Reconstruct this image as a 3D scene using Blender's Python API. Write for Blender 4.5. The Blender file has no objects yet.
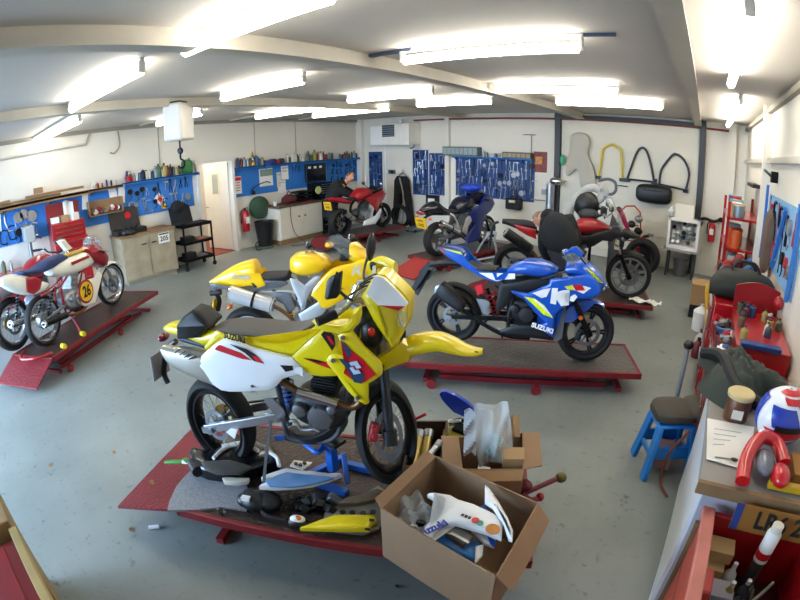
import bpy, bmesh, math, random
from mathutils import Vector, Matrix, Euler
random.seed(7)
SC = bpy.context.scene
COL = SC.collection
PI = math.pi

# ---------------------------------------------------------------- camera model (equidistant wide lens, 481 px per radian)
F_PX, CAM_H = 481.0, 2.2
YAW, PITCH, ROLL = math.radians(36.0), math.radians(-18.3), math.radians(-0.9)
CR = (Matrix.Rotation(YAW, 3, 'Z') @ Matrix.Rotation(PI/2 + PITCH, 3, 'X') @ Matrix.Rotation(ROLL, 3, 'Z'))
CAM = Vector((0, 0, CAM_H))

def ray(px, py):
    u, v = px-400.0, py-300.0
    r = max(math.hypot(u, v), 1e-9); t = r/F_PX
    return CR @ Vector((u/r*math.sin(t), -v/r*math.sin(t), -math.cos(t)))

def on_plane(px, py, p, n):
    d = ray(px, py)
    return CAM + d*((Vector(p)-CAM).dot(n)/d.dot(n))

def atz(px, py, z=0.0):
    return on_plane(px, py, (0, 0, z), Vector((0, 0, 1)))

def Z(x0, y0, s, pts):
    return [(x0+a/s, y0+b/s) for a, b in pts]

# ---------------------------------------------------------------- materials
def lin(c):
    return c/12.92 if c <= 0.04045 else ((c+0.055)/1.055)**2.4

def hexc(h):
    h = h.lstrip('#')
    return tuple(lin(int(h[i:i+2], 16)/255.0) for i in (0, 2, 4))

_M = {}
def mat(name, col, rough=0.5, metal=0.0, var=0.12, scale=6.0, bump=0.0, coat=0.0, emit=0.0, trans=0.0, alpha=1.0):
    if name in _M: return _M[name]
    m = bpy.data.materials.new(name); m.use_nodes = True
    nt = m.node_tree; b = nt.nodes['Principled BSDF']
    c = hexc(col) if isinstance(col, str) else col
    tc = nt.nodes.new('ShaderNodeTexCoord')
    nz = nt.nodes.new('ShaderNodeTexNoise'); nz.inputs['Scale'].default_value = scale
    nz.inputs['Detail'].default_value = 4.0
    nt.links.new(tc.outputs['Object'], nz.inputs['Vector'])
    mx = nt.nodes.new('ShaderNodeMix'); mx.data_type = 'RGBA'
    mx.inputs['A'].default_value = tuple(max(0, x*(1-var)) for x in c)+(1,)
    mx.inputs['B'].default_value = tuple(min(1, x*(1+var)) for x in c)+(1,)
    nt.links.new(nz.outputs['Fac'], mx.inputs['Factor'])
    nt.links.new(mx.outputs['Result'], b.inputs['Base Color'])
    b.inputs['Roughness'].default_value = rough
    b.inputs['Metallic'].default_value = metal
    if coat: b.inputs['Coat Weight'].default_value = coat; b.inputs['Coat Roughness'].default_value = 0.08
    if emit:
        b.inputs['Emission Color'].default_value = c+(1,); b.inputs['Emission Strength'].default_value = emit
    if trans: b.inputs['Transmission Weight'].default_value = trans
    if alpha < 1: b.inputs['Alpha'].default_value = alpha
    if bump:
        bp = nt.nodes.new('ShaderNodeBump'); bp.inputs['Strength'].default_value = bump
        n2 = nt.nodes.new('ShaderNodeTexNoise'); n2.inputs['Scale'].default_value = scale*8
        nt.links.new(tc.outputs['Object'], n2.inputs['Vector'])
        nt.links.new(n2.outputs['Fac'], bp.inputs['Height']); nt.links.new(bp.outputs['Normal'], b.inputs['Normal'])
    _M[name] = m
    return m

# ---------------------------------------------------------------- mesh collector
def catmull(pts, k=5, closed=False):
    P = [Vector(p) for p in pts]; n = len(P)
    if n < 3: return P
    out = []
    rng = range(n) if closed else range(n-1)
    for i in rng:
        if closed: a, b, c, d = P[(i-1) % n], P[i], P[(i+1) % n], P[(i+2) % n]
        else: a, b, c, d = P[max(i-1, 0)], P[i], P[i+1], P[min(i+2, n-1)]
        for j in range(k):
            t = j/k
            out.append(0.5*((2*b)+(c-a)*t+(2*a-5*b+4*c-d)*t*t+(3*b-a-3*c+d)*t**3))
    if not closed: out.append(P[-1])
    return out

class MB:
    def __init__(s, M=None):
        s.v = []; s.f = []; s.M = M
    def add(s, vs, fs):
        o = len(s.v)
        for v in vs:
            v = Vector(v)
            s.v.append(s.M @ v if s.M is not None else v)
        s.f += [tuple(o+i for i in f) for f in fs]
        return s
    def box(s, c, d, R=None, taper=1.0):
        hx, hy, hz = d[0]/2, d[1]/2, d[2]/2
        vs = []
        for z, k in ((-hz, 1.0), (hz, taper)):
            for x, y in ((-hx, -hy), (hx, -hy), (hx, hy), (-hx, hy)):
                v = Vector((x*k, y*k, z))
                if R is not None: v = R @ v
                vs.append(v+Vector(c))
        return s.add(vs, [(0, 3, 2, 1), (4, 5, 6, 7), (0, 1, 5, 4), (1, 2, 6, 5), (2, 3, 7, 6), (3, 0, 4, 7)])
    def bb(s, a, b):   # box from two corners
        return s.box([(a[i]+b[i])/2 for i in range(3)], [abs(b[i]-a[i]) for i in range(3)])
    def bar(s, p, q, w, h=None, up=(0, 0, 1)):
        p, q = Vector(p), Vector(q); d = q-p; L = d.length
        if L < 1e-6: return s
        h = h or w; x = d/L; u = Vector(up)
        if abs(x.dot(u)) > 0.98: u = Vector((1, 0, 0))
        y = u.cross(x).normalized(); z = x.cross(y)
        R = Matrix((x, y, z)).transposed()
        return s.box((p+q)/2, (L, w, h), R)
    def rings(s, rs, cap=True, closed=False):
        n = len(rs[0]); vs = [p for r in rs for p in r]; fs = []
        m = len(rs)
        for i in range(m if closed else m-1):
            for j in range(n):
                a, b = i*n+j, i*n+(j+1) % n
                i2 = (i+1) % m
                fs.append((a, b, i2*n+(j+1) % n, i2*n+j))
        if cap and not closed:
            fs.append(tuple(reversed(range(n)))); fs.append(tuple((m-1)*n+j for j in range(n)))
        return s.add(vs, fs)
    def cyl(s, p, q, r, r2=None, n=16, cap=True):
        r2 = r if r2 is None else r2
        p, q = Vector(p), Vector(q); x = (q-p).normalized()
        u = Vector((0, 0, 1)) if abs(x.z) < 0.9 else Vector((1, 0, 0))
        a = u.cross(x).normalized(); b = x.cross(a)
        rs = [[c+(a*math.cos(t)+b*math.sin(t))*rr for t in [2*PI*i/n for i in range(n)]] for c, rr in ((p, r), (q, r2))]
        return s.rings(rs, cap)
    def tube(s, pts, r, n=8, k=5, closed=False, smooth=True, rs=None):
        P = catmull(pts, k, closed) if smooth and len(pts) > 2 else [Vector(p) for p in pts]
        m = len(P); out = []; prev = None
        for i, p in enumerate(P):
            if closed: t = P[(i+1) % m]-P[i-1]
            else: t = P[min(i+1, m-1)]-P[max(i-1, 0)]
            if t.length < 1e-9: t = Vector((1, 0, 0))
            t.normalize()
            if prev is None:
                u = Vector((0, 0, 1)) if abs(t.z) < 0.9 else Vector((1, 0, 0))
                a = u.cross(t).normalized()
            else:
                a = (prev-t*prev.dot(t)); a = a.normalized() if a.length > 1e-6 else Vector((1, 0, 0))
            prev = a; b = t.cross(a)
            rr = r if rs is None else rs[0]+(rs[1]-rs[0])*i/(m-1)
            out.append([p+(a*math.cos(q)+b*math.sin(q))*rr for q in [2*PI*j/n for j in range(n)]])
        return s.rings(out, not closed, closed)
    def lathe(s, prof, o=(0, 0, 0), ax='z', n=20, cap=True, sx=1.0):
        o = Vector(o); rs = []
        for r, h in prof:
            ring = []
            for i in range(n):
                t = 2*PI*i/n; a, b = r*math.cos(t), r*math.sin(t)
                v = {'z': (a*sx, b, h), 'y': (a*sx, h, b), 'x': (h, a*sx, b)}[ax]
                ring.append(o+Vector(v))
            if ax == 'y': ring.reverse()
            rs.append(ring)
        return s.rings(rs, cap)
    def torus_prof(s, prof, o=(0, 0, 0), n=36, sx=1.0):   # closed profile (r,h) about the y axis
        m = len(prof); vs = []; fs = []
        for i in range(n):
            t = 2*PI*i/n
            for r, h in prof: vs.append(Vector(o)+Vector((r*math.cos(t)*sx, h, r*math.sin(t))))
        for i in range(n):
            for j in range(m):
                fs.append((i*m+j, i*m+(j+1) % m, ((i+1) % n)*m+(j+1) % m, ((i+1) % n)*m+j))
        return s.add(vs, fs)
    def ell(s, c, r, n=14, m=9, R=None):
        vs = []; fs = []; c = Vector(c)
        if not hasattr(r, '__len__'): r = (r, r, r)
        for i in range(1, m):
            ph = PI*i/m
            for j in range(n):
                t = 2*PI*j/n
                v = Vector((r[0]*math.sin(ph)*math.cos(t), r[1]*math.sin(ph)*math.sin(t), r[2]*math.cos(ph)))
                vs.append(c+(R @ v if R is not None else v))
        tz = Vector((0, 0, r[2]))
        if R is not None: tz = R @ tz
        vs += [c+tz, c-tz]; T = len(vs)-2
        for i in range(m-2):
            for j in range(n):
                fs.append((i*n+j, (i+1)*n+j, (i+1)*n+(j+1) % n, i*n+(j+1) % n))
        for j in range(n):
            fs.append((T, j, (j+1) % n)); fs.append((T+1, (m-2)*n+(j+1) % n, (m-2)*n+j))
        return s.add(vs, fs)
    def loft(s, secs, n=18, e=2.4, k=4, ax='x'):
        """secs: (x, zbottom, ztop, halfwidth[, ycentre]) smoothed along x, superellipse cross-sections"""
        P = [Vector((a[0], a[1], a[2])) for a in secs]; W = [Vector((a[3], a[4] if len(a) > 4 else 0, 0)) for a in secs]
        P = catmull(P, k); W = catmull(W, k); rs = []
        for p, w in zip(P, W):
            zc, hh, hw = (p.y+p.z)/2, max((p.z-p.y)/2, 0.002), max(w.x, 0.002); ring = []
            for i in range(n):
                t = 2*PI*i/n; c_, s_ = math.cos(t), math.sin(t)
                ring.append(Vector((p.x, w.y+hw*math.copysign(abs(c_)**(2/e), c_), zc+hh*math.copysign(abs(s_)**(2/e), s_))))
            rs.append(ring)
        return s.rings(rs)
    def panel(s, pts, y, t=0.01, bulge=0.0, inset=0.012, smooth=False, side=-1, shape=None):
        """filled outline in the local x-z plane at y, thickness t, the outer face pushed out by bulge towards side"""
        if smooth:
            P = [(p.x, p.y) for p in catmull([Vector((a, b, 0)) for a, b in pts], 4, True)]
        else: P = list(pts)
        bm = bmesh.new()
        vs = [bm.verts.new((a, y+side*t/2, b)) for a, b in P]
        f = bm.faces.new(vs)
        lay = [f]
        if bulge:
            for q in (1.0, 1.0, 1.4):
                r = bmesh.ops.inset_individual(bm, faces=[f], thickness=inset*q, depth=0.0, use_even_offset=False)
                for v in f.verts: v.co.y += side*bulge*(0.5 if q == 1.0 else 0.25)
        outer = list(bm.verts)
        r = bmesh.ops.triangulate(bm, faces=[f])
        # back side
        bk = [bm.verts.new((a, y-side*t/2, b)) for a, b in P]
        fb = bm.faces.new(bk)
        m = len(P)
        for i in range(m):
            bm.faces.new((vs[i], vs[(i+1) % m], bk[(i+1) % m], bk[i]))
        bmesh.ops.triangulate(bm, faces=[fb])
        bmesh.ops.recalc_face_normals(bm, faces=bm.faces)
        if shape:
            for v in bm.verts: v.co.y = shape(v.co.x, v.co.z, v.co.y)
        bm.verts.index_update()
        s.add([v.co.copy() for v in bm.verts], [tuple(v.index for v in g.verts) for g in bm.faces])
        bm.free()
        return s
    def grid(s, fn, nu, nv, t=0.0):
        """sheet; fn(u,v) -> point, with thickness t along -normal if t"""
        P = [[Vector(fn(i/nu, j/nv)) for j in range(nv+1)] for i in range(nu+1)]
        vs = [p for r in P for p in r]; w = nv+1
        fs = [(i*w+j, (i+1)*w+j, (i+1)*w+j+1, i*w+j+1) for i in range(nu) for j in range(nv)]
        if t:
            N = []
            for i in range(nu+1):
                for j in range(nv+1):
                    a = P[min(i+1, nu)][j]-P[max(i-1, 0)][j]; b = P[i][min(j+1, nv)]-P[i][max(j-1, 0)]
                    q = a.cross(b); N.append(q.normalized() if q.length > 1e-9 else Vector((0, 0, 1)))
            o = len(vs)
            vs = vs+[v-n*t for v, n in zip(vs, N)]
            fs += [tuple(o+i for i in reversed(f)) for f in fs[:nu*nv]]
            edge = [i*w for i in range(nu+1)]+[nu*w+j for j in range(1, nv+1)]+[i*w+nv for i in range(nu-1, -1, -1)]+[j for j in range(nv-1, 0, -1)]
            for a, b in zip(edge, edge[1:]+edge[:1]): fs.append((b, a, o+a, o+b))
        return s.add(vs, fs)
    def build(s, name, m, parent=None, loc=(0, 0, 0), rot=(0, 0, 0), smooth=True, bevel=0.0, angle=38):
        me = bpy.data.meshes.new(name)
        me.from_pydata([tuple(v) for v in s.v], [], s.f); me.validate()
        bm = bmesh.new(); bm.from_mesh(me)
        bmesh.ops.recalc_face_normals(bm, faces=bm.faces); bm.to_mesh(me); bm.free()
        me.materials.append(m)
        ob = bpy.data.objects.new(name, me); COL.objects.link(ob)
        ob.location = loc; ob.rotation_euler = rot
        if parent is not None: ob.parent = parent
        if smooth:
            me.polygons.foreach_set('use_smooth', [True]*len(me.polygons))
            me.set_sharp_from_angle(angle=math.radians(angle))
        if bevel:
            bv = ob.modifiers.new('Bevel', 'BEVEL'); bv.width = bevel; bv.segments = 2; bv.limit_method = 'ANGLE'
        return ob

def tag(o, label=None, cat=None, group=None, kind=None):
    if label: o['label'] = label
    if cat: o['category'] = cat
    if group: o['group'] = group
    if kind: o['kind'] = kind
    return o

def thing(name, label, cat, loc=(0, 0, 0), rz=0.0, group=None, M=None):
    o = bpy.data.objects.new(name, None); COL.objects.link(o)
    o.empty_display_size = 0.1
    if M is not None: o.matrix_world = M
    else: o.location = loc; o.rotation_euler = (0, 0, rz)
    return tag(o, label, cat, group)

def struct(name, mb, m, **k):
    return tag(mb.build(name, m, **k), kind='structure')

def clone(o, parent=None):
    c = o.copy(); COL.objects.link(c)
    if parent is not None: c.parent = parent
    for ch in list(o.children): clone(ch, c)
    return c

def text(s, parent, m, loc, size, rot=(PI/2, 0, 0), name='lettering', ext=0.0015, shear=0.0, ax='CENTER', sx=1.0, bold=0.0):
    cu = bpy.data.curves.new(name, 'FONT'); cu.body = s; cu.size = size; cu.extrude = ext
    cu.align_x = ax; cu.align_y = 'CENTER'; cu.shear = shear; cu.offset = bold; cu.resolution_u = 3
    t = bpy.data.objects.new('tmp', cu); COL.objects.link(t)
    dg = bpy.context.evaluated_depsgraph_get()
    me = bpy.data.meshes.new_from_object(t.evaluated_get(dg))
    bpy.data.objects.remove(t)
    for v in me.vertices: v.co.x *= sx
    me.materials.clear(); me.materials.append(m)
    ob = bpy.data.objects.new(name, me); COL.objects.link(ob)
    ob.location = loc; ob.rotation_euler = rot
    if parent is not None: ob.parent = parent
    return ob

# wall frames: local x runs right along the wall as you face it, y into the wall, z up
BW0 = Vector((-9.2, 10.75, 0)); BW1 = Vector((0.85, 9.9, 0))
BU = (BW1-BW0).normalized(); BN = Vector((BU.y, -BU.x, 0))
BRZ = math.atan2(BU.y, BU.x)
LX, RX, CEIL = -9.2, 0.85, 3.0
def bw(px, py, off=0.0):
    p = on_plane(px, py, BW0+BN*off, BN)
    return ((p-BW0).dot(BU), p.z)
def bpos(s, z=0.0, off=0.0): return BW0+BU*s+BN*off+Vector((0, 0, z))
def lw(px, py, x=LX):
    p = on_plane(px, py, (x, 0, 0), Vector((1, 0, 0))); return (p.y, p.z)

# common materials
BLACK = mat('black_plastic', '#0f1013', 0.45)
BLKM = mat('black_metal', '#131416', 0.35, 0.6)
RUB = mat('tyre_rubber', '#0e0f10', 0.75, bump=0.15)
CHR = mat('chrome', '#c9ccd0', 0.18, 1.0, 0.05)
ALU = mat('aluminium', '#a9adb2', 0.38, 0.9, 0.1)
ALD = mat('engine_alloy', '#7c8087', 0.5, 0.7, 0.2)
STEEL = mat('steel', '#8d9094', 0.35, 0.9)
GOLD = mat('gold_anodised', '#b08a3a', 0.35, 0.8)
WHT = mat('white_plastic', '#eef0f2', 0.35, coat=0.3, var=0.03)
YEL = mat('bike_yellow', '#ecd60a', 0.32, coat=0.5, var=0.04)
YEL2 = mat('sport_yellow', '#f2c208', 0.3, coat=0.6, var=0.04)
REDP = mat('red_paint', '#a30f1a', 0.3, coat=0.5)
REDL = mat('lift_red', '#7a161c', 0.5, var=0.35, scale=9, bump=0.1)
BLUP = mat('bike_blue', '#0a55c2', 0.28, coat=0.6, var=0.06)
DKBL = mat('deep_blue', '#0c102c', 0.25, coat=0.7)
LIME = mat('lime_decal', '#d9ec1b', 0.4)
RDEC = mat('red_decal', '#cc1122', 0.4)
NDEC = mat('navy_decal', '#27415f', 0.4)
BDEC = mat('black_decal', '#101012', 0.4)
WDEC = mat('white_decal', '#f4f6f8', 0.4)
SEAT = mat('seat_vinyl', '#5b5a57', 0.8, bump=0.2)
SEATB = mat('black_seat_vinyl', '#1d1e22', 0.65, bump=0.2)
ORG = mat('orange_lens', '#e06a14', 0.2, coat=0.5)
RLENS = mat('red_lens', '#7d1230', 0.15, coat=0.6)
GLS = mat('clear_glass', '#dfe8ee', 0.05, 0.0, 0.0, trans=0.85)
MIRR = mat('mirror_glass', '#a9bccb', 0.06, 1.0, 0.0)
PLATE = mat('plate_yellow', '#e8b91c', 0.5)
CARD = mat('cardboard', '#94765a', 0.85, var=0.12, bump=0.1)
CARD2 = mat('light_cardboard', '#b08f66', 0.85, var=0.1)
WOOD = mat('worn_wood', '#8a6b49', 0.75, var=0.35, scale=5)
PALEW = mat('pale_board', '#a09379', 0.7, var=0.4, scale=5)
CREAM = mat('cream_panel', '#dcd6c6', 0.6, var=0.06)
STBL = mat('stand_blue', '#1a63c6', 0.4, coat=0.3)
PAPER = mat('paper', '#eceae4', 0.8, var=0.03)
SKIN = mat('skin', '#c08a70', 0.6)
HAIR = mat('grey_hair', '#6b5548', 0.9)
CLOTH = mat('black_cloth', '#16181c', 0.9, bump=0.3)
# ---------------------------------------------------------------- room
def floor_mat():
    m = bpy.data.materials.new('painted_concrete_floor'); m.use_nodes = True
    nt = m.node_tree; b = nt.nodes['Principled BSDF']; N = nt.nodes.new; L = nt.links.new
    tc = N('ShaderNodeTexCoord')
    def noise(sc, det=6, rough=0.6):
        n = N('ShaderNodeTexNoise'); n.inputs['Scale'].default_value = sc; n.inputs['Detail'].default_value = det
        n.inputs['Roughness'].default_value = rough; L(tc.outputs['Object'], n.inputs['Vector']); return n
    def ramp(src, stops):
        r = N('ShaderNodeValToRGB'); e = r.color_ramp.elements
        e[0].position, e[0].color = stops[0][0], stops[0][1]+(1,)
        e[1].position, e[1].color = stops[-1][0], stops[-1][1]+(1,)
        for p, c in stops[1:-1]:
            x = e.new(p); x.color = c+(1,)
        L(src, r.inputs['Fac']); return r
    n1 = noise(0.9); r1 = ramp(n1.outputs['Fac'], [(0.3, hexc('#757c79')), (0.55, hexc('#838a87')), (0.8, hexc('#929895'))])
    n2 = noise(14, 8, 0.7); r2 = ramp(n2.outputs['Fac'], [(0.30, hexc('#5e625f')), (0.42, (1, 1, 1)), (0.9, (1, 1, 1))])
    mx = N('ShaderNodeMix'); mx.data_type = 'RGBA'; mx.blend_type = 'MULTIPLY'; mx.inputs['Factor'].default_value = 0.55
    L(r1.outputs['Color'], mx.inputs['A']); L(r2.outputs['Color'], mx.inputs['B'])
    # scattered dark scuffs
    n3 = noise(3.2, 10, 0.75); r3 = ramp(n3.outputs['Fac'], [(0.33, hexc('#6d6f6c')), (0.38, (1, 1, 1)), (1.0, (1, 1, 1))])
    m2 = N('ShaderNodeMix'); m2.data_type = 'RGBA'; m2.blend_type = 'MULTIPLY'; m2.inputs['Factor'].default_value = 0.6
    L(mx.outputs['Result'], m2.inputs['A']); L(r3.outputs['Color'], m2.inputs['B'])
    L(m2.outputs['Result'], b.inputs['Base Color'])
    rr = N('ShaderNodeMapRange'); rr.inputs['To Min'].default_value = 0.28; rr.inputs['To Max'].default_value = 0.5
    L(n1.outputs['Fac'], rr.inputs['Value']); L(rr.outputs['Result'], b.inputs['Roughness'])
    bp = N('ShaderNodeBump'); bp.inputs['Strength'].default_value = 0.12; L(n2.outputs['Fac'], bp.inputs['Height'])
    L(bp.outputs['Normal'], b.inputs['Normal'])
    return m
FLR = floor_mat()
WALLM = mat('white_wall_paint', '#dedad0', 0.75, var=0.05, scale=2.0, bump=0.06)
CEILM = mat('ceiling_panel', '#c2bfba', 0.8, var=0.05, scale=1.5)
BEAM = mat('beam_paint', '#bdb9ae', 0.6, var=0.1)
PEG = mat('blue_pegboard', '#2873c4', 0.6, var=0.08)
PEGD = mat('dark_blue_board', '#18407c', 0.6, var=0.2)
SHELFB = mat('blue_shelf', '#2b78c4', 0.6)
DOORM = mat('door_white', '#d9d8d2', 0.55, var=0.05)
BRN = mat('corridor_floor', '#8a4535', 0.7)

YB = -2.6   # wall behind the camera
struct('floor', MB().bb((-12.2, YB-0.2, -0.1), (RX+0.2, 11.2, 0.0)), FLR, smooth=False)
struct('ceiling', MB().bb((-12.2, YB-0.2, CEIL), (RX+0.2, 11.2, CEIL+0.12)), CEILM, smooth=False)
D0, D1, DH = 5.36, 6.28, 2.08
w = MB().bb((LX-0.15, YB-0.2, 0), (LX, D0, CEIL)).bb((LX-0.15, D1, 0), (LX, 11.0, CEIL)).bb((LX-0.15, D0, DH), (LX, D1, CEIL))
struct('wall_left', w, WALLM, smooth=False)
# corridor beyond the doorway
w = MB().bb((-11.4, D0-0.9, 0), (LX-0.15, D0-0.8, CEIL)).bb((-11.4, D1+0.6, 0), (LX-0.15, D1+0.7, CEIL)).bb((-11.5, D0-0.9, 0), (-11.4, D1+0.7, CEIL))
struct('wall_far', w, WALLM, smooth=False)
struct('floor_far', MB().bb((-11.4, D0-0.8, 0.0), (LX-0.001, D1+0.6, 0.012)), BRN, smooth=False)
# back wall
wb = MB()
p = [BW0-BU*0.3, BW1+BU*0.3]; q = [x-BN*0.15 for x in p]
vs = [(*x.to_2d(), z) for z in (0, CEIL) for x in (p[0], p[1], q[1], q[0])]
wb.add(vs, [(0, 1, 2, 3), (4, 7, 6, 5), (0, 4, 5, 1), (1, 5, 6, 2), (2, 6, 7, 3), (3, 7, 4, 0)])
struct('wall_back', wb, WALLM, smooth=False)
struct('wall_right', MB().bb((RX, YB-0.2, 0), (RX+0.15, 11.0, CEIL)), WALLM, smooth=False)
# wall behind the viewer with the wide open vehicle door letting daylight in
OX0, OX1, OH = -8.4, -3.2, 2.75
w = MB().bb((-12.2, YB-0.15, 0), (OX0, YB, CEIL)).bb((OX1, YB-0.15, 0), (RX+0.2, YB, CEIL)).bb((OX0, YB-0.15, OH), (OX1, YB, CEIL))
struct('wall_front', w, WALLM, smooth=False)
struct('ground', MB().bb((-30, -30, -0.12), (20, YB-0.2, -0.02)), mat('yard_tarmac', '#6d6d6d', 0.9), smooth=False)

# doorway on the left wall
fr = MB()
for y in (D0, D1): fr.box((LX+0.01, y, DH/2), (0.2, 0.07, DH))
fr.box((LX+0.01, (D0+D1)/2, DH+0.03), (0.2, D1-D0+0.14, 0.07))
struct('trim_1', fr, DOORM, smooth=False)
dr = bpy.data.objects.new('door_1', None); COL.objects.link(dr); dr['kind'] = 'structure'
dr.location = (LX-0.04, D1-0.05, 0.01); dr.rotation_euler = (0, 0, math.radians(-172))
MB().box((0.43, 0, 1.02), (0.86, 0.045, 2.0)).build('door_panel', DOORM, dr, bevel=0.004)
MB().box((0.45, 0.0, 1.55), (0.28, 0.06, 0.55)).build('window_frame', CREAM, dr)
MB().box((0.45, 0.0, 1.55), (0.2, 0.065, 0.46)).build('window_pane', mat('wired_glass', '#9fa9a8', 0.25), dr)
MB().cyl((0.8, -0.06, 1.0), (0.8, 0.06, 1.0), 0.012).bar((0.8, 0.06, 1.0), (0.7, 0.06, 1.0), 0.015).bar((0.8, -0.06, 1.0), (0.7, -0.06, 1.0), 0.015).build('door_handle', STEEL, dr)
MB().box((0.43, 0, 1.02), (0.02, 0.02, 0.02)).build('hinge', STEEL, dr)

# ceiling beams running from the near end to the back wall
def beam(name, x, w, h, y0=YB, y1=10.3):
    b = MB().bb((x-w/2, y0, CEIL-h), (x+w/2, y1, CEIL))
    b.bb((x-w/2-0.04, y0, CEIL-h-0.015), (x+w/2+0.04, y1, CEIL-h+0.015))
    return struct(name, b, BEAM, smooth=False)
beam('trim_2', -2.62, 0.09, 0.11)
beam('trim_3', -0.16, 0.06, 0.10)
beam('trim_4', -5.6, 0.10, 0.10)
for i, yj in enumerate((1.9, 4.1, 6.3, 8.4)):
    struct('trim_%d' % (5+i), MB().bb((LX, yj-0.04, CEIL-0.03), (-5.65, yj+0.04, CEIL)), BEAM, smooth=False)
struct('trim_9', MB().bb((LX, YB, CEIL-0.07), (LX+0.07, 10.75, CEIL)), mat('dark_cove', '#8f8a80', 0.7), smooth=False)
# columns and posts on the back wall
def bwbox(name, s0, s1, z0, z1, d, m, **k):
    e = MB().bb((0, -d, 0), (s1-s0, 0.0, z1-z0))
    return struct(name, e, m, loc=bpos(s0, z0), rot=(0, 0, BRZ), smooth=False, **k)
bwbox('trim_10', 0.02, 0.24, 0, CEIL, 0.12, WALLM)
bwbox('trim_11', 3.10, 3.22, 0, CEIL, 0.10, WALLM)
DARKP = mat('dark_steel_post', '#3a3d42', 0.5, 0.3)
bwbox('trim_12', 6.02, 6.14, 0, CEIL, 0.14, DARKP)
bwbox('trim_13', 9.12, 9.24, 0, CEIL, 0.14, DARKP)
bwbox('trim_14', 9.72, 9.86, 0, CEIL, 0.16, WALLM)
bwbox('trim_15', 6.02, 9.24, CEIL-0.13, CEIL-0.05, 0.16, DARKP)
# closed roller door between the posts: ribbed curtain
rd = MB()
for i in range(19):
    z = 0.02+i*0.15
    rd.bb((0, -0.05, z), (2.96, -0.012, z+0.138)); rd.bb((0, -0.035, z+0.135), (2.96, -0.012, z+0.152))
struct('door_2', rd, mat('roller_door_cream', '#d3cfc2', 0.55, var=0.04), loc=bpos(6.15, 0), rot=(0, 0, BRZ), smooth=False)
# right-hand wall post and rail
struct('trim_16', MB().bb((RX-0.1, 6.3, 0), (RX, 6.42, CEIL)), WALLM, smooth=False)
struct('trim_17', MB().bb((RX-0.05, YB, 2.3), (RX, 9.9, 2.36)), BEAM, smooth=False)
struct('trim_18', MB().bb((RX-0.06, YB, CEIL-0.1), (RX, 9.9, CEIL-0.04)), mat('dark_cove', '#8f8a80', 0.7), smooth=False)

# ---------------------------------------------------------------- fluorescent lights
TUBE = mat('tube_glow', (1.0, 0.93, 0.80), 0.4, emit=15.0, var=0.0)
LHOUS = mat('light_housing', '#e8e6e0', 0.5)
def tube_light(p, q, label, w=0.07, drop=0.0):
    p, q = Vector(p), Vector(q); c = (p+q)/2; d = q-p; L = d.length; rz = math.atan2(d.y, d.x)
    t = thing('fluorescent_light', label, 'ceiling light', (c.x, c.y, CEIL-drop), rz)
    MB().box((0, 0, -0.02), (L+0.08, w*.55, 0.035)).build('light_body', LHOUS, t, bevel=0.006)
    MB().cyl((-L/2, 0, -0.10), (L/2, 0, -0.10), 0.036, n=14).build('glass_tube', TUBE, t)
    for s in (-1, 1): MB().box((s*(L/2+0.02), 0, -0.07), (0.03, 0.05, 0.09)).build('tube_holder', LHOUS, t, bevel=0.004)
    return t
def tl(a, b, label, **k):
    p, q = atz(*a, CEIL-0.09), atz(*b, CEIL-0.09)
    y = (p.y+q.y)/2
    return tube_light((p.x, y, 0), (q.x, y, 0), label, **k)
t0_ = tl((395, 57), (583, 50), 'long fluorescent ceiling light in the middle, largest whole tube, with dark mounting bars')
MB().bb((-1.05, -.02, -.03), (-.62, .02, -.002)).build('mounting_bar', mat('bracket_slate', '#4a5670', .5), t0_)
MB().bb((.62, -.012, -.025), (.95, .012, -.002)).build('mounting_bar', mat('bracket_slate', '#4a5670', .5), t0_)
tl((494, 89), (618, 91), 'fluorescent ceiling light behind the largest middle tube')
tl((557, 102), (662, 107), 'fluorescent ceiling light above the closed roller door')
tl((414, 104), (494, 102), 'short-looking fluorescent ceiling light above the wall heater, nearest the back wall')
tl((225, 98), (300, 80), 'fluorescent ceiling light crossing above the doorway, between the beam and the hoist')
tl((261, 117), (320, 107), 'far fluorescent ceiling light over the white cabinet')
tl((321, 116), (381, 108), 'farthest fluorescent ceiling light in the corner over the red sports bike')
tl((76, 108), (134, 70), 'fluorescent ceiling light left of the hanging hoist box, beside the beam')
tl((186, 50), (330, -5), 'huge near fluorescent ceiling light cut off by the top of the photo')
tl((44, 141), (70, 121), 'small fluorescent ceiling light at the far left over the red tool chest')
tl((346, 100), (434, 93), 'fluorescent ceiling light right of the beam, above the wall heater')
tl((158, 124), (200, 113), 'fluorescent ceiling light half hidden behind the hanging hoist box')
def tly(a, b, x, label):
    p, q = atz(*a, CEIL-0.09), atz(*b, CEIL-0.09)
    return tube_light((x, p.y, 0), (x, q.y, 0), label)
tly((741, 84), (742, 12), 0.22, 'near fluorescent ceiling light running along the right wall')
tly((738, 126), (749, 104), 0.40, 'far fluorescent ceiling light running along the right wall')

# unseen point light added to brighten the passage beyond the doorway
pa_ = bpy.data.lights.new('passage_fill', 'POINT'); pa_.energy = 45; pa_.shadow_soft_size = .12; pa_.color = (1, .93, .82)
pq_ = bpy.data.objects.new('passage_fill', pa_); COL.objects.link(pq_); pq_.location = (-10.4, 5.2, 2.7)
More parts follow.
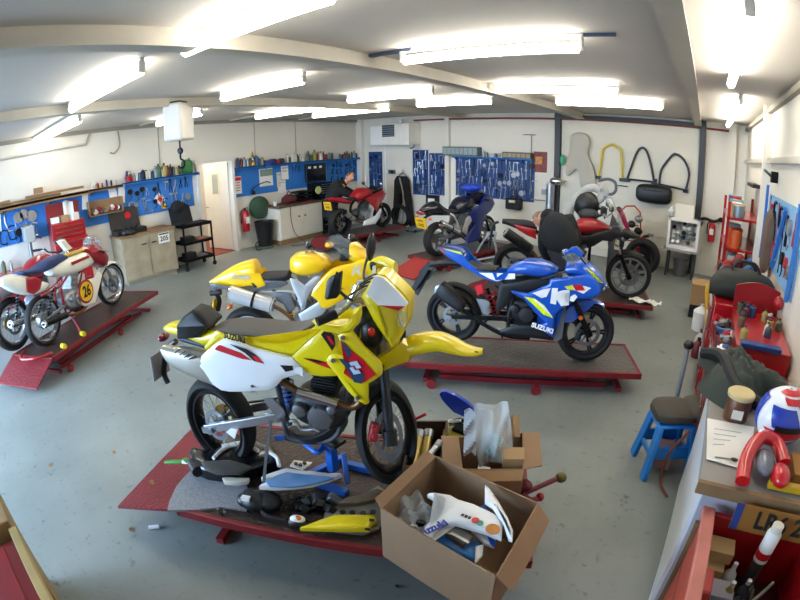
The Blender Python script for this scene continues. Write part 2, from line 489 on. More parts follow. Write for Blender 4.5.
# world: daylight through the open door
wd = bpy.data.worlds.new('World'); SC.world = wd; wd.use_nodes = True
bg = wd.node_tree.nodes['Background']
bg.inputs['Color'].default_value = (0.50, 0.72, 1.0, 1); bg.inputs['Strength'].default_value = 12.5
pl = bpy.data.lights.new('door_portal', 'AREA'); pl.shape = 'RECTANGLE'; pl.size = OX1-OX0; pl.size_y = OH
pl.cycles.is_portal = True
po = bpy.data.objects.new('door_portal', pl); COL.objects.link(po)
po.location = ((OX0+OX1)/2, YB-0.16, OH/2); po.rotation_euler = (PI/2, 0, 0)

cd = bpy.data.cameras.new('camera'); co = bpy.data.objects.new('camera', cd); COL.objects.link(co)
co.matrix_world = Matrix.Translation(CAM) @ CR.to_4x4()
cd.type = 'PANO'; cd.clip_end = 100; cd.clip_start = 0.02
cd.sensor_fit = 'HORIZONTAL'; cd.sensor_width = 8.0; cd.sensor_height = 6.0
cy = cd.cycles if hasattr(cd, 'cycles') else cd
for host in (cd, getattr(cd, 'cycles', None)):
    if host is None: continue
    try:
        host.panorama_type = 'FISHEYE_LENS_POLYNOMIAL'
        host.fisheye_fov = PI
        host.fisheye_polynomial_k0 = 0.0; host.fisheye_polynomial_k1 = -100.0/F_PX
        host.fisheye_polynomial_k2 = 0.0; host.fisheye_polynomial_k3 = 0.0; host.fisheye_polynomial_k4 = 0.0
        break
    except Exception: pass
SC.camera = co
SC.view_settings.view_transform = 'Standard'; SC.view_settings.look = 'None'
SC.view_settings.exposure = 0.85; SC.view_settings.gamma = 1.0; SC.view_settings.use_curve_mapping = False
SC.cycles.max_bounces = 8
SC.cycles.diffuse_bounces = 5
# ---------------------------------------------------------------- motorcycle kit
class Bike:
    def __init__(s, name, label, R, F, wr=0.31, group=None, xs=1.0):
        """R, F: world positions of the rear and front axle"""
        R, F = Vector(R), Vector(F); s.wr = wr; s.xs = xs
        ex = (F-R); s.wb = ex.length; ex.normalize()
        ey = Vector((-ex.y, ex.x, 0)).normalized(); ez = ex.cross(ey)
        s.O = R-ez*wr; s.ex, s.ey, s.ez = ex, ey, ez
        M = Matrix((ex, ey, ez)).transposed().to_4x4(); M.translation = s.O
        s.root = thing(name, label, 'motorcycle', M=M, group=group); s.Mw = M
        s.HM = None
    def L(s, px, py, y=0.0):
        p = on_plane(px, py, s.O+s.ey*y, s.ey)-s.O
        return (p.dot(s.ex), p.dot(s.ez))
    def LL(s, pts, y=0.0): return [s.L(a, b, y) for a, b in pts]
    def L3(s, pts, y=0.0): return [Vector((a, y, b)) for a, b in s.LL(pts, y)]
    def steer(s, deg, rake=25, sx=1.0):
        """front-assembly matrix: turn about the inclined steering axis"""
        a = Vector((s.wb-0.06, 0, s.wr)); k = math.radians(rake)
        ax = Vector((-math.sin(k), 0, math.cos(k)))
        s.HM = Matrix.Translation(a) @ Matrix.Rotation(math.radians(deg), 4, ax) @ Matrix.Translation(-a)
        s.ax = ax
        return s.HM
    def build(s, mb, name, m, parent=None, **k):
        return mb.build(name, m, parent if parent is not None else s.root, **k)

def wheel(B, x, z, R=0.31, tw=0.07, rim=0.215, style='cast', n=5, M=None, sx=1.0, rimm=None, disc=1, dr=0.13, dy=None, discm=None):
    rimm = rimm or BLKM
    def mb():
        K = Matrix.Translation((x, 0, z)) @ Matrix.Diagonal((sx, 1, 1, 1))
        return MB(M @ K if M is not None else K)
    h = (R-rim)/2; cr = (R+rim)/2; prof = []
    for i in range(12):
        t = 2*PI*i/12; prof.append((cr+h*1.02*math.cos(t), tw*math.sin(t)*(1.0 if abs(math.cos(t)) < 0.9 else .9)))
    w = mb(); rw = tw*0.72
    w.torus_prof([(rim+.012, -rw), (rim+.012, rw), (rim-.006, rw), (rim-.022, rw*.5), (rim-.022, -rw*.5), (rim-.006, -rw)])
    if style == 'cast':
        for i in range(n):
            t = 2*PI*i/n+0.3
            w.bar((0.03*math.cos(t), 0, 0.03*math.sin(t)), ((rim-.01)*math.cos(t), 0, (rim-.01)*math.sin(t)), 0.03, 0.026, up=(0, 1, 0))
    elif style == 'thin':
        for i in range(n):
            for dlt in (-.09, .09):
                t = 2*PI*i/n
                w.bar((0.03*math.cos(t-dlt*2), 0, 0.03*math.sin(t-dlt*2)), ((rim-.01)*math.cos(t+dlt), 0, (rim-.01)*math.sin(t+dlt)), 0.02, 0.014, up=(0, 1, 0))
    rm = B.build(w, 'wheel', rimm)
    ty = mb().torus_prof(prof)
    B.build(ty, 'tyre', RUB, rm)
    hb = mb(); hb.cyl((0, -0.05, 0), (0, 0.05, 0), 0.035, n=14)
    hb.cyl((0, -0.09, 0), (0, 0.09, 0), 0.012, n=10)
    B.build(hb, 'hub', ALD, rm)
    if style == 'wire':
        sp = mb()
        for i in range(32):
            t = 2*PI*i/32; sd = -1 if i % 2 else 1; q = t+(0.5 if (i//2) % 2 else -0.5)
            sp.cyl((0.035*math.cos(q), sd*0.035, 0.035*math.sin(q)), ((rim-.015)*math.cos(t), sd*0.008, (rim-.015)*math.sin(t)), 0.0022, n=4, cap=False)
        B.build(sp, 'spokes', STEEL, rm)
    if disc:
        for sd in ((-1, 1) if disc == 2 else (-1 if disc == 1 else 1,)):
            d = mb(); yy = sd*(dy or 0.055)
            d.torus_prof([(dr, yy-.003), (dr, yy+.003), (dr*.72, yy+.003), (dr*.72, yy-.003)], n=30)
            for i in range(6):
                t = 2*PI*i/6
                d.bar((.03*math.cos(t), yy, .03*math.sin(t)), (dr*.76*math.cos(t), yy, dr*.76*math.sin(t)), .014, .004, up=(0, 1, 0))
            B.build(d, 'brake_disc', discm or STEEL, rm)
    return rm

def fork(B, top, half=0.09, rl=0.026, ru=0.03, lowm=None, upm=None, M=None, axle=None, usd=False):
    ax = axle or (B.wb, B.wr); a = Vector((ax[0], 0, ax[1])); t = Vector((top[0], 0, top[1]))
    f = None
    for sd in (-1, 1):
        o = Vector((0, sd*half, 0)); m = a.lerp(t, 0.5)
        g = MB(M); g.cyl(a+o, m+o, rl if not usd else ru*.8, n=14); g.cyl(a+o-(t-a).normalized()*.03, a+o+(t-a).normalized()*.05, rl*1.35, n=14)
        lo = B.build(g, 'fork_leg', lowm or ALU)
        g = MB(M); g.cyl(m+o, t+o, ru if usd else rl*.8, n=14)
        B.build(g, 'stanchion', upm or CHR, lo)
    g = MB(M)
    for k in (0.70, 0.97):
        c = a.lerp(t, k); g.box(c, (0.07, half*2+0.07, 0.028), Matrix.Rotation(0.4, 3, 'Y'))
    B.build(g, 'triple_clamp', ALD)

def caliper(B, x, z, y, m, M=None, parent=None):
    g = MB(M); g.box((x, y, z), (0.045, 0.05, 0.10), Matrix.Rotation(0.3, 3, 'Y')); g.cyl((x, y-.035, z+.02), (x, y+.03, z+.02), .018); g.cyl((x, y-.035, z-.02), (x, y+.03, z-.02), .018)
    return B.build(g, 'brake_caliper', m, bevel=.006)

def bars(B, c, w=0.36, rise=0.05, back=0.08, M=None, lever=True, clip=False):
    x, z = c; g = MB(M)
    g.tube([(x-back, -w, z+rise), (x-.02, -w*.55, z+rise), (x, -.12, z), (x, .12, z), (x-.02, w*.55, z+rise), (x-back, w, z+rise)], 0.0125)
    hb = B.build(g, 'handlebar', BLKM)
    for sd in (-1, 1):
        g = MB(M); g.cyl((x-back-.001, sd*w*1.02, z+rise), (x-back*.5, sd*w*.72, z+rise), 0.019, n=12)
        B.build(g, 'grip', RUB, hb)
        g = MB(M); g.tube([(x-.01, sd*w*.55, z+rise), (x+.045, sd*w*.62, z+rise-.01), (x+.01, sd*w*1.0, z+rise-.012)], .006, n=6)
        g.box((x-.01, sd*w*.6, z+rise), (.04, .05, .035))
        B.build(g, 'lever', BLKM if not lever else ALU, hb)
    return hb

def engine(B, c, s=1.0, half=0.16, cyl_ang=12, m=None, covm=None, side=-1, vtwin=False):
    x, z = c; m = m or ALD; covm = covm or ALU
    g = MB()
    g.loft([(x-.20*s, z-.04*s, z+.05*s, half*.7), (x-.13*s, z-.11*s, z+.12*s, half*.9), (x, z-.15*s, z+.13*s, half), (x+.12*s, z-.14*s, z+.10*s, half*.95), (x+.19*s, z-.07*s, z+.04*s, half*.7)], n=20, e=4, k=3)
    e = B.build(g, 'engine', m)
    for (dx, dz, r, nm) in ((0.04, -0.02, .088, 'clutch_cover'), (-.10, .03, .05, 'sprocket_cover'), (.13, .05, .032, 'oil_filter_cap')):
        for sd in (-1, 1):
            g = MB(); g.lathe([(r*s, 0), (r*s, -sd*-.03), (r*s*.9, sd*.04), (r*s*.55, sd*.045), (.001, sd*.046)], (x+dx*s, sd*half*.9, z+dz*s), 'y', 24)
            if nm == 'clutch_cover':
                for i in range(7):
                    t = 2*PI*i/7; g.cyl((x+dx*s+r*s*.93*math.cos(t), sd*half*.9, z+dz*s+r*s*.93*math.sin(t)), (x+dx*s+r*s*.93*math.cos(t), sd*(half*.9+.042), z+dz*s+r*s*.93*math.sin(t)), .007, n=8)
            k = B.build(g, nm, covm, e)
    for ang in ((cyl_ang,) if not vtwin else (-28, 50)):
        a = math.radians(ang); d = Vector((math.sin(a), 0, math.cos(a))); o = Vector((x+.05*s, 0, z+.09*s))
        Rm = Matrix.Rotation(a, 3, 'Y'); g = MB()
        for i in range(7):
            g.box(o+d*(.03+.021*i)*s, (.17*s if i < 5 else .14*s, half*1.25, .011*s), Rm)
        g.box(o+d*.10*s, (.13*s, half*1.0, .19*s), Rm)
        k = B.build(g, 'cylinder', m, e, bevel=.003)
        g = MB(); g.box(o+d*.215*s, (.15*s, half*1.2, .065*s), Rm); g.box(o+d*.255*s, (.10*s, half*.9, .03*s), Rm)
        B.build(g, 'cylinder_head', covm, e, bevel=.01)
    return e

def swingarm(B, piv, half=0.1, m=None, w=0.03, h=0.05, axle=None):
    a = axle or (0, B.wr); g = MB()
    for sd in (-1, 1):
        g.bar((a[0]-.05, sd*half, a[1]), (piv[0], sd*half*.9, piv[1]), w, h, up=(0, 0, 1))
    g.box((piv[0]-.12*B.xs, 0, piv[1]-.01), (.05, half*2, h*.9))
    g.cyl((piv[0], -half-.02, piv[1]), (piv[0], half+.02, piv[1]), .025)
    s = B.build(g, 'swingarm', m or ALU, bevel=.004)
    g = MB(); g.box((a[0]-.03, -half-.018, a[1]), (.07, .012, .04)); g.cyl((a[0], -half-.035, a[1]), (a[0], -half, a[1]), .02, n=6)
    B.build(g, 'axle_adjuster', STEEL, s)
    g = MB(); g.tube([(a[0], half*.7, a[1]+.07), (piv[0]+.06, half*.7, piv[1]+.05), (piv[0]+.06, half*.7, piv[1]-.03), (a[0], half*.7, a[1]-.07)], .008, n=5, smooth=False, closed=True)
    B.build(g, 'chain', BLKM)
    g = MB(); g.torus_prof([(.085, half*.7-.004), (.085, half*.7+.004), (.04, half*.7+.004), (.04, half*.7-.004)], (a[0], 0, a[1]), n=24)
    B.build(g, 'sprocket', GOLD)
    return s

def shock(B, p, q, spm=None, r=.03):
    p, q = Vector(p), Vector(q); g = MB(); g.cyl(p, q, r*.45)
    s = B.build(g, 'shock_absorber', BLKM)
    pts = []; d = q-p; a = d.orthogonal().normalized(); b = d.normalized().cross(a)
    for i in range(49):
        t = i/48; th = t*6*2*PI; pts.append(p+d*(.12+.76*t)+(a*math.cos(th)+b*math.sin(th))*r)
    g = MB(); g.tube(pts, r*.2, n=5, smooth=False); B.build(g, 'spring', spm or RDEC, s)

def silencer(B, p, q, r, m=None, endm=None, pipe=None, e=None, capm=None):
    p, q = Vector(p), Vector(q); d = (q-p).normalized()
    g = MB(); g.cyl(p+d*.02, q-d*.02, r*.93 if e is None else r*e, r, n=22)
    s = B.build(g, 'silencer', m or ALU)
    g = MB(); g.cyl(q-d*.03, q, r*1.04, r*.75, n=22); B.build(g, 'end_cap', endm or STEEL, s)
    g = MB(); g.cyl(p, p+d*.04, r*.6, r*.97, n=22); B.build(g, 'inlet_cone', endm or STEEL, s)
    g = MB(); g.cyl(q-d*.03, q+d*.012, r*.36, n=14); B.build(g, 'tailpipe', capm or BLKM, s)
    g = MB(); g.cyl(p+(q-p)*.45-d*.012, p+(q-p)*.45+d*.012, r*1.04, n=22); B.build(g, 'strap', BLKM, s)
    if pipe:
        g = MB(); g.tube([p+d*.02]+[Vector(v) for v in pipe], .021, n=10); B.build(g, 'exhaust_pipe', mat('heat_brown_pipe', '#75563b', .4, .8, .3), s)
    return s

def rframe(B, paths, m, r=.016, name='frame'):
    g = MB()
    for p in paths: g.tube(p, r, n=8)
    return B.build(g, name, m)

def mirror(B, stem, c, r=(.012, .06, .045), M=None, m=None):
    g = MB(M); g.tube(stem, .006, n=6); st = B.build(g, 'mirror', BLACK)
    g = MB(M); g.ell(c, (r[0]*1.7, r[1], r[2])); B.build(g, 'mirror_shell', m or BLACK, st)
    g = MB(M); g.ell((c[0]-r[0]*1.1, c[1], c[2]), (r[0], r[1]*.88, r[2]*.88)); B.build(g, 'mirror_glass', MIRR, st)

def peg(B, x, z, half, m=None, heel=True):
    for sd in (-1, 1):
        g = MB(); g.cyl((x, sd*half, z), (x, sd*(half+.09), z), .013, n=10)
        p = B.build(g, 'footpeg', RUB)
        g = MB()
        if heel:
            g.panel([(x-.05, z-.05), (x-.065, z+.05), (x+.01, z+.10), (x+.03, z-.02)], sd*half, .008)
        g.bar((x+.02, sd*(half+.02), z-.03), (x+.13, sd*(half+.02), z-.05), .012)
        B.build(g, 'heel_guard', m or ALU, p)
# ---------------------------------------------------------------- yellow and white supermoto on the near lift
LIFT1 = 0.33
B = Bike('motorcycle', 'yellow and white supermoto with grey seat and black tail bag, front wheel turned away', atz(221, 421, .645), atz(386, 435, .72), .31, xs=.73)
X = .74
HM = B.steer(30, 24)
wheel(B, 0, B.wr, .31, .072, .225, 'wire', sx=X, rimm=BLKM, disc=1, dr=.11, dy=.05)
fx, fz = B.wb, B.wr
wheel(B, fx, fz, .308, .072, .222, 'wire', M=HM, sx=X*.74, rimm=BLKM, disc=-1 if False else 1, dr=.145, dy=.06)
g = MB(HM)
caliper(B, fx-.08, fz+.05, -.085, REDP, HM)
hd = B.L(366, 300)
fork(B, (hd[0]+.03, hd[1]+.02), .10, .028, .031, mat('fork_dark', '#3c3f43', .4, .6), mat('fork_grey', '#8b8c8a', .4, .5), HM, usd=True)
# swingarm, frame
pv = B.L(290, 408)
swingarm(B, (pv[0], pv[1]), .10, ALU, .03, .055)
Ff = mat('grey_frame', '#454c55', .45, .3)
P3 = lambda pts, y: B.L3(pts, y)
rframe(B, [P3([(262, 345), (276, 380), (284, 412), (290, 425)], -.10), P3([(262, 345), (276, 380), (284, 412), (290, 425)], .10),
           P3([(262, 345), (300, 345), (345, 330), (358, 318)], -.05), P3([(262, 345), (300, 345), (345, 330), (358, 318)], .05),
           P3([(358, 318), (352, 370), (345, 415), (330, 440), (290, 437), (284, 412)], -.06), P3([(358, 318), (352, 370), (345, 415), (330, 440), (290, 437), (284, 412)], .06),
           P3([(180, 338), (225, 352), (268, 372)], -.07), P3([(180, 338), (225, 352), (268, 372)], .07)], Ff, .017)
e = B.L(318, 412, -.10)
EN = engine(B, (e[0]-.01, e[1]+.0), .80, .12, 8, mat('engine_dark', '#3c3f43', .5, .6, .25), mat('engine_cover', '#77797c', .45, .7, .15))
# bash guard / lower pan
g = MB()
g.loft([(B.L(290, 438)[0], B.L(290, 436)[1], B.L(290, 430)[1], .06), (B.L(318, 438)[0], B.L(318, 438)[1], B.L(318, 430)[1], .08), (B.L(345, 425)[0], B.L(345, 428)[1], B.L(345, 415)[1], .06)], e=5)
B.build(g, 'bash_plate', BLACK)
# exhaust header with heat shield
g = MB(); g.tube(P3([(352, 372), (362, 398), (352, 407), (335, 402), (300, 392), (280, 380), (262, 372)], -.13), .02, n=12)
hp = B.build(g, 'exhaust_pipe', mat('heat_brown_pipe', '#75563b', .4, .8, .3))
g = MB(); g.tube(P3([(298, 392), (312, 396), (326, 400), (338, 404)], -.145), .027, n=12); B.build(g, 'heat_shield', CHR, hp)
g = MB(); g.panel(B.LL(Z(180, 380, 6.667, [(560, 125), (620, 120), (690, 190), (705, 225), (690, 260), (640, 240), (610, 200)]), -.14), -.14, .012, smooth=False); B.build(g, 'heel_guard', ALU)
g = MB(); g.tube(P3(Z(290, 380, 5.454, [(0, 225), (25, 222), (45, 240), (60, 268), (95, 272), (130, 268), (160, 280)]), -.15), .009, n=8); B.build(g, 'kickstart_lever', ALU)
g = MB(); g.cyl(P3([(279, 420)], -.12)[0], P3([(279, 420)], -.22)[0], .012); B.build(g, 'footpeg', STEEL)
g = MB(); g.cyl(P3([(279, 420)], .12)[0], P3([(279, 420)], .22)[0], .012); B.build(g, 'footpeg', STEEL)
g = MB(); g.panel(B.LL(Z(180, 380, 6.667, [(310, 345), (340, 325), (385, 330), (365, 390)]), -.12), -.12, .01); B.build(g, 'chain_guide', WHT)
shock(B, P3([(286, 376)], 0)[0], P3([(292, 410)], 0)[0], mat('spring_blue', '#3b5fa8', .4), .035)
# silencer with slotted guard
g = MB(); g.loft([(B.L(180, 352)[0], B.L(180, 356, -.13)[1], B.L(180, 346, -.13)[1], .035, -.13), (B.L(190, 356)[0], B.L(190, 368, -.13)[1], B.L(190, 347, -.13)[1], .05, -.13), (B.L(225, 365)[0], B.L(225, 385, -.13)[1], B.L(225, 352, -.13)[1], .05, -.13), (B.L(262, 380)[0], B.L(262, 392, -.10)[1], B.L(262, 372, -.10)[1], .04, -.10)], e=2.6)
sl = B.build(g, 'silencer', mat('titan_grey', '#a8a398', .4, .6))
for k in range(4):
    a = Z(170, 310, 6.667, [(35+31*k, 285+14*k), (62+36*k, 265+14*k)]); p = P3(a, -.186)
    g = MB(); g.bar(p[0], p[1], .006, .012, up=(0, 1, 0)); B.build(g, 'slot', BDEC, sl)
g = MB(); c = P3([(177.5, 351)], -.13)[0]; g.cyl(c, c-Vector((.03, 0, -.005)), .025, n=16); B.build(g, 'tailpipe', STEEL, sl)
# white side number panels, both sides
WP = Z(170, 310, 6.667, [(358, 190), (300, 228), (250, 270), (205, 310), (170, 345), (190, 395), (240, 450), (290, 495), (345, 532), (400, 541), (520, 540), (660, 530), (715, 500), (755, 455), (800, 440)]) + Z(270, 310, 6.667, [(225, 415), (236, 408), (195, 360), (150, 318)]) + Z(170, 310, 6.667, [(700, 292), (540, 250), (450, 215)])
wpl = B.LL(WP, -.16)
pn = MB(); pn.panel(wpl, -.15, .012, .02, .018); wp = B.build(pn, 'side_panel', WHT, angle=50)
pn = MB(); pn.panel(wpl, .15, .012, .02, .018, side=1); B.build(pn, 'side_panel', WHT, angle=50)
def decal(pts, y, m, parent, t=.003, nm='decal'):
    q = MB(); q.panel(B.LL(pts, y), y, t); return B.build(q, nm, m, parent, smooth=False)
decal(Z(170, 310, 6.667, [(325, 232), (470, 285), (545, 335), (480, 325), (295, 262)]), -.182, RDEC, wp)
decal(Z(170, 310, 6.667, [(400, 228), (510, 262), (570, 300), (625, 355), (560, 340), (500, 285)]), -.181, BDEC, wp)
decal(Z(170, 310, 6.667, [(545, 300), (580, 312), (625, 357), (575, 345)]), -.184, RDEC, wp)
decal(Z(270, 310, 6.667, [(68, 368), (150, 372), (155, 400), (105, 412)]), -.182, BDEC, wp)
g = MB(); c = P3([(252.5, 386)], -.18)[0]; g.cyl(c, c-Vector((0, .006, 0)), .009); B.build(g, 'panel_bolt', STEEL, wp)
# rear fender / tail
tx = lambda px, py, y=0: B.L(px, py, y)
secs = []
for (pt, pb, w) in (((165, 325), (166, 331), .03), ((171, 322), (172, 334), .06), ((186, 322), (186, 338), .075), ((204, 328), (205, 347), .085), ((222, 324), (218, 345), .10), ((238, 328), (236, 345), .11)):
    a, b = tx(*pt), tx(*pb, -w*.7); secs.append(((a[0]+b[0])/2, min(b[1], a[1]-.01), a[1], w))
g = MB(); g.loft(secs, e=2.8); B.build(g, 'rear_fender', YEL)
# tail light, plate hanger
c = P3([(163, 337)], 0)[0]; g = MB(); g.ell(c+Vector((.005, 0, 0)), (.03, .05, .025)); B.build(g, 'tail_light', RLENS)
g = MB(); pa = P3([(168, 340), (172, 345), (163, 372), (158, 384)], 0)
g.tube([P3([(176, 341)], 0)[0], P3([(167, 350)], 0)[0], P3([(164, 372)], 0)[0], P3([(168, 383)], 0)[0]], .018, n=8); hg = B.build(g, 'plate_hanger', BLACK)
c = P3([(160, 364)], 0)[0]; g = MB(); g.box(c, (.008, .17, .17), Matrix.Rotation(.15, 3, 'Y')); B.build(g, 'number_plate', mat('plate_back_grey', '#8c8f92', .5), hg)
# seat (grey) and yellow flank with lettering
st = Z(170, 310, 6.667, [(308, 128), (345, 86), (420, 82), (600, 100), (720, 115)]) + Z(270, 310, 6.667, [(110, 118), (200, 105), (262, 85), (318, 80)])
sb = Z(170, 310, 6.667, [(312, 138), (345, 155), (430, 170), (600, 188), (700, 192)]) + Z(270, 310, 6.667, [(110, 188), (200, 162), (268, 128), (322, 100)])
ws = [.075, .10, .115, .12, .12, .115, .10, .085, .05]
secs = []
for a, b, w in zip(st, sb, ws):
    p, q = B.L(*a, 0), B.L(*b, -w); secs.append(((p[0]+q[0])/2, q[1]-.005, max(p[1], q[1]+.012), w))
g = MB(); g.loft(secs, e=2.6); B.build(g, 'seat', SEAT)
fl = Z(170, 310, 6.667, [(305, 140), (345, 158), (430, 172), (600, 190), (700, 194)]) + Z(270, 310, 6.667, [(110, 190), (200, 164), (268, 130), (330, 98), (368, 108), (260, 205), (150, 306), (100, 300), (0, 280)]) + Z(170, 310, 6.667, [(560, 252), (450, 212), (355, 188), (250, 268), (230, 245), (280, 180)])
fl2 = B.LL(fl, -.125)
g = MB(); g.panel(fl2, -.12, .012, .008, .008); fk = B.build(g, 'seat_flank', YEL, angle=50)
g = MB(); g.panel([(a, b-.03) for a, b in fl2], .09, .012, .008, .008, side=1); B.build(g, 'seat_flank', YEL, angle=50)
a, b = P3([(224, 335.3)], -.160)[0], P3([(245, 340.5)], -.160)[0]; ang = math.atan2(b.z-a.z, b.x-a.x)
text('SUZUKI', fk, BDEC, (a+b)/2, .046, (PI/2, -ang, 0), sx=.82, bold=.0018)
# tank between the panels
g = MB(); secs = []
for (t, b_, w) in (((300, 337), (300, 362), .07), ((315, 328), (315, 370), .11), ((332, 322), (332, 374), .13), ((348, 322), (346, 370), .12), ((358, 330), (356, 360), .06)):
    p, q = B.L(*t), B.L(*b_, -.1); secs.append(((p[0]+q[0])/2, q[1], p[1], w))
g.loft(secs, e=2.6); B.build(g, 'tank', YEL)
TS = Z(270, 310, 6.667, [(150, 306), (260, 205), (368, 112), (440, 150), (470, 215), (480, 290), (460, 400), (445, 436), (350, 438), (270, 428), (215, 380)])
g = MB(); g.panel(B.LL(TS, -.15), -.145, .012, .012, .014); ts = B.build(g, 'tank_panel', YEL, angle=50)
g = MB(); g.panel(B.LL(TS, -.15), .145, .012, .012, .014, side=1); B.build(g, 'tank_panel', YEL, angle=50)
decal(Z(270, 310, 6.667, [(340, 162), (378, 122), (428, 172), (436, 235), (415, 272)]), -.166, BDEC, ts)
decal(Z(270, 310, 6.667, [(378, 172), (400, 178), (434, 235), (405, 222)]), -.169, RDEC, ts)
decal(Z(270, 310, 6.667, [(215, 318), (330, 338), (440, 365), (490, 405), (420, 398), (320, 362)]), -.166, RDEC, ts)
decal(Z(270, 310, 6.667, [(228, 320), (300, 330), (370, 348), (320, 352)]), -.169, BDEC, ts)
# radiator shroud
SH = Z(270, 310, 6.667, [(448, 172), (490, 155), (540, 140), (560, 168), (620, 248), (690, 312), (738, 365), (748, 405), (742, 435), (700, 465), (655, 492), (650, 600)]) + Z(290, 380, 5.454, [(428, 128), (410, 136), (365, 110), (318, 65), (275, 5)]) + Z(270, 310, 6.667, [(440, 430), (382, 360), (376, 330), (400, 302), (450, 296), (510, 318), (490, 250)])
def shp(x, z, y): return y
g = MB(); g.panel(B.LL(SH, -.20), -.185, .012, .014, .013); sh = B.build(g, 'radiator_shroud', YEL, angle=50)
g = MB(); g.panel(B.LL(SH, -.20), .185, .012, .014, .013, side=1); B.build(g, 'radiator_shroud', YEL, angle=50)
decal(Z(270, 310, 6.667, [(470, 200), (545, 270), (620, 330), (708, 432), (610, 490), (545, 462), (490, 420), (505, 412), (540, 400), (530, 350), (500, 280)]), -.211, RDEC, sh)
decal(Z(270, 310, 6.667, [(472, 200), (545, 275), (525, 325), (500, 272)]), -.214, NDEC, sh)
decal(Z(270, 310, 6.667, [(456, 322), (530, 345), (545, 400), (625, 425), (630, 460), (605, 490), (560, 480), (520, 400)]), -.214, NDEC, sh)
LB = mat('pale_blue_decal', '#bcd6f2', .4)
decal(Z(270, 310, 6.667, [(528, 350), (578, 340), (608, 384), (578, 392), (562, 368), (540, 372)]), -.219, LB, sh)
decal(Z(270, 310, 6.667, [(530, 385), (552, 378), (568, 402), (590, 398), (608, 422), (558, 430)]), -.219, LB, sh)
for p in ((343, 337.5), (333.5, 360.5), (358, 397.5)):
    c = P3([p], -.212)[0]; g = MB(); g.cyl(c, c-Vector((0, .006, 0)), .011, n=12); B.build(g, 'panel_bolt', STEEL, sh)
# radiator and dark gap
g = MB(); c = P3([(362, 352)], 0)[0]; g.box(c, (.04, .30, .20), Matrix.Rotation(-.35, 3, 'Y')); B.build(g, 'radiator', BLACK, bevel=.004)
# headlight mask, steered
def LS(pts, y=0.0): return [(a, b) for a, b in B.LL(pts, y)]
mk = Z(350, 250, 5, [(125, 132), (165, 138), (200, 172), (245, 215), (290, 265), (288, 290), (285, 350), (275, 402), (250, 440), (225, 470), (175, 400), (130, 330), (105, 280), (72, 218)])
g = MB(); g.panel(B.LL(mk, -.07), -.07, .05, .05, .02); hm = B.build(g, 'headlight_mask', YEL, angle=50)
g = MB(); g.panel(B.LL(mk, -.07), .03, .12, .03, .02, side=1); B.build(g, 'mask_far_side', YEL, hm, angle=50)
decal(Z(350, 250, 5, [(125, 130), (165, 137), (200, 170), (245, 213), (291, 265), (275, 281), (205, 278), (140, 276), (112, 245), (82, 218)]), -.166, WDEC, hm, .006)
decal(Z(350, 250, 5, [(145, 277), (205, 280), (275, 282), (240, 303)]), -.172, RDEC, hm, .004)
c = P3([(402, 318)], -.155)[0]; g = MB(); g.ell(c, (.02, .05, .045)); B.build(g, 'headlight', GLS, hm)
# front fender
FT = Z(350, 250, 5, [(262, 452), (300, 428), (350, 415), (400, 411), (455, 414), (500, 425), (550, 447), (600, 475), (640, 505), (664, 525)])
FB = Z(350, 250, 5, [(245, 520), (300, 545), (350, 532), (400, 522), (430, 516), (470, 526), (520, 538), (565, 544), (620, 547), (662, 545)])
secs = []
for i, (a, b) in enumerate(zip(FT, FB)):
    p, q = B.L(*a, .02), B.L(*b, -.07); w = [.06, .075, .085, .085, .085, .08, .07, .06, .045, .02][i]
    secs.append(((p[0]+q[0])/2, q[1]-.008, max(p[1], q[1]+.02)+.004, w, .0))
g = MB(); g.loft(secs, e=2.0, n=20)
ff = B.build(g, 'front_fender', YEL)
g = MB(); g.panel(B.LL(Z(350, 250, 5, [(265, 450), (300, 470), (300, 545), (215, 572), (165, 600), (160, 560), (130, 540), (200, 500), (240, 470)]), -.04), -.04, .05, .006, .01); B.build(g, 'fender_mount', YEL, ff)
g = MB(); c = P3([(476, 352)], -.03)[0]; g.ell(c, (.012, .004, .004)); B.build(g, 'fender_mark', BDEC, ff)
# fork tops behind mask: dark cluster with red reflector
g = MB(); c = P3([(372, 333)], -.06)[0]; g.ell(c, (.055, .05, .075)); g.ell(P3([(366, 318)], -.03)[0], (.05, .06, .06)); B.build(g, 'ignition_housing', BLACK)
g = MB(); c = P3([(371.5, 332)], -.12)[0]; g.ell(c, (.018, .008, .022)); B.build(g, 'red_reflector', mat('red_reflector', '#e02a1c', .2, coat=.5))
# bars, clamp, hand guard, mirrors
g = MB(); bc = P3([(362, 290)], 0)[0]
g.tube([P3([(334, 316)], -.30)[0], P3([(348, 305)], -.18)[0], P3([(358, 293)], -.04)[0], bc+Vector((.02, .08, .0)), bc+Vector((.0, .25, .04)), bc+Vector((-.05, .38, .05))], .0125)
hb = B.build(g, 'handlebar', STEEL)
g = MB(); g.cyl(P3([(317, 322)], -.36)[0], P3([(336, 314)], -.30)[0], .02, n=12); B.build(g, 'grip', RUB, hb)
g = MB(); g.cyl(bc+Vector((-.05, .38, .05)), bc+Vector((-.01, .27, .04)), .019, n=12); B.build(g, 'grip', RUB, hb)
g = MB(); g.box(bc+Vector((0, 0, -.02)), (.09, .19, .03)); g.cyl(bc+Vector((-.02, -.05, 0)), bc+Vector((-.02, -.05, .035)), .016); g.cyl(bc+Vector((-.02, .05, 0)), bc+Vector((-.02, .05, .035)), .016); B.build(g, 'bar_clamp', ALU, bevel=.005)
g = MB(); g.tube(P3([(357, 285), (352, 297), (346, 308)], -.12), .012, n=8); B.build(g, 'brake_reservoir_line', CHR)
def hguard(pts, y, sd):
    g = MB(); g.panel(B.LL(pts, y), y, .012, .025, .012, side=sd); return g
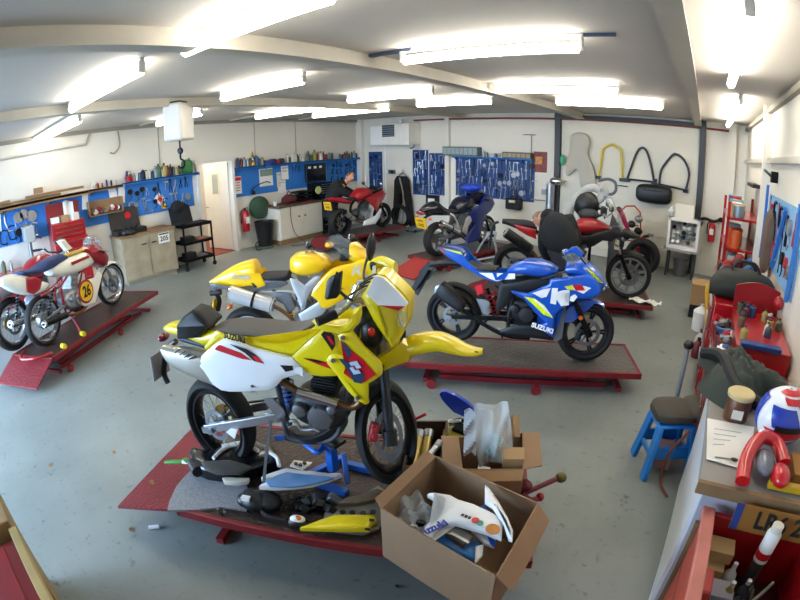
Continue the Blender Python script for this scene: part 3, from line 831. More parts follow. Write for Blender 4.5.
HG = Z(270, 310, 6.667, [(290, 65), (320, 56), (400, 85), (470, 92), (520, 78), (552, 40), (560, -10), (610, -25), (612, 20), (600, 80), (545, 138), (470, 148), (400, 120), (320, 92)])
gd = B.build(hguard(HG, -.26, -1), 'hand_guard', YEL, hb, angle=50)
c = bc
g = MB(); g.loft([(c.x-.06, c.z-.02, c.z+.06, .015, .33), (c.x+.02, c.z-.04, c.z+.09, .03, .33), (c.x+.10, c.z-.02, c.z+.06, .06, .30)], e=2.2); B.build(g, 'hand_guard', YEL, hb)
# second round mirror towards the viewer and tall mirror on the far side
p0, p1, p2 = P3([(352, 300)], -.2)[0], P3([(345, 296)], -.28)[0], P3([(335, 287)], -.3)[0]
g = MB(); g.tube([p0, p1, p2], .007, n=6); mr = B.build(g, 'mirror', BLACK, hb)
g = MB(); g.panel(B.LL(Z(290, 225, 6.318, [(240, 350), (258, 325), (325, 290), (330, 300), (318, 430), (300, 455), (235, 465), (228, 450)]), -.3), -.3, .02, .012, .01, smooth=False); B.build(g, 'mirror_shell', BLACK, mr)
q0, q1, q2 = P3([(364, 278)], .12)[0], P3([(365, 266)], .2)[0], P3([(368, 256)], .22)[0]
g = MB(); g.tube([bc+Vector((0, .15, .02)), q0, q1, q2], .007, n=6); mr = B.build(g, 'mirror', BLACK, hb)
g = MB(); c = P3([(371, 247)], .22)[0]; g.ell(c, (.022, .05, .075), R=Matrix.Rotation(.18, 3, 'Y')); B.build(g, 'mirror_shell', BLACK, mr)
# cables
g = MB()
for k in range(4):
    g.tube([bc+Vector((-.02, -.2+.1*k, .02)), bc+Vector((.07, -.1+.06*k, .05)), bc+Vector((.08, -.03+.02*k, -.08)), bc+Vector((.0, 0, -.2))], .005, n=5)
B.build(g, 'control_cables', BLACK)
g = MB(); g.tube(P3([(383, 365), (384, 380), (387, 400), (388, 425)], -.08), .004, n=5); B.build(g, 'brake_hose', BLACK)
DRZ = B
# tail bag resting on the rear fender
g = MB(); pts = [(188, 318), (201, 303), (211, 309), (220, 318), (208, 332), (188, 331)]
cp = B.Mw @ P3([(204, 331)], 0)[0]
def bagf(u, v):
    return None
bm_ = MB(); t_ = B.LL([(187, 332), (187, 318), (192, 311), (201, 303), (208, 307), (219, 317), (219.5, 320), (207, 333)], 0)
bm_.panel(t_, -.03, .10, .03, .010)
from mathutils import noise as _n0
bm_.v = [v+_n0.noise_vector(v*14)*.022 for v in bm_.v]
bo = bm_.build('tail_bag', mat('crinkled_nylon', '#17181b', .6, bump=.6, scale=3), None)
bo.matrix_world = B.Mw; tag(bo, 'crumpled black nylon bag strapped on the rear fender of the yellow and white supermoto', 'bag')
def decalB(B, pts, y, m, parent, t=.004, nm='decal'):
    q = MB(); q.panel(B.LL(pts, y), y, t); return B.build(q, nm, m, parent, smooth=False)
def pan(B, pts, y, m, nm, t=.012, bulge=.02, inset=.014, parent=None, both=True, smooth=False, loc=False, yy=None):
    P = pts if loc else B.LL(pts, y)
    g = MB(); g.panel(P, y if yy is None else yy, t, bulge, inset, smooth=smooth); a = B.build(g, nm, m, parent, angle=50)
    if both:
        g = MB(); g.panel(P, -(y if yy is None else yy), t, bulge, inset, smooth=smooth, side=1); B.build(g, nm, m, parent, angle=50)
    return a
def loftpx(B, tops, bots, ws, m, nm, e=2.5, yt=0.0, ky=0.7, parent=None, n=20):
    secs = []
    for a, b, w in zip(tops, bots, ws):
        p, q = B.L(*a, yt), B.L(*b, -w*ky); secs.append(((p[0]+q[0])/2, q[1], max(p[1], q[1]+.01), w))
    g = MB(); g.loft(secs, e=e, n=n); return B.build(g, nm, m, parent)

# ================================================================ blue faired bike on the middle lift
LIFT2 = .24
B = Bike('motorcycle', 'bright blue faired sports bike with large white lettering, alone on the middle lift', atz(454, 314, LIFT2+.29), atz(586, 332, LIFT2+.29), .29)
HM = B.steer(22, 25)
DK = mat('dark_rim', '#22242a', .35, .5)
wheel(B, 0, B.wr, .29, .068, .21, 'thin', 5, rimm=DK, disc=1, dr=.10)
wheel(B, B.wb, B.wr, .29, .055, .213, 'thin', 5, M=HM, rimm=DK, disc=1, dr=.13)
caliper(B, B.wb-.09, B.wr-.02, -.075, DK, HM)
hd = B.L(562, 275)
fork(B, (B.wb-.27, .78), .09, .026, .024, BLKM, BLKM, HM)
pv = B.L(508, 316); swingarm(B, pv, .09, BLKM, .028, .045)
e = B.L(524, 310, -.08)
engine(B, (e[0], e[1]-.01), .85, .11, 40, mat('blk_engine', '#2a2b2e', .5, .5, .2), mat('blk_cover', '#3a3b3f', .45, .6, .15))
rframe(B, [B.L3([(495, 285), (515, 292), (535, 282), (566, 272)], s) for s in (-.10, .10)]+[B.L3([(515, 290), (509, 330), (540, 335)], s) for s in (-.09, .09)], BLACK, .02)
# tail
t = Z(405, 240, 5.955, [(205, 38), (260, 34), (330, 50), (358, 85)]); b = Z(405, 240, 5.955, [(208, 58), (250, 88), (320, 130), (370, 165)])
loftpx(B, t, b, [.02, .045, .08, .09], BLUP, 'tail_cowl')
TP = Z(405, 240, 5.955, [(205, 45), (250, 50), (330, 68), (350, 100), (395, 150), (450, 182), (520, 195), (655, 200), (655, 232), (590, 235), (540, 248), (480, 232), (430, 205), (330, 145), (250, 95)])
tp = pan(B, TP, -.10, BLUP, 'tail_panel', bulge=.012)
decalB(B, Z(405, 240, 5.955, [(222, 50), (330, 72), (342, 88), (300, 76)]), -.122, LIME, tp)
decalB(B, Z(405, 240, 5.955, [(440, 195), (655, 200), (655, 232), (590, 235), (548, 246), (500, 228)]), -.122, WDEC, tp)
# letter shapes on the tail: U and S cut in blue over white
decalB(B, Z(405, 240, 5.955, [(520, 194), (545, 194), (548, 222), (572, 222), (592, 194), (618, 196), (592, 236), (540, 240)]), -.126, BLUP, tp)
decalB(B, Z(405, 240, 5.955, [(204, 44), (225, 48), (245, 90), (225, 78)]), -.124, RLENS, tp)
st = Z(405, 240, 5.955, [(372, 125), (420, 150), (480, 155), (545, 158)]); sb = Z(405, 240, 5.955, [(385, 145), (425, 172), (480, 190), (550, 192)])
loftpx(B, st, sb, [.09, .12, .12, .08], SEATB, 'rider_seat')
loftpx(B, Z(405, 240, 5.955, [(212, 34), (260, 38), (320, 52), (355, 75)]), Z(405, 240, 5.955, [(215, 42), (262, 50), (322, 68), (360, 100)]), [.05, .08, .09, .07], SEATB, 'pillion_seat')
# plate hanger
g = MB(); pts = B.L3(Z(405, 240, 5.955, [(330, 140), (250, 135), (150, 145)]), 0); g.tube(pts, .03, n=8); ph = B.build(g, 'plate_hanger', BLACK)
pts = B.L3(Z(405, 240, 5.955, [(165, 150), (110, 215), (55, 315)]), 0); g = MB(); g.bar(pts[0], pts[1], .12, .02, up=(0, 1, 0)); g.bar(pts[1], pts[2], .10, .014, up=(0, 1, 0))
g2 = MB(); g2.box((pts[0]+pts[2])/2, (.16*1.6, .15, .012), Matrix.Rotation(math.atan2(-(pts[2].z-pts[0].z), pts[2].x-pts[0].x), 3, 'Y')); B.build(g2, 'rear_mudflap', BLACK, ph)
B.build(g, 'flap_support', BLACK, ph)
for s in (-.12, .12):
    g = MB(); c = B.L3([(432, 269)], s)[0]; g.ell(c, (.03, .025, .015)); B.build(g, 'indicator', mat('smoke_lens', '#4a4440', .2), ph)
# silencer black with steel tip
a, b = B.L3([(462, 306)], -.16)[0], B.L3([(436, 284)], -.16)[0]
g = MB(); g.panel(B.LL(Z(405, 240, 5.955, [(180, 270), (225, 250), (270, 285), (345, 365), (360, 400), (330, 425), (285, 395), (195, 330)]), -.17), -.16, .08, .02, .012)
sl = B.build(g, 'silencer', BLACK, angle=60)
g = MB(); g.panel(B.LL(Z(405, 240, 5.955, [(178, 290), (190, 260), (228, 250), (215, 285), (190, 320)]), -.17), -.165, .085, .02, .006); B.build(g, 'end_cap', STEEL, sl)
g = MB(); g.tube(B.L3([(463, 310), (480, 322), (505, 335), (530, 338)], -.09), .022, n=10); B.build(g, 'exhaust_pipe', BLKM, sl)
# rear hugger, shock
g = MB(); g.tube([(B.wr*1.0*math.cos(t_)*1.06, 0, B.wr+B.wr*1.06*math.sin(t_)) for t_ in [0.5+i*.25 for i in range(7)]], .035, n=8); B.build(g, 'rear_hugger', BLACK)
shock(B, B.L3([(487, 288)], 0)[0], B.L3([(496, 318)], 0)[0], REDP, .04)
g = MB(); g.panel(B.LL([(475, 286), (482, 284), (484, 292), (478, 295)], -.09), -.09, .03); B.build(g, 'reservoir', RDEC)
g = MB(); g.panel(B.LL(Z(405, 240, 5.955, [(425, 350), (480, 355), (505, 375), (490, 400), (510, 430), (495, 445), (462, 438), (460, 405)]), -.12), -.12, .012); B.build(g, 'footpeg_hanger', ALU)
peg(B, B.L(490, 313)[0], B.L(490, 316)[1], .12, heel=False)
g = MB(); g.tube([Vector((.55, .08, .22)), Vector((.50, .16, .10)), Vector((.46, .24, .005))], .012, n=8); B.build(g, 'side_stand', BLKM)
# tank
t = Z(500, 240, 4.615, [(35, 130), (60, 100), (110, 85), (170, 90), (225, 105), (260, 128)]); b = Z(500, 240, 4.615, [(40, 158), (80, 160), (130, 165), (180, 172), (230, 172), (270, 160)])
loftpx(B, t, b, [.07, .12, .15, .155, .13, .08], BLUP, 'tank', ky=.5)
g = MB(); c = B.L3([(522, 261)], 0)[0]; g.cyl(c, c+Vector((0, 0, .02)), .035); B.build(g, 'fuel_cap', BLKM)
# side fairing
FP = Z(500, 240, 4.615, [(232, 178), (330, 165), (410, 160), (440, 175), (470, 215), (465, 245), (440, 262), (395, 270), (350, 268), (330, 285), (295, 310), (260, 340), (250, 390), (250, 450), (170, 395), (215, 380), (160, 330), (110, 270), (60, 245), (52, 232), (130, 245), (180, 222), (228, 200)])
fp = pan(B, FP, -.17, BLUP, 'side_fairing', bulge=.02, inset=.012)
pan(B, Z(500, 240, 4.615, [(0, 205), (80, 195), (150, 180), (235, 182), (225, 205), (170, 225), (120, 245), (60, 235), (30, 300), (0, 330), (-20, 320), (-10, 260)]), -.13, BLACK, 'frame_cover', bulge=.006)
pan(B, Z(500, 240, 4.615, [(60, 395), (170, 392), (250, 452), (245, 462), (0, 430), (0, 415)]), -.14, BLACK, 'belly_pan', bulge=.01)
decalB(B, Z(500, 240, 4.615, [(112, 262), (160, 270), (205, 302), (245, 360), (200, 345), (155, 300)]), -.204, LIME, fp)
decalB(B, Z(500, 240, 4.615, [(128, 268), (165, 275), (210, 312), (240, 352), (205, 325), (165, 288)]), -.207, WDEC, fp, .002)
decalB(B, Z(500, 240, 4.615, [(122, 266), (150, 272), (195, 312), (232, 352), (200, 338), (158, 300)]), -.209, LIME, fp, .002)
# big white letters on the fairing
for poly in ([(150, 245), (200, 228), (235, 222), (215, 262), (190, 268), (195, 248), (180, 262)],
             [(240, 222), (268, 222), (262, 240), (292, 232), (322, 232), (280, 258), (318, 300), (282, 305), (262, 275), (258, 298), (232, 292)],
             [(325, 262), (345, 250), (358, 262), (340, 285), (322, 280)]):
    decalB(B, Z(500, 240, 4.615, poly), -.206, WDEC, fp)
decalB(B, Z(500, 240, 4.615, [(298, 215), (335, 208), (390, 212), (420, 222), (385, 248), (345, 232), (310, 228)]), -.205, WDEC, fp)
decalB(B, Z(500, 240, 4.615, [(298, 216), (332, 208), (342, 232), (312, 226)]), -.209, LIME, fp)
decalB(B, Z(500, 240, 4.615, [(335, 208), (375, 205), (378, 220), (392, 232), (350, 234), (352, 218)]), -.2105, RDEC, fp)
a, b = B.L3([(534, 324)], -.166)[0], B.L3([(552, 330)], -.166)[0]; an = math.atan2(b.z-a.z, b.x-a.x)
text('SUZUKI', fp, WDEC, (a+b)/2+Vector((0, -.035, 0)), .062, (PI/2, -an, 0), bold=.003)
# nose, screen
t = Z(500, 240, 4.615, [(310, 95), (370, 75), (420, 105), (460, 150), (485, 190)]); b = Z(500, 240, 4.615, [(330, 165), (390, 185), (430, 215), (465, 225), (487, 205)])
nz = loftpx(B, [(566, 262), (578, 258), (590, 264), (600, 274), (606, 284)], [(566, 276), (580, 280), (590, 288), (600, 292), (606, 288)], [.12, .15, .15, .11, .05], BLUP, 'nose_fairing', ky=.9)
g = MB()
scr = B.L3([(574, 250), (590, 262)], 0)
g.grid(lambda u, v: Vector((scr[0].x+(scr[1].x-scr[0].x)*u-.10*(abs(v-.5)*2)**2, (v-.5)*(.20+.10*u), scr[0].z+(scr[1].z-scr[0].z)*u-.05*(abs(v-.5)*2)**2)), 6, 8, .004)
B.build(g, 'windscreen', mat('smoke_screen', '#7a868c', .08, alpha=.38))
decalB(B, Z(500, 240, 4.615, [(398, 128), (430, 150), (478, 200), (462, 196), (425, 165)]), -.135, LIME, nz)
g = MB(); g.ell(B.L3([(605, 286)], 0)[0], (.03, .10, .035)); B.build(g, 'headlight', GLS, nz)
g = MB(); g.panel(B.LL(Z(490, 170, 4.618, [(342, 383), (378, 356), (402, 352), (432, 384), (424, 404), (390, 382)]), -.22), -.22, .03, .01, .006); mr = B.build(g, 'mirror', BLUP)
g = MB(); g.panel(B.LL(Z(490, 170, 4.618, [(372, 362), (402, 354), (430, 386), (420, 400), (395, 380)]), -.24), -.242, .006); B.build(g, 'mirror_glass', MIRR, mr)
g = MB(); g.tube(B.L3([(580, 257), (586, 264)], -.2), .008); B.build(g, 'mirror_stem', BLACK, mr)
c = B.L3([(566, 252)], .24)[0]; mirror(B, [c+Vector((.02, -.12, -.08)), c], c, (.02, .06, .03), m=BLUP)
bars(B, (B.wb-.30, .82), .30, .01, .10, HM)
g = MB(); 
for k in range(3): g.tube([(B.wb-.30, -.1+.1*k, .84), (B.wb-.20, -.05+.05*k, .90), (B.wb-.2, 0, .75)], .006, n=5)
B.build(g, 'control_cables', BLACK)
# front mudguard
g = MB(HM); g.grid(lambda u, v: Vector((B.wb+.315*math.cos(math.radians(62+100*u)), (v-.5)*.12, B.wr+.315*math.sin(math.radians(62+100*u))-.03*(abs(v-.5)*2)**2)), 12, 6, .006)
for sd in (-.06, .06):
    g.panel([(B.wb-.30, B.wr+.08), (B.wb-.22, B.wr+.22), (B.wb-.05, B.wr+.31), (B.wb+.06, B.wr+.30), (B.wb-.02, B.wr+.22), (B.wb-.16, B.wr+.10)], sd, .006)
B.build(g, 'front_mudguard', BLUP)
g = MB(HM); g.cyl((B.wb-.10, -.12, B.wr+.15), (B.wb-.10, -.105, B.wr+.15), .022); B.build(g, 'side_reflector', ORG)
g = MB(); g.panel(B.LL([(553, 305), (560, 302), (566, 308), (563, 335), (556, 340)], -.05), -.02, .22); B.build(g, 'radiator', mat('radiator_grey', '#7d838a', .5, .5))
BLUEB = B

# ================================================================ yellow sports bike with single seat hump
B = Bike('motorcycle', 'yellow sports bike with humped tail and silver silencer, behind the near supermoto', (-4.02, 2.80, .31), (-2.93, 3.62, .31), .31)
HM = B.steer(-6, 24)
wheel(B, 0, B.wr, .315, .085, .215, 'cast', 3, rimm=mat('silver_rim', '#c9cbd0', .4, .5), disc=1, dr=.11)
wheel(B, B.wb, B.wr, .30, .06, .21, 'cast', 3, M=HM, rimm=mat('silver_rim', '#c9cbd0', .4, .5), disc=2, dr=.15)
fork(B, (B.wb-.27, .82), .10, .028, .03, BLKM, GOLD, HM)
caliper(B, B.wb-.10, B.wr, -.09, GOLD, HM)
pv = B.L(305, 318); swingarm(B, (.52, .40), .10, ALU, .03, .06)
engine(B, (.66, .42), 1.0, .16, 20, ALD, ALU, vtwin=True)
s_ = lambda pts: Z(200, 240, 6.667, pts)
t = s_([(65, 270), (150, 215), (230, 165), (320, 135), (378, 128), (392, 190), (402, 240)]); b = s_([(68, 285), (150, 310), (240, 320), (320, 325), (375, 325), (390, 335), (402, 330)])
tl_ = loftpx(B, t, b, [.03, .07, .10, .12, .125, .13, .13], YEL2, 'tail_cowl', ky=.6)
GR = mat('dark_grey_paint', '#55585c', .4, coat=.3)
pan(B, s_([(60, 285), (140, 300), (250, 318), (345, 310), (380, 320), (440, 300), (420, 270), (480, 268), (570, 272), (590, 290), (540, 315), (430, 330), (380, 338), (260, 330), (120, 322), (90, 345)]), -.11, GR, 'lower_tail_panel', bulge=.008)
pan(B, s_([(160, 262), (230, 215), (400, 225), (440, 300), (385, 318), (345, 300), (250, 312)]), -.115, YEL2, 'tail_side', bulge=.01)
a, b = B.L3(s_([(200, 252)]), -.13)[0], B.L3(s_([(355, 256)]), -.13)[0]
text('SV650', tl_, mat('logo_silver', '#c8c3b0', .4), (a+b)/2-Vector((0, .012, -.01)), .055, (PI/2, -math.atan2(b.z-a.z, b.x-a.x), 0), sx=1.35, bold=.002)
decalB(B, s_([(340, 288), (355, 286), (382, 312), (365, 318)]), -.132, BDEC, tl_)
loftpx(B, s_([(408, 222), (480, 215), (560, 212), (590, 200)]), s_([(412, 258), (480, 268), (560, 270), (600, 262)]), [.11, .13, .12, .09], SEATB, 'seat')
g = MB(); g.ell(B.L3(s_([(118, 325)]), 0)[0], (.05, .07, .03)); B.build(g, 'tail_light', RLENS)
g = MB(); p_ = B.L3(s_([(100, 345), (130, 400), (118, 470)]), 0); g.tube(p_, .025, n=8); hg = B.build(g, 'plate_hanger', BLACK)
g = MB(); c = B.L3(s_([(120, 455)]), 0)[0]; g.box(c-Vector((.03, 0, 0)), (.012, .19, .24), Matrix.Rotation(.2, 3, 'Y')); npz = B.build(g, 'number_plate', PLATE, hg)
text('VX02', npz, BDEC, c+Vector((-.045, 0, .05)), .085, (PI/2, .0, -PI/2), sx=.8); text('FEF', npz, BDEC, c+Vector((-.045, 0, -.05)), .085, (PI/2, 0, -PI/2), sx=.8)
for sd in (-.13, .13):
    g = MB(); c = B.L3(s_([(200, 445)]), sd)[0]; g.ell(c, (.03, .03, .02)); g.cyl(c, (c.x, sd*.2, c.z), .008); B.build(g, 'indicator', ORG, hg)
g = MB(); c = B.L3(s_([(70, 355)]), -.05)[0]; g.cyl(c, c+Vector((.12, 0, .01)), .03); B.build(g, 'rack_stub', BLACK, hg)
silencer(B, B.L3(s_([(500, 440)]), -.17)[0], B.L3(s_([(190, 350)]), -.17)[0], .085, mat('bright_alloy', '#d3d5d8', .3, .6), CHR, [B.L3(s_([(560, 480)]), -.17)[0], B.L3(s_([(620, 540)]), -.16)[0], (.62, -.12, .22)], e=.9)
Af = mat('alloy_frame', '#c4c6c9', .4, .6)
pan(B, s_([(600, 255), (650, 265), (700, 300), (770, 240), (800, 235), (800, 270), (740, 330), (720, 380), (700, 450), (680, 470), (665, 430), (650, 380), (620, 320)]), -.14, Af, 'frame_spar', bulge=.008)
pan(B, [(B.L(300, 300)[0], .58), (.95, .80), (1.0, .86), (1.03, .80), (.75, .50), (.62, .45)], -.14, Af, 'frame_beam', loc=True, bulge=.008)
rframe(B, [B.L3(s_([(330, 335), (450, 345), (560, 340), (640, 350)]), y) for y in (-.10, .10)], Af, .015, 'subframe')
g = MB(); g.panel(B.LL(s_([(480, 330), (530, 345), (600, 350), (640, 440), (600, 500), (560, 420), (520, 400)]), -.10), -.10, .05, .01, .01); B.build(g, 'engine_side', ALD)
# tank
u_ = lambda pts: Z(290, 225, 6.318, pts)
t = u_([(5, 205), (40, 175), (110, 165), (180, 172), (235, 195), (262, 235)]); b = u_([(8, 300), (50, 325), (110, 332), (170, 318), (230, 280), (262, 255)])
tk = loftpx(B, t, b, [.09, .14, .165, .165, .14, .09], YEL2, 'tank', ky=.7)
c = B.L3(u_([(140, 176)]), -.03)[0]; text('SUZUKI', tk, BDEC, c+Vector((.02, -.02, .016)), .05, (.12, 0, 0), bold=.002)
# main fairing, traced
FY = u_([(255, 282), (300, 262), (390, 240), (470, 215), (490, 205), (500, 300), (470, 330), (440, 345), (400, 440), (370, 445), (330, 470), (240, 525), (200, 520), (170, 470), (135, 440), (150, 400), (205, 330)])
fy = pan(B, FY, -.20, YEL2, 'side_fairing', bulge=.02)
a, b = B.L3(u_([(375, 290)]), -.22)[0], B.L3(u_([(450, 292)]), -.22)[0]
text('R', fy, mat('logo_silver', '#c8c3b0', .4), a+Vector((.06, -.01, 0)), .13, (PI/2, 0, 0), shear=.3, sx=1.3, bold=.003)
pan(B, u_([(520, 265), (590, 262), (602, 300), (580, 345), (560, 340), (570, 310), (520, 300)]), -.05, YEL2, 'far_fairing_edge', both=False, yy=.1, bulge=.02)
nx = loftpx(B, [(348, 243), (356, 243), (366, 252), (376, 262)], [(352, 262), (362, 268), (372, 274), (380, 276)], [.14, .16, .13, .05], YEL2, 'nose_fairing', ky=.9)
g = MB(); sc0 = B.L3(u_([(350, 130)]), 0)[0]
g.grid(lambda u, v: Vector((sc0.x-.06+.22*u-.12*(abs(v-.5)*2)**2, (v-.5)*(.22+.14*u), sc0.z+.12-.16*u-.05*(abs(v-.5)*2)**2)), 6, 8, .004)
B.build(g, 'windscreen', mat('smoke_screen', '#7a868c', .08, alpha=.38))
g = MB(); cc = B.L3(u_([(345, 190)]), 0)[0]; g.box(cc, (.10, .24, .08)); B.build(g, 'instrument_panel', BLACK, bevel=.02)
bars(B, (B.wb-.33, .88), .33, .01, .08, HM)
for sd, px in ((.36, (309, 245)), (-.2, (352, 238))):
    c = B.L3([px], sd)[0]; mirror(B, [c+Vector((.12, -sd*.5, -.12)), c+Vector((.04, 0, -.01)), c], c, (.02, .075, .04))
g = MB(); c = B.L3([(320, 245)], .30)[0]; g.ell(c+Vector((.1, 0, 0)), (.05, .09, .03)); B.build(g, 'clutch_guard', YEL2)
g = MB(HM); g.grid(lambda u, v: Vector((B.wb+.325*math.cos(math.radians(20+130*u)), (v-.5)*.13, B.wr+.325*math.sin(math.radians(20+130*u))-.03*(abs(v-.5)*2)**2)), 12, 6, .006); B.build(g, 'front_mudguard', YEL2)
shock(B, (.45, 0, .62), (.50, 0, .38), YEL2, .035)
YSB = B
# ================================================================ vintage racer with number 26
LIFT3 = .27
B = Bike('motorcycle', 'vintage white and red racing bike with round yellow number 26, on the left red lift', atz(43, 320.5, LIFT3+.31), atz(110.5, 284, LIFT3+.31), .31)
HM = B.steer(-3, 26); SR = mat('polished_rim', '#b9bcc0', .25, .9)
wheel(B, 0, B.wr, .31, .05, .25, 'wire', rimm=SR, disc=0); wheel(B, B.wb, B.wr, .305, .045, .25, 'wire', M=HM, rimm=SR, disc=1, dr=.13)
g = MB(); g.lathe([(.09, -.04), (.10, 0), (.09, .04)], (0, 0, B.wr), 'y', 20); B.build(g, 'drum_brake', ALU)
fork(B, (B.wb-.25, .80), .09, .025, .022, ALU, CHR, HM)
swingarm(B, (.45, .38), .08, ALU, .025, .04); engine(B, (.58, .40), 1.0, .14, 12, ALU, ALU)
v_ = lambda pts: Z(0, 220, 3.53, pts)
CREAMW = mat('aged_white_paint', '#efeee2', .3, coat=.4)
NVY = mat('navy_seat', '#22386a', .7)
CLR = mat('clear_screen', '#dfe6ea', .08, trans=.8)
DRED = mat('dark_red_paint', '#a01226', .3, coat=.5)
tcl = loftpx(B, v_([(2, 205), (45, 186), (105, 190), (148, 205), (165, 215)]), v_([(8, 235), (50, 262), (100, 275), (140, 262), (160, 240)]), [.05, .10, .12, .12, .09], CREAMW, 'seat_hump', ky=.8)
pan(B, v_([(92, 205), (120, 200), (148, 212), (140, 245), (118, 262), (95, 255)]), -.12, DRED, 'hump_red_band', bulge=.01, parent=tcl)
loftpx(B, v_([(70, 180), (125, 165), (160, 140), (210, 118), (232, 128)]), v_([(72, 195), (130, 195), (170, 180), (215, 160), (240, 150)]), [.10, .12, .12, .10, .06], NVY, 'seat', ky=.6)
tk = loftpx(B, v_([(176, 165), (205, 140), (255, 122), (300, 108), (322, 122)]), v_([(178, 200), (205, 208), (250, 200), (300, 175), (320, 160)]), [.09, .13, .14, .13, .09], CREAMW, 'tank', ky=.7)
decalB(B, v_([(250, 150), (312, 125), (318, 132), (255, 160)]), -.147, DRED, tk)
loftpx(B, v_([(195, 135), (255, 112), (290, 100)]), v_([(200, 145), (255, 124), (295, 112)]), [.05, .07, .05], mat('gold_stripe', '#c9a227', .4), 'tank_stripe', parent=tk)
nf = loftpx(B, v_([(300, 100), (330, 78), (362, 92), (378, 125)]), v_([(312, 135), (340, 165), (362, 175), (378, 140)]), [.14, .17, .15, .06], DRED, 'head_fairing', ky=.8)
g = MB(); c = B.L3(v_([(322, 80)]), 0)[0]; g.ell(c, (.13, .12, .10)); B.build(g, 'bubble_screen', CLR, nf)
pan(B, v_([(345, 180), (358, 195), (335, 290), (300, 305), (282, 296), (276, 250), (290, 215), (330, 205)]), -.15, CREAMW, 'side_fairing', bulge=.015)
g = MB(); c = B.L3(v_([(302, 252)]), -.18)[0]; g.lathe([(.15, .0), (.155, -.012), (.001, -.012)], c, 'y', 28); rp = B.build(g, 'number_roundel', DRED)
g = MB(); g.lathe([(.125, -.012), (.125, -.022), (.001, -.022)], c, 'y', 28); B.build(g, 'yellow_disc', mat('number_yellow', '#f0c21a', .4), rp)
text('26', rp, BDEC, c+Vector((0, -.026, 0)), .20, (PI/2, 0, 0), bold=.006, sx=.8)
g = MB(HM); g.grid(lambda u, v: Vector((B.wb+.33*math.cos(math.radians(35+120*u)), (v-.5)*.13, B.wr+.33*math.sin(math.radians(35+120*u))-.03*(abs(v-.5)*2)**2)), 12, 6, .006); B.build(g, 'front_mudguard', CREAMW)
bars(B, (B.wb-.30, .90), .30, -.03, .1, HM)
silencer(B, (.30, -.16, .28), (-.18, -.19, .33), .045, BLKM, CHR, [(.5, -.15, .22), (.75, -.13, .25), (.85, -.06, .40), (.68, -.03, .58)])
for s in (-.09, .09): shock(B, (.02, s, .36), (.22, s, .64), STEEL, .028)
rframe(B, [[(.0, s, .62), (.35, s, .62), (.62, s*.6, .72), (1.0, 0, .82)] for s in (-.07, .07)]+[[(1.0, 0, .78), (.88, s, .45), (.78, s, .24), (.4, s, .24), (.38, s, .6)] for s in (-.07, .07)], DRED, .014)
g = MB(); g.ell(B.L3(v_([(212, 75)]), .1)[0], (.10, .06, .04)); B.build(g, 'clip_on_cover', BLACK)
g = MB(); g.panel(B.LL(v_([(205, 75), (220, 68), (248, 100), (232, 108)]), .0), .0, .08); B.build(g, 'instrument_cover', CREAMW)
VINT = B

# ================================================================ bike half hidden behind it at the left edge of the view
off = VINT.ey*.62
B = Bike('motorcycle', 'partly hidden dark red and silver motorcycle behind the number 26 racer', atz(12, 324, LIFT3+.31), atz(12, 324, LIFT3+.31)+VINT.ex*1.36, .31)
wheel(B, 0, B.wr, .33, .06, .24, 'wire', rimm=SR, disc=1); wheel(B, B.wb, B.wr, .31, .05, .24, 'wire', rimm=SR, disc=1)
fork(B, (B.wb-.25, .85), .09); swingarm(B, (.45, .38)); engine(B, (.6, .42), 1.0, .15, 10)
g = MB(); g.loft([(-.35, .72, .80, .04), (-.2, .66, .84, .09), (0, .66, .83, .11), (.15, .68, .80, .10)]); B.build(g, 'tail_cowl', mat('silver_paint', '#b7babd', .3, .6))
g = MB(); g.loft([(.05, .74, .82, .1), (.25, .74, .83, .12), (.45, .75, .86, .10)]); B.build(g, 'seat', SEATB)
g = MB(); g.loft([(.40, .70, .88, .10), (.6, .68, .98, .15), (.85, .70, .98, .13), (.95, .75, .90, .08)]); B.build(g, 'tank', DRED)
bars(B, (B.wb-.3, .95)); silencer(B, (.3, -.17, .3), (-.2, -.2, .38), .05, CHR, CHR, [(.6, -.14, .22), (.9, -.05, .5)])
rframe(B, [[(-.2, s, .7), (.4, s, .68), (1.0, 0, .82)] for s in (-.07, .07)], BLKM, .014)
for s in (-.09, .09): shock(B, (.02, s, .36), (.15, s, .66), STEEL, .028)
g = MB(); g.ell((B.wb-.1, 0, .85), (.08, .09, .09)); B.build(g, 'headlight', CHR)

# ================================================================ red sports bike on the far lift in the corner
LIFT4 = .24
B = Bike('motorcycle', 'red sports bike with yellow plate seen from behind, a mechanic leaning over it', atz(340, 222.5, LIFT4+.30), atz(340, 222.5, LIFT4+.30)+Vector((.12, 1.39, 0)), .31)
HM = B.steer(0, 24)
wheel(B, 0, B.wr, .315, .09, .215, 'cast', 5, disc=1); wheel(B, B.wb, B.wr, .30, .06, .21, 'cast', 5, disc=2)
fork(B, (B.wb-.26, .82), .10, .026, .03, BLKM, GOLD)
swingarm(B, (.45, .40), .10, BLKM, .035, .06); engine(B, (.66, .42), 1.05, .17, 25)
g = MB(); g.loft([(-.38, .86, .90, .03), (-.2, .80, .90, .08), (.05, .74, .86, .12), (.25, .70, .80, .13)]); B.build(g, 'tail_cowl', DRED)
g = MB(); g.loft([(.10, .80, .86, .11), (.28, .76, .83, .14), (.48, .76, .86, .11)]); B.build(g, 'seat', SEATB)
g = MB(); g.loft([(.42, .74, .90, .11), (.58, .72, 1.02, .16), (.80, .74, 1.03, .16), (.98, .80, .96, .10)]); B.build(g, 'tank', REDP)
pan(B, [(.62, .78), (.95, .88), (1.18, .95), (1.32, .85), (1.22, .72), (1.08, .62), (.98, .45), (.86, .60), (.74, .68)], -.20, REDP, 'side_fairing', loc=True)
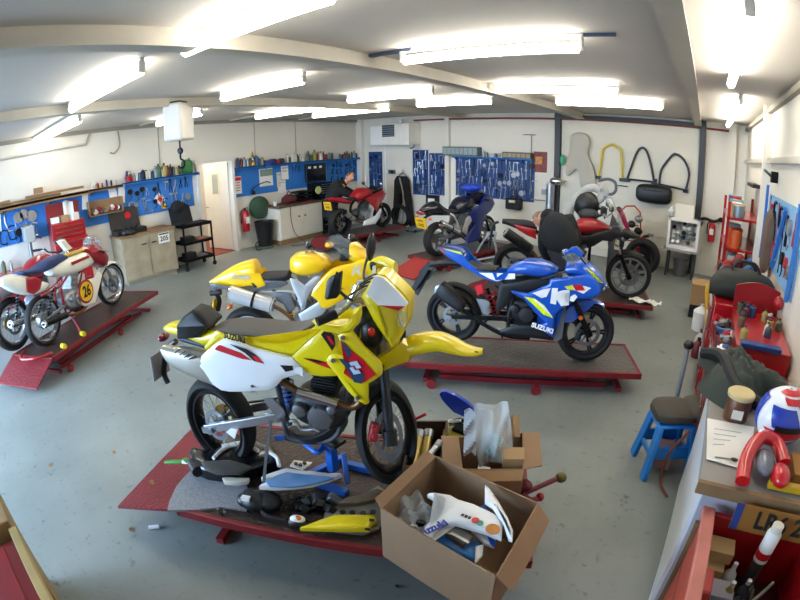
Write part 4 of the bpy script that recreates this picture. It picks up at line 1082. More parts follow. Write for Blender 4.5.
pan(B, [(.55, .18), (.95, .16), (1.10, .30), (1.18, .48), (1.12, .50), (.98, .36), (.60, .28)], -.17, WHT, 'belly_pan', loc=True)
g = MB(); g.loft([(1.08, .84, 1.05, .14), (1.22, .80, 1.02, .18), (1.38, .80, .92, .08)]); B.build(g, 'nose_fairing', BLACK)
silencer(B, (.25, -.19, .36), (-.08, -.24, .58), .065, mat('titan_grey', '#a8a398', .4, .6), BLKM, [(.45, -.17, .27), (.7, -.1, .2)])
g = MB(); g.box((-.34, 0, .72), (.012, .24, .19), Matrix.Rotation(-.2, 3, 'Y')); pt = B.build(g, 'number_plate', PLATE)
text('EY60', pt, BDEC, (-.355, 0, .765), .07, (PI/2, 0, -PI/2)); text('VNK', pt, BDEC, (-.345, 0, .69), .07, (PI/2, 0, -PI/2))
g = MB(); g.tube([(-.1, 0, .82), (-.25, 0, .78), (-.33, 0, .72)], .02); B.build(g, 'plate_hanger', BLACK)
g = MB(); g.ell((-.36, 0, .87), (.03, .07, .025)); B.build(g, 'tail_light', RLENS)
bars(B, (B.wb-.30, .98), .34, .0, .08); rframe(B, [[(.45, s, .40), (.50, s, .66), (.85, s, .82), (1.12, 0, .84)] for s in (-.13, .13)], BLKM, .03)
for s in (-.28, .28): mirror(B, [(1.15, s*.5, .95), (1.05, s, 1.08)], (1.05, s, 1.10))
RSB = B

# ================================================================ dark blue sports bike on the back lift
LIFT5 = .20
B = Bike('motorcycle', 'dark blue faired sports bike with silver silencer and yellow plate, on the back lift', atz(437.5, 239, LIFT5+.31), atz(437.5, 239, LIFT5+.31)+Vector((.30, 1.39, 0)), .315)
HM = B.steer(0, 24)
wheel(B, 0, B.wr, .32, .09, .215, 'cast', 3, rimm=SR, disc=1); wheel(B, B.wb, B.wr, .30, .06, .21, 'cast', 3, rimm=SR, disc=2)
fork(B, (B.wb-.26, .82), .10, .026, .03, BLKM, GOLD); swingarm(B, (.47, .40), .10, ALU, .035, .06); engine(B, (.68, .42), 1.05, .17, 25)
g = MB(); g.loft([(-.42, .84, .90, .05), (-.28, .78, .98, .11), (-.08, .76, 1.02, .14), (.08, .74, .92, .14), (.28, .72, .82, .13)]); B.build(g, 'tail_cowl', mat('tail_black', '#15161c', .2, coat=.8))
g = MB(); g.loft([(.10, .80, .86, .12), (.28, .76, .82, .15), (.48, .76, .84, .11)]); B.build(g, 'seat', SEATB)
g = MB(); g.loft([(.42, .74, .90, .12), (.58, .72, 1.04, .17), (.80, .74, 1.06, .17), (.98, .80, .98, .10)]); tk = B.build(g, 'tank', DKBL)
pan(B, [(.62, .76), (.95, .90), (1.10, 1.08), (1.30, 1.05), (1.42, .88), (1.30, .74), (1.12, .66), (1.02, .42), (.95, .20), (.55, .18), (.58, .34), (.80, .50)], -.21, mat('fairing_blue', '#13236a', .25, coat=.7), 'side_fairing', loc=True)
pan(B, [(.46, .42), (.56, .66), (.84, .80), (1.0, .86), (1.02, .80), (.80, .66), (.62, .50), (.58, .34)], -.20, Af, 'frame_spar', loc=True, bulge=.008)
g = MB(); g.loft([(1.08, .86, 1.12, .15), (1.25, .84, 1.10, .19), (1.45, .84, .98, .10)]); B.build(g, 'nose_fairing', DKBL)
silencer(B, (.35, -.20, .42), (-.18, -.25, .66), .062, CHR, CHR, [(.5, -.18, .30), (.7, -.1, .22)])
g = MB(); g.box((-.42, 0, .66), (.012, .26, .20), Matrix.Rotation(-.25, 3, 'Y')); pt = B.build(g, 'number_plate', PLATE)
text('X807', pt, BDEC, (-.44, 0, .71), .075, (PI/2, 0, -PI/2)); text('OVG', pt, BDEC, (-.43, 0, .62), .075, (PI/2, 0, -PI/2))
g = MB(); g.tube([(-.1, 0, .80), (-.28, 0, .76), (-.41, 0, .68)], .025); B.build(g, 'plate_hanger', BLACK)
g = MB(); g.ell((-.43, 0, .84), (.04, .11, .04)); B.build(g, 'tail_light', RLENS)
for s in (-.16, .16):
    g = MB(); g.ell((-.36, s, .74), (.03, .03, .025)); B.build(g, 'indicator', ORG)
g = MB(); g.tube([(.2, -.13, .78), (.25, -.19, .72), (.35, -.19, .55), (.42, -.17, .42)], .018); B.build(g, 'pillion_hanger', Af)
bars(B, (B.wb-.30, .98), .34, .0, .08)
g = MB(); g.grid(lambda u, v: Vector((1.10+.20*u-.08*(abs(v-.5)*2)**2, (v-.5)*(.22+.14*u), 1.22-.12*u-.05*(abs(v-.5)*2)**2)), 6, 8, .004); B.build(g, 'windscreen', mat('smoke_screen', '#7a868c', .08, alpha=.38))
HAYA = B
# bright blue cloth on its tank
g = MB(); c = HAYA.Mw @ Vector((.95, 0, 1.20))
g.ell(c, (.20, .16, .09), R=Matrix.Rotation(.3, 3, 'Z')); g.ell(c+Vector((.12, -.05, .02)), (.12, .12, .07))
tag(g.build('helmet_bag', mat('royal_blue_cloth', '#123aa8', .6, bump=.4)), 'bright royal blue cloth bag lying on top of the dark blue sports bike', 'bag')

# ================================================================ red adventure bike
LIFT6 = .20
B = Bike('motorcycle', 'red tall adventure bike with clear screen and black beak, in front of the roller door', atz(515.5, 265, LIFT6+.33), atz(628.5, 275, LIFT6+.33), .33)
HM = B.steer(-4, 26)
w_ = lambda pts: Z(490, 170, 4.618, pts)
wheel(B, 0, B.wr, .325, .08, .225, 'cast', 3, rimm=BLKM, disc=1); wheel(B, B.wb, B.wr, .335, .06, .25, 'cast', 10, M=HM, rimm=mat('lip_rim', '#9a9da0', .4, .6), disc=2, dr=.15)
fork(B, (B.wb-.32, .95), .10, .028, .024, BLKM, CHR, HM); swingarm(B, (.52, .45), .11, ALU, .035, .06)
engine(B, (.72, .50), 1.05, .17, 20, mat('blk_engine', '#2a2b2e', .5, .5, .2), ALD, vtwin=True)
silencer(B, B.L3(w_([(195, 372)]), -.22)[0], B.L3(w_([(68, 285)]), -.22)[0], .075, BLKM, STEEL, [(.5, -.2, .35), (.75, -.12, .25)])
loftpx(B, w_([(55, 225), (110, 228), (160, 232), (215, 245)]), w_([(60, 250), (115, 262), (165, 265), (215, 268)]), [.06, .12, .15, .14], SEATB, 'seat')
pan(B, w_([(110, 250), (165, 262), (210, 275), (215, 320), (170, 300), (130, 275)]), -.15, REDP, 'tail_panel')
tk = loftpx(B, w_([(370, 265), (405, 228), (465, 222), (520, 240), (560, 262)]), w_([(375, 290), (410, 302), (460, 298), (520, 285), (560, 275)]), [.13, .18, .19, .17, .12], REDP, 'tank', ky=.8)
pan(B, w_([(440, 320), (480, 292), (560, 272), (620, 278), (690, 318), (640, 312), (590, 310), (560, 330), (520, 325), (480, 350), (450, 360)]), -.17, BLACK, 'beak_panel', bulge=.015)
pan(B, w_([(330, 300), (400, 300), (470, 300), (450, 340), (420, 345), (350, 330)]), -.16, BLACK, 'side_trim')
g = MB(); s0, s1 = B.L3(w_([(562, 128), (632, 278)]), 0)
g.grid(lambda u, v: Vector((s0.x+(s1.x-s0.x)*u-.10*(abs(v-.5)*2)**2, (v-.5)*(.28+.16*u), s0.z+(s1.z-s0.z)*u)), 8, 8, .005); B.build(g, 'windscreen', CLR)
pan(B, w_([(600, 190), (622, 200), (648, 282), (628, 276), (608, 235)]), -.16, mat('maroon_paint', '#8c1838', .3, coat=.5), 'screen_side')
loftpx(B, w_([(560, 262), (600, 258), (640, 270), (690, 305)]), w_([(565, 300), (600, 305), (640, 310), (695, 318)]), [.16, .17, .13, .03], BLACK, 'nose_fairing', ky=.9)
loftpx(B, w_([(575, 385), (610, 368), (660, 372), (712, 395)]), w_([(580, 400), (612, 392), (660, 398), (712, 402)]), [.04, .06, .06, .04], BLACK, 'front_mudguard')
g = MB(); g.box(B.L3(w_([(585, 345)]), -.08)[0], (.06, .10, .12)); B.build(g, 'indicator', mat('amber_white', '#d9c9a2', .3))
bars(B, (B.wb-.42, 1.12), .40, .06, .12, HM)
for s in (-.34, .34):
    p = Vector((B.wb-.35, s*.9, 1.22)); mirror(B, [Vector((B.wb-.40, s*.6, 1.15)), p], p+Vector((0, 0, .05)), (.02, .07, .045))
g = MB(); g.box(B.L3(w_([(525, 190)]), 0)[0], (.08, .22, .12)); B.build(g, 'instrument_panel', BLACK, bevel=.02)
rframe(B, [B.L3(w_([(60, 240), (160, 275), (250, 290)]), s) for s in (-.12, .12)]+[[(.5, s, .3), (.5, s, .75), (.95, s, .90), (1.25, 0, .98)] for s in (-.12, .12)], BLKM, .02)
rframe(B, [[(.5, s, .22), (.8, s, .2), (1.02, s, .3), (1.05, s, .8)] for s in (-.13, .13)], BLKM, .014, 'crash_bar')
g = MB(); g.tube([B.L3(w_([(40, 240)]), 0)[0], B.L3(w_([(15, 255)]), 0)[0], B.L3(w_([(0, 330)]), 0)[0], B.L3(w_([(-5, 365)]), 0)[0]], .02); B.build(g, 'plate_hanger', BLACK)
shock(B, (.42, 0, .70), (.5, 0, .36), STEEL, .04)
VS = B
# ================================================================ bike lifts
TREAD = None
def tread_mat(name, base, hi):
    m = bpy.data.materials.new(name); m.use_nodes = True; nt = m.node_tree; b = nt.nodes['Principled BSDF']
    tc = nt.nodes.new('ShaderNodeTexCoord'); mp = nt.nodes.new('ShaderNodeMapping'); mp.inputs['Rotation'].default_value = (0, 0, PI/4)
    ck = nt.nodes.new('ShaderNodeTexVoronoi'); ck.inputs['Scale'].default_value = 38; ck.feature = 'F1'
    nt.links.new(tc.outputs['Object'], mp.inputs['Vector']); nt.links.new(mp.outputs['Vector'], ck.inputs['Vector'])
    nz = nt.nodes.new('ShaderNodeTexNoise'); nz.inputs['Scale'].default_value = 3.5; nz.inputs['Detail'].default_value = 6
    nt.links.new(tc.outputs['Object'], nz.inputs['Vector'])
    mx = nt.nodes.new('ShaderNodeMix'); mx.data_type = 'RGBA'; mx.inputs['A'].default_value = hexc(base)+(1,); mx.inputs['B'].default_value = hexc(hi)+(1,)
    nt.links.new(nz.outputs['Fac'], mx.inputs['Factor']); nt.links.new(mx.outputs['Result'], b.inputs['Base Color'])
    bp = nt.nodes.new('ShaderNodeBump'); bp.inputs['Strength'].default_value = .5; bp.inputs['Distance'].default_value = .01
    nt.links.new(ck.outputs['Distance'], bp.inputs['Height']); nt.links.new(bp.outputs['Normal'], b.inputs['Normal'])
    b.inputs['Roughness'].default_value = .45; b.inputs['Metallic'].default_value = .2
    return m
TRB = tread_mat('worn_tread_plate', '#2a211e', '#4f4038')
TRG = tread_mat('grey_tread_plate', '#46423f', '#6e6a66')
TRR = tread_mat('red_tread_plate', '#651317', '#80222a')
def lift(label, A, ux, L, W, z, ramp, plate, rampz=.03, rampm=None, edge=REDL, wheels=True, rampw=None, rec=.18):
    """A: near corner of the platform at its ramp end; ux: direction of its length; W extends to the left of ux"""
    A = Vector(A); ux = Vector((ux[0], ux[1], 0)).normalized()
    t = thing('bike_lift', label, 'bike lift', (A.x, A.y, 0), math.atan2(ux.y, ux.x))
    g = MB().bb((0.03, 0.03, z-.012), (L-.03, W-.03, z)); g.build('platform', plate, t, smooth=False)
    g = MB()
    for y in (0, W-.03): g.bb((0, y, z-.05), (L, y+.03, z+.008))
    for x in (0, L-.03): g.bb((x, 0, z-.05), (x+.03, W, z+.006))
    g.build('frame_rail', edge, t, bevel=.003)
    rw = rampw or W
    g = MB()
    g.add([(0, 0, z), (0, rw, z), (-ramp, rw, rampz), (-ramp, 0, rampz), (0, 0, z-.02), (0, rw, z-.02), (-ramp, rw, rampz-.02), (-ramp, 0, rampz-.02)],
          [(0, 1, 2, 3), (7, 6, 5, 4), (0, 4, 5, 1), (1, 5, 6, 2), (2, 6, 7, 3), (3, 7, 4, 0)])
    g.build('ramp', rampm or TRR, t, smooth=False)
    # base frame, scissor arms
    g = MB()
    for y in (rec, W-rec-.04): g.bb((.3, y, .0), (L-.3, y+.04, .05))
    g.bb((.15, .1, .0), (.2, W-.1, .045)); g.bb((L-.2, .1, .0), (L-.15, W-.1, .045))
    g.build('base_frame', edge, t)
    for y in (rec+.07, W-rec-.11):
        for a, b in (((.3, .05), (L-.5, z-.05)), ((.3, z-.05), (L-.5, .05))):
            MB().bar((a[0], y, a[1]), (b[0], y, b[1]), .03, .04).build('scissor_arm', edge, t)
    for y in ((-.01, W+.01) if wheels else (rec+.15, W-.3)):
        for x in (.25, L*.55):
            MB().cyl((x, y-.02, .045), (x, y+.02, .045), .045, n=18).build('roller', REDL, t)
    return t
import math
# 1 near lift
A1 = Vector((-2.17, .755, 0)); u1 = Vector((.90, .436, 0)).normalized(); n1 = Vector((-u1.y, u1.x, 0))
lift1 = lift('red bike lift with tread plate platform strewn with parts under the yellow and white supermoto', A1, u1, 1.97, 1.0, LIFT1, .52, TRB, rampz=.19, rec=.3, wheels=False)
# 2 middle lift
a, b = atz(395, 362, LIFT2), atz(642, 375, LIFT2); u2 = (b-a).normalized(); 
lift2 = lift('bike lift with grey steel deck and red edges under the bright blue sports bike', a+u2*.1, u2, (b-a).length-.1, .72, LIFT2, .38, TRG, rampz=.13)
# 3 left lift
a, b = atz(52, 359, LIFT3), atz(158, 291, LIFT3); u3 = (b-a).normalized()
lift3 = lift('long red bike lift with dark worn deck carrying the number 26 racer', a, u3, (b-a).length, .74, LIFT3, .36, TRB, rampz=.08)
# 4 corner lift
c = RSB.Mw.translation; u4 = Vector((RSB.ex.x, RSB.ex.y, 0)).normalized(); n4 = Vector((-u4.y, u4.x, 0))
lift('red bike lift in the corner under the red sports bike', c-u4*.42-n4*.38, u4, 2.25, .76, LIFT4, .3, TRB, rampz=.10)
c = HAYA.Mw.translation; u5 = Vector((HAYA.ex.x, HAYA.ex.y, 0)).normalized(); n5 = Vector((-u5.y, u5.x, 0))
lift('red bike lift with bright red loading ramp under the dark blue sports bike', c-u5*.38-n5*.40, u5, 2.2, .80, LIFT5, .62, TRB, rampz=.03, rampm=mat('bright_ramp_red', '#a12c28', .5, var=.1), rampw=.62)
c = VS.Mw.translation; u6 = Vector((VS.ex.x, VS.ex.y, 0)).normalized(); n6 = Vector((-u6.y, u6.x, 0))
lift('low bike lift with dark deck under the red adventure bike', c-u6*.45-n6*.36, u6, 2.45, .74, LIFT6, .3, TRB, rampz=.08)

# ---------------------------------------------------------------- stand under the supermoto
g0 = atz(330, 452, LIFT1); 
t = thing('paddock_stand', 'blue tubular bike stand holding up the yellow and white supermoto', 'bike stand', (0, 0, 0))
def wpts(pts, z): return [atz(a, b, z) for a, b in pts]
zt = LIFT1+.26
g = MB(); g.tube([*wpts([(275, 438), (297, 438), (308, 446), (318, 452), (326, 442)], zt-.05)], .018, n=10); g.build('cross_tube', STBL, t)
g = MB(); top = atz(330, 440, zt); g.box(top, (.16, .10, .02)); g.build('top_pad', BLACK, t)
b1 = atz(333, 474, LIFT1+.02); g = MB(); g.bar(top-Vector((0, 0, .01)), Vector((top.x, top.y, LIFT1+.03)), .055, .055); g.build('post', STBL, t, bevel=.006)
g = MB(); g.bar(Vector((top.x+.1, top.y, zt-.05)), Vector((top.x+.16, top.y-.05, LIFT1+.04)), .03, .03); g.build('brace', STBL, t, bevel=.004)
pb = Vector((top.x, top.y, LIFT1+.022))
g = MB(); g.bar(pb-Vector((.02, .14, 0)), pb+Vector((.20, -.10, 0)), .045, .04); g.build('foot_bar', STBL, t, bevel=.005)
g = MB(); g.bar(pb+Vector((0, .10, 0)), pb+Vector((.33, .20, 0)), .045, .04); g.build('foot_bar', STBL, t, bevel=.005)
g = MB(); g.bar(pb-Vector((.1, .14, 0)), pb+Vector((-.05, .14, 0)), .04, .035); g.build('base_bar', STBL, t, bevel=.005)
# strap from footpeg to deck
p = DRZ.Mw @ DRZ.L3([(271, 420)], -.19)[0]; q = atz(262, 497, LIFT1+.01)
g = MB(); g.bar(p, q, .022, .004, up=(0, 1, 0)); tag(g.build('tie_down_strap', mat('strap_grey', '#3a3a38', .8)), 'dark tie-down strap running from the supermoto footpeg to the lift deck', 'strap')
# silver stand behind the blue bike tail
t = thing('paddock_stand', 'silver tubular paddock stand leaning behind the blue sports bike seat', 'bike stand', (0, 0, 0))
P = lambda x, y, z: atz(x, y, z)
k_ = lambda pts: Z(400, 190, 6.667, pts)
base = atz(477, 262, .02)
def onb(px, py): return on_plane(px, py, base, Vector((.3, -1, 0)).normalized())
g = MB(); g.tube([onb(*k_([(500, 465)])[0]), onb(*k_([(510, 420)])[0]), onb(*k_([(560, 335)])[0]), onb(*k_([(600, 285)])[0])], .02); g.build('side_tube', mat('silver_paint', '#b7babd', .3, .6), t)
g = MB(); g.tube([onb(*k_([(645, 438)])[0]), onb(*k_([(640, 380)])[0]), onb(*k_([(630, 340)])[0]), onb(*k_([(640, 290)])[0])], .02); g.build('side_tube', mat('silver_paint', '#b7babd', .3, .6), t)
g = MB(); g.bar(onb(*k_([(500, 468)])[0]), onb(*k_([(645, 440)])[0]), .03); g.build('foot_bar', mat('silver_paint', '#b7babd', .3, .6), t)
g = MB(); g.bar(onb(*k_([(585, 288)])[0]), onb(*k_([(645, 285)])[0]), .05, .05); g.bar(onb(*k_([(585, 320)])[0]), onb(*k_([(635, 320)])[0]), .03); g.build('hook_plate', mat('silver_paint', '#b7babd', .3, .6), t)
# red tube paddock stand on the left lift with yellow rollers
t = thing('paddock_stand', 'red tubular paddock stand with yellow rollers behind the number 26 racer', 'bike stand', (0, 0, 0))
g = MB(); g.tube([atz(*p, LIFT3+.03) for p in v_([(185, 468), (130, 488), (80, 492), (75, 480), (90, 462)])], .018); g.build('handle_tube', REDP, t)
g = MB(); g.tube([atz(*v_([(285, 400)])[0], LIFT3+.04), atz(*v_([(270, 365)])[0], LIFT3+.12), atz(*v_([(245, 330)])[0], LIFT3+.2)], .016); g.build('arm', REDP, t)
for q in ((290, 402), (222, 446)):
    c = atz(*v_([q])[0], LIFT3+.04); g = MB(); g.cyl(c-Vector((.03, .0, 0)), c+Vector((.03, .02, 0)), .032); g.build('roller', mat('roller_yellow', '#d9c21c', .5), t)
# ================================================================ wall frames
def LWP(y, z, off=0.0): return Vector((LX+off, y, z))
LRZ = PI/2       # local x -> +Y, local -y -> into the room
def wt(name, label, cat, s, z, off=0.0, wall='L', group=None):
    if wall == 'L': return thing(name, label, cat, LWP(s, z, off), LRZ, group)
    if wall == 'B': return thing(name, label, cat, bpos(s, z, off), BRZ, group)
    return thing(name, label, cat, (RX-off, s, z), -PI/2, group)
def wone(mb, name, m, label, cat, s, z, off=0.0, wall='L', group=None, **k):
    if wall == 'L': l, r = LWP(s, z, off), LRZ
    elif wall == 'B': l, r = bpos(s, z, off), BRZ
    else: l, r = Vector((RX-off, s, z)), -PI/2
    return tag(mb.build(name, m, loc=l, rot=(0, 0, r), **k), label, cat, group)

# ---- pegboards on the left wall
def board(s0, s1, z0, z1, label, m=PEG, wall='L', name='pegboard', holes=False):
    g = MB().bb((0, -.02, 0), (s1-s0, 0, z1-z0)); o = wone(g, name, m, label, 'tool board', s0, z0, .002, wall, smooth=False)
    return o
board(.2, 5.25, 1.20, 1.86, 'long blue tool board on the left wall before the doorway')
board(6.36, 9.35, 1.22, 1.86, 'blue wall board between the doorway and the black tool cabinet')
board(9.38, 10.72, 1.22, 1.86, 'blue wall board in the far corner hung with black tools')
def shelf(s0, s1, z, d, label, m=SHELFB, wall='L', th=.025, lip=.05):
    t = wt('shelf', label, 'shelf', s0, z, 0, wall)
    MB().bb((0, -d, -th), (s1-s0, 0, 0)).build('shelf_board', m, t, smooth=False)
    MB().bb((0, -d, -lip), (s1-s0, -d+.012, .006)).build('front_lip', m, t, smooth=False)
    for i in range(int((s1-s0)/.9)+1):
        x = min(.05+i*.9, s1-s0-.05); g = MB(); g.add([(x-.01, 0, -.02), (x-.01, -d*.8, -.02), (x-.01, 0, -.16), (x+.01, 0, -.02), (x+.01, -d*.8, -.02), (x+.01, 0, -.16)], [(0, 1, 2), (5, 4, 3), (0, 3, 4, 1), (1, 4, 5, 2), (2, 5, 3, 0)])
        g.build('bracket', m, t, smooth=False)
    return t
shelf(3.62, 5.36, 1.90, .16, 'blue shelf of bottles and spray cans left of the doorway')
shelf(6.34, 10.72, 1.90, .16, 'long blue shelf of bottles and boxes right of the doorway')
shelf(.2, 2.82, 1.88, .26, 'long worn brown wooden shelf on the far left wall', WOOD, th=.04, lip=.07)
shelf(2.86, 3.56, 1.88, .2, 'short wooden shelf with small cans above the papers', WOOD, th=.03, lip=.05)
# timber bits lying on the wooden shelf
for i, (a, b, z_, wd_) in enumerate(((.3, 1.5, 0, .06), (1.0, 2.3, 0, .05), (1.6, 2.75, .05, .05), (.5, 1.3, .05, .04))):
    g = MB().bb((0, -.03-wd_, 0), (b-a, -.03, .045)); wone(g, 'timber_batten', WOOD, ['long brown batten at the near end of the wooden shelf', 'long brown batten along the middle of the wooden shelf', 'brown batten stacked on top at the far end of the wooden shelf', 'short brown batten stacked on top at the near end of the wooden shelf'][i], 'timber', a, 1.886+z_, .05+.0*i if i < 2 else .12)
g = MB().bb((0, -.12, 0), (.16, 0, .10)); wone(g, 'small_box', WOOD, 'small brown box standing on the wooden shelf at the far left', 'box', 1.78, 1.93+.06, .1)

# ---- bottles and cans
BC = ['#20242a', '#c8c8c2', '#6e2a30', '#3d5f90', '#9c9050', '#3c5a46', '#a4a8ac', '#5a4434', '#d5d2c8', '#40464e', '#25386a', '#84382c', '#7f939c', '#4d553c']
BM = [mat('container_%s' % c[1:], c, .4, .1 if i % 3 else .5) for i, c in enumerate(BC)]
CN = ['black', 'white', 'dark red', 'blue', 'yellow', 'green', 'silver', 'brown', 'cream', 'slate', 'navy', 'rust red', 'pale blue', 'olive']
def bottle_proto(kind, r, h):
    p = {'can': [(r, 0), (r, h*.84), (r*.7, h*.90)], 'bottle': [(r, 0), (r, h*.6), (r*.85, h*.72), (r*.38, h*.82), (r*.36, h*.9)], 'jug': [(r*1.1, 0), (r*1.15, h*.3), (r*1.1, h*.65), (r*.6, h*.8), (r*.4, h*.86)]}[kind]
    g = MB(); g.lathe(p, n=12); c = MB(); k = p[-1]
    c.lathe([(k[0]*.95, k[1]), (k[0]*.95, h), (.001, h)], n=10)
    return g, c
_pb = {}
def bottle(kind, r, h, ci, label, loc, group, parts=True, capc=0):
    key = (kind, round(r, 3), round(h, 2))
    if key not in _pb:
        g, c = bottle_proto(kind, r, h)
        a = bpy.data.meshes.new(kind); 
        o1 = g.build('tmp', BLACK); o2 = c.build('tmp', BLACK); _pb[key] = (o1.data, o2.data)
        bpy.data.objects.remove(o1); bpy.data.objects.remove(o2)
    m1 = _pb[key][0].copy(); m1.materials.clear(); m1.materials.append(BM[ci])
    nm = {'can': 'spray_can', 'bottle': 'bottle', 'jug': 'plastic_jug'}[kind]
    b = bpy.data.objects.new(nm, m1); COL.objects.link(b); b.location = loc
    tag(b, label, 'can' if kind == 'can' else 'bottle', group)
    m2 = _pb[key][1].copy(); m2.materials.clear(); m2.materials.append(BM[capc])
    c = bpy.data.objects.new('cap', m2); COL.objects.link(c); c.parent = b
    return b
def row(s0, s1, n, z, off, where, group, sc=1.0, wall='L', kinds=None):
    kinds = kinds or ['can', 'bottle', 'can', 'jug']
    for i in range(n):
        k = kinds[random.randrange(len(kinds))]; r = {'can': .032, 'bottle': .038, 'jug': .05}[k]*sc; r = round(r*random.choice((.85, 1, 1.1)), 3)
        h = {'can': .20, 'bottle': .22, 'jug': .25}[k]*sc*random.choice((.75, .9, 1, 1.1)); s = s0+(s1-s0)*(i+.5)/n
        ci = random.randrange(len(BM))
        loc = LWP(s, z, off) if wall == 'L' else bpos(s, z, off) if wall == 'B' else Vector((RX-off, s, z))
        kn = {'can': 'spray can', 'bottle': 'bottle', 'jug': 'plastic jug'}[k]
        bottle(k, r, h, ci, '%s %s standing on %s' % (CN[ci], kn, where), loc, '%s %ss on %s' % (CN[ci], kn, where), capc=random.choice((0, 1, 2, 8)))
row(3.68, 4.95, 18, 1.906, .08, 'the blue shelf left of the doorway', '')
row(6.40, 7.2, 9, 1.906, .08, 'the blue shelf just right of the doorway', '', 1.0)
row(7.9, 8.5, 7, 1.906, .08, 'the blue shelf above the white cabinet', '')
row(8.6, 9.6, 9, 1.906, .08, 'the blue shelf above the black tool cabinet', '')
row(9.8, 10.6, 8, 1.906, .08, 'the blue shelf end in the far corner', '', .8)
row(2.92, 3.5, 6, 1.886, .1, 'the short wooden shelf', '', .6, kinds=['can', 'jug'])
# large jerrycan, brass lamp, boxes on the shelves
g = MB(); g.loft([(0, 0, .26, .07), (.1, 0, .30, .075), (.2, 0, .26, .07)], e=5); g.cyl((.16, 0, .27), (.16, 0, .32), .02)
wone(g, 'oil_container', mat('jerry_green', '#2f6b3a', .4), 'green oil container at the doorway end of the left blue shelf', 'container', 5.0, 1.906, .09)
g = MB(); g.bb((0, -.07, 0), (.16, .07, .17)); wone(g, 'carton', mat('carton_blue', '#234a9c', .5), 'dark blue carton standing behind the green oil container', 'box', 4.95, 1.906+.0, .09-.0) if False else None
t = wt('oil_lamp', 'brass-coloured oil lamp standing tall on the blue shelf beside the doorway', 'lamp', 6.86, 1.906, .09)
MB().lathe([(.06, 0), (.065, .03), (.05, .09), (.02, .10)], n=16).build('base', GOLD, t); MB().lathe([(.035, .10), (.05, .16), (.03, .22)], n=14).build('glass', GLS, t)
MB().lathe([(.05, .22), (.02, .27), (.012, .33)], n=14).build('chimney_cap', GOLD, t)
for i, (s, c, w) in enumerate(((7.28, '#26408c', .14), (7.46, '#1d2b66', .12), (7.60, '#8e2630', .11), (7.74, '#2f3338', .09))):
    g = MB().bb((-w/2, -.06, 0), (w/2, .06, .10+.02*(i % 2)))
    wone(g, 'carton', mat('carton_%d' % i, c, .6), ['blue carton nearest the brass lamp on the long blue shelf', 'navy carton next to the blue carton on the long shelf', 'dark red carton on the long shelf above the pinned papers', 'small charcoal carton beside the dark red carton on the long shelf'][i], 'box', s, 1.906, .09)
# handbag-like red item on shelf
t = wt('oil_filter_basket', 'red wire basket on the shelf above the hanging papers', 'basket', 3.74, 1.95, .10)
# removed below if empty
g = MB(); g.lathe([(.07, -.04), (.085, .05), (.08, .055), (.065, -.035)], n=16); g.build('basket_body', REDP, t)
g = MB(); g.tube([(-.07, 0, .05), (-.04, 0, .15), (.04, 0, .15), (.07, 0, .05)], .006); g.build('basket_handle', REDP, t)

# ---- papers, signs
def paper(s, z, w, h, label, wall='L', m=PAPER, off=.024, rot=0.0, marks=3, name='notice', mk=None):
    t = wt(name, label, 'sign' if name != 'notice' else 'paper', s, z, off, wall); t.rotation_euler.y = rot
    g = MB(); g.grid(lambda u, v: Vector(((u-.5)*w, -.004-.012*math.sin(u*3+v*2)*(1-v), (v-.5)*h)), 5, 5, .0015); g.build('sheet', m, t)
    for i in range(marks):
        MB().bb((-w*.38, -.022, h*(.32-.22*i)), (w*(.38-.15*(i % 2)), -.020, h*(.32-.22*i)+h*.05)).build('printed_line', mk or mat('print_grey', '#7d8288', .7), t, smooth=False)
    return t
paper(2.80, 1.70, .13, .34, 'white paper sheet hanging at the end of the brown wooden shelf', rot=.1, marks=0)
paper(3.40, 1.70, .17, .38, 'white paper hanging from the short wooden shelf, left one of the pair', rot=-.12, marks=0)
paper(3.58, 1.70, .15, .36, 'white paper hanging from the short wooden shelf, right one of the pair', rot=.10, marks=0)
t = paper(6.42, 1.50, .24, .40, 'small white safety sign with red heading on the blue board beside the doorway', marks=0, name='safety_sign', off=.026)
MB().bb((-.10, -.024, .10), (.10, -.021, .18)).build('red_band', RDEC, t, smooth=False)
for i in range(4): MB().bb((-.08, -.024, .05-.06*i), (.07, -.021, .065-.06*i)).build('printed_line', mat('print_red', '#b05a58', .7), t, smooth=False)
t = paper(7.28, 1.60, .42, .42, 'wall calendar with a landscape photo and white page below on the blue board', name='calendar', marks=2)
MB().bb((-.19, -.026, .03), (.19, -.022, .19)).build('calendar_photo', mat('photo_green', '#7f9483', .6, var=.4, scale=20), t, smooth=False)
paper(7.68, 1.50, .14, .36, 'cream card pinned right beside the wall calendar', marks=1, m=CREAM)
paper(7.88, 1.66, .24, .34, 'white sheet with blue heading pinned under the shelf', marks=2)
paper(7.76, 1.32, .26, .30, 'white sheet leaning low behind the red bag on the white cabinet', marks=1)
t = paper(4.42, 1.46, .22, .18, 'white diamond notice with a red mark hanging among the tools', rot=.78, marks=0)
MB().bb((-.05, -.024, -.04), (.05, -.021, .04)).build('red_mark', RDEC, t, smooth=False)
paper(4.52, 1.30, .13, .10, 'small yellow card below the diamond notice', m=mat('card_yellow', '#d9b54a', .7), marks=0)
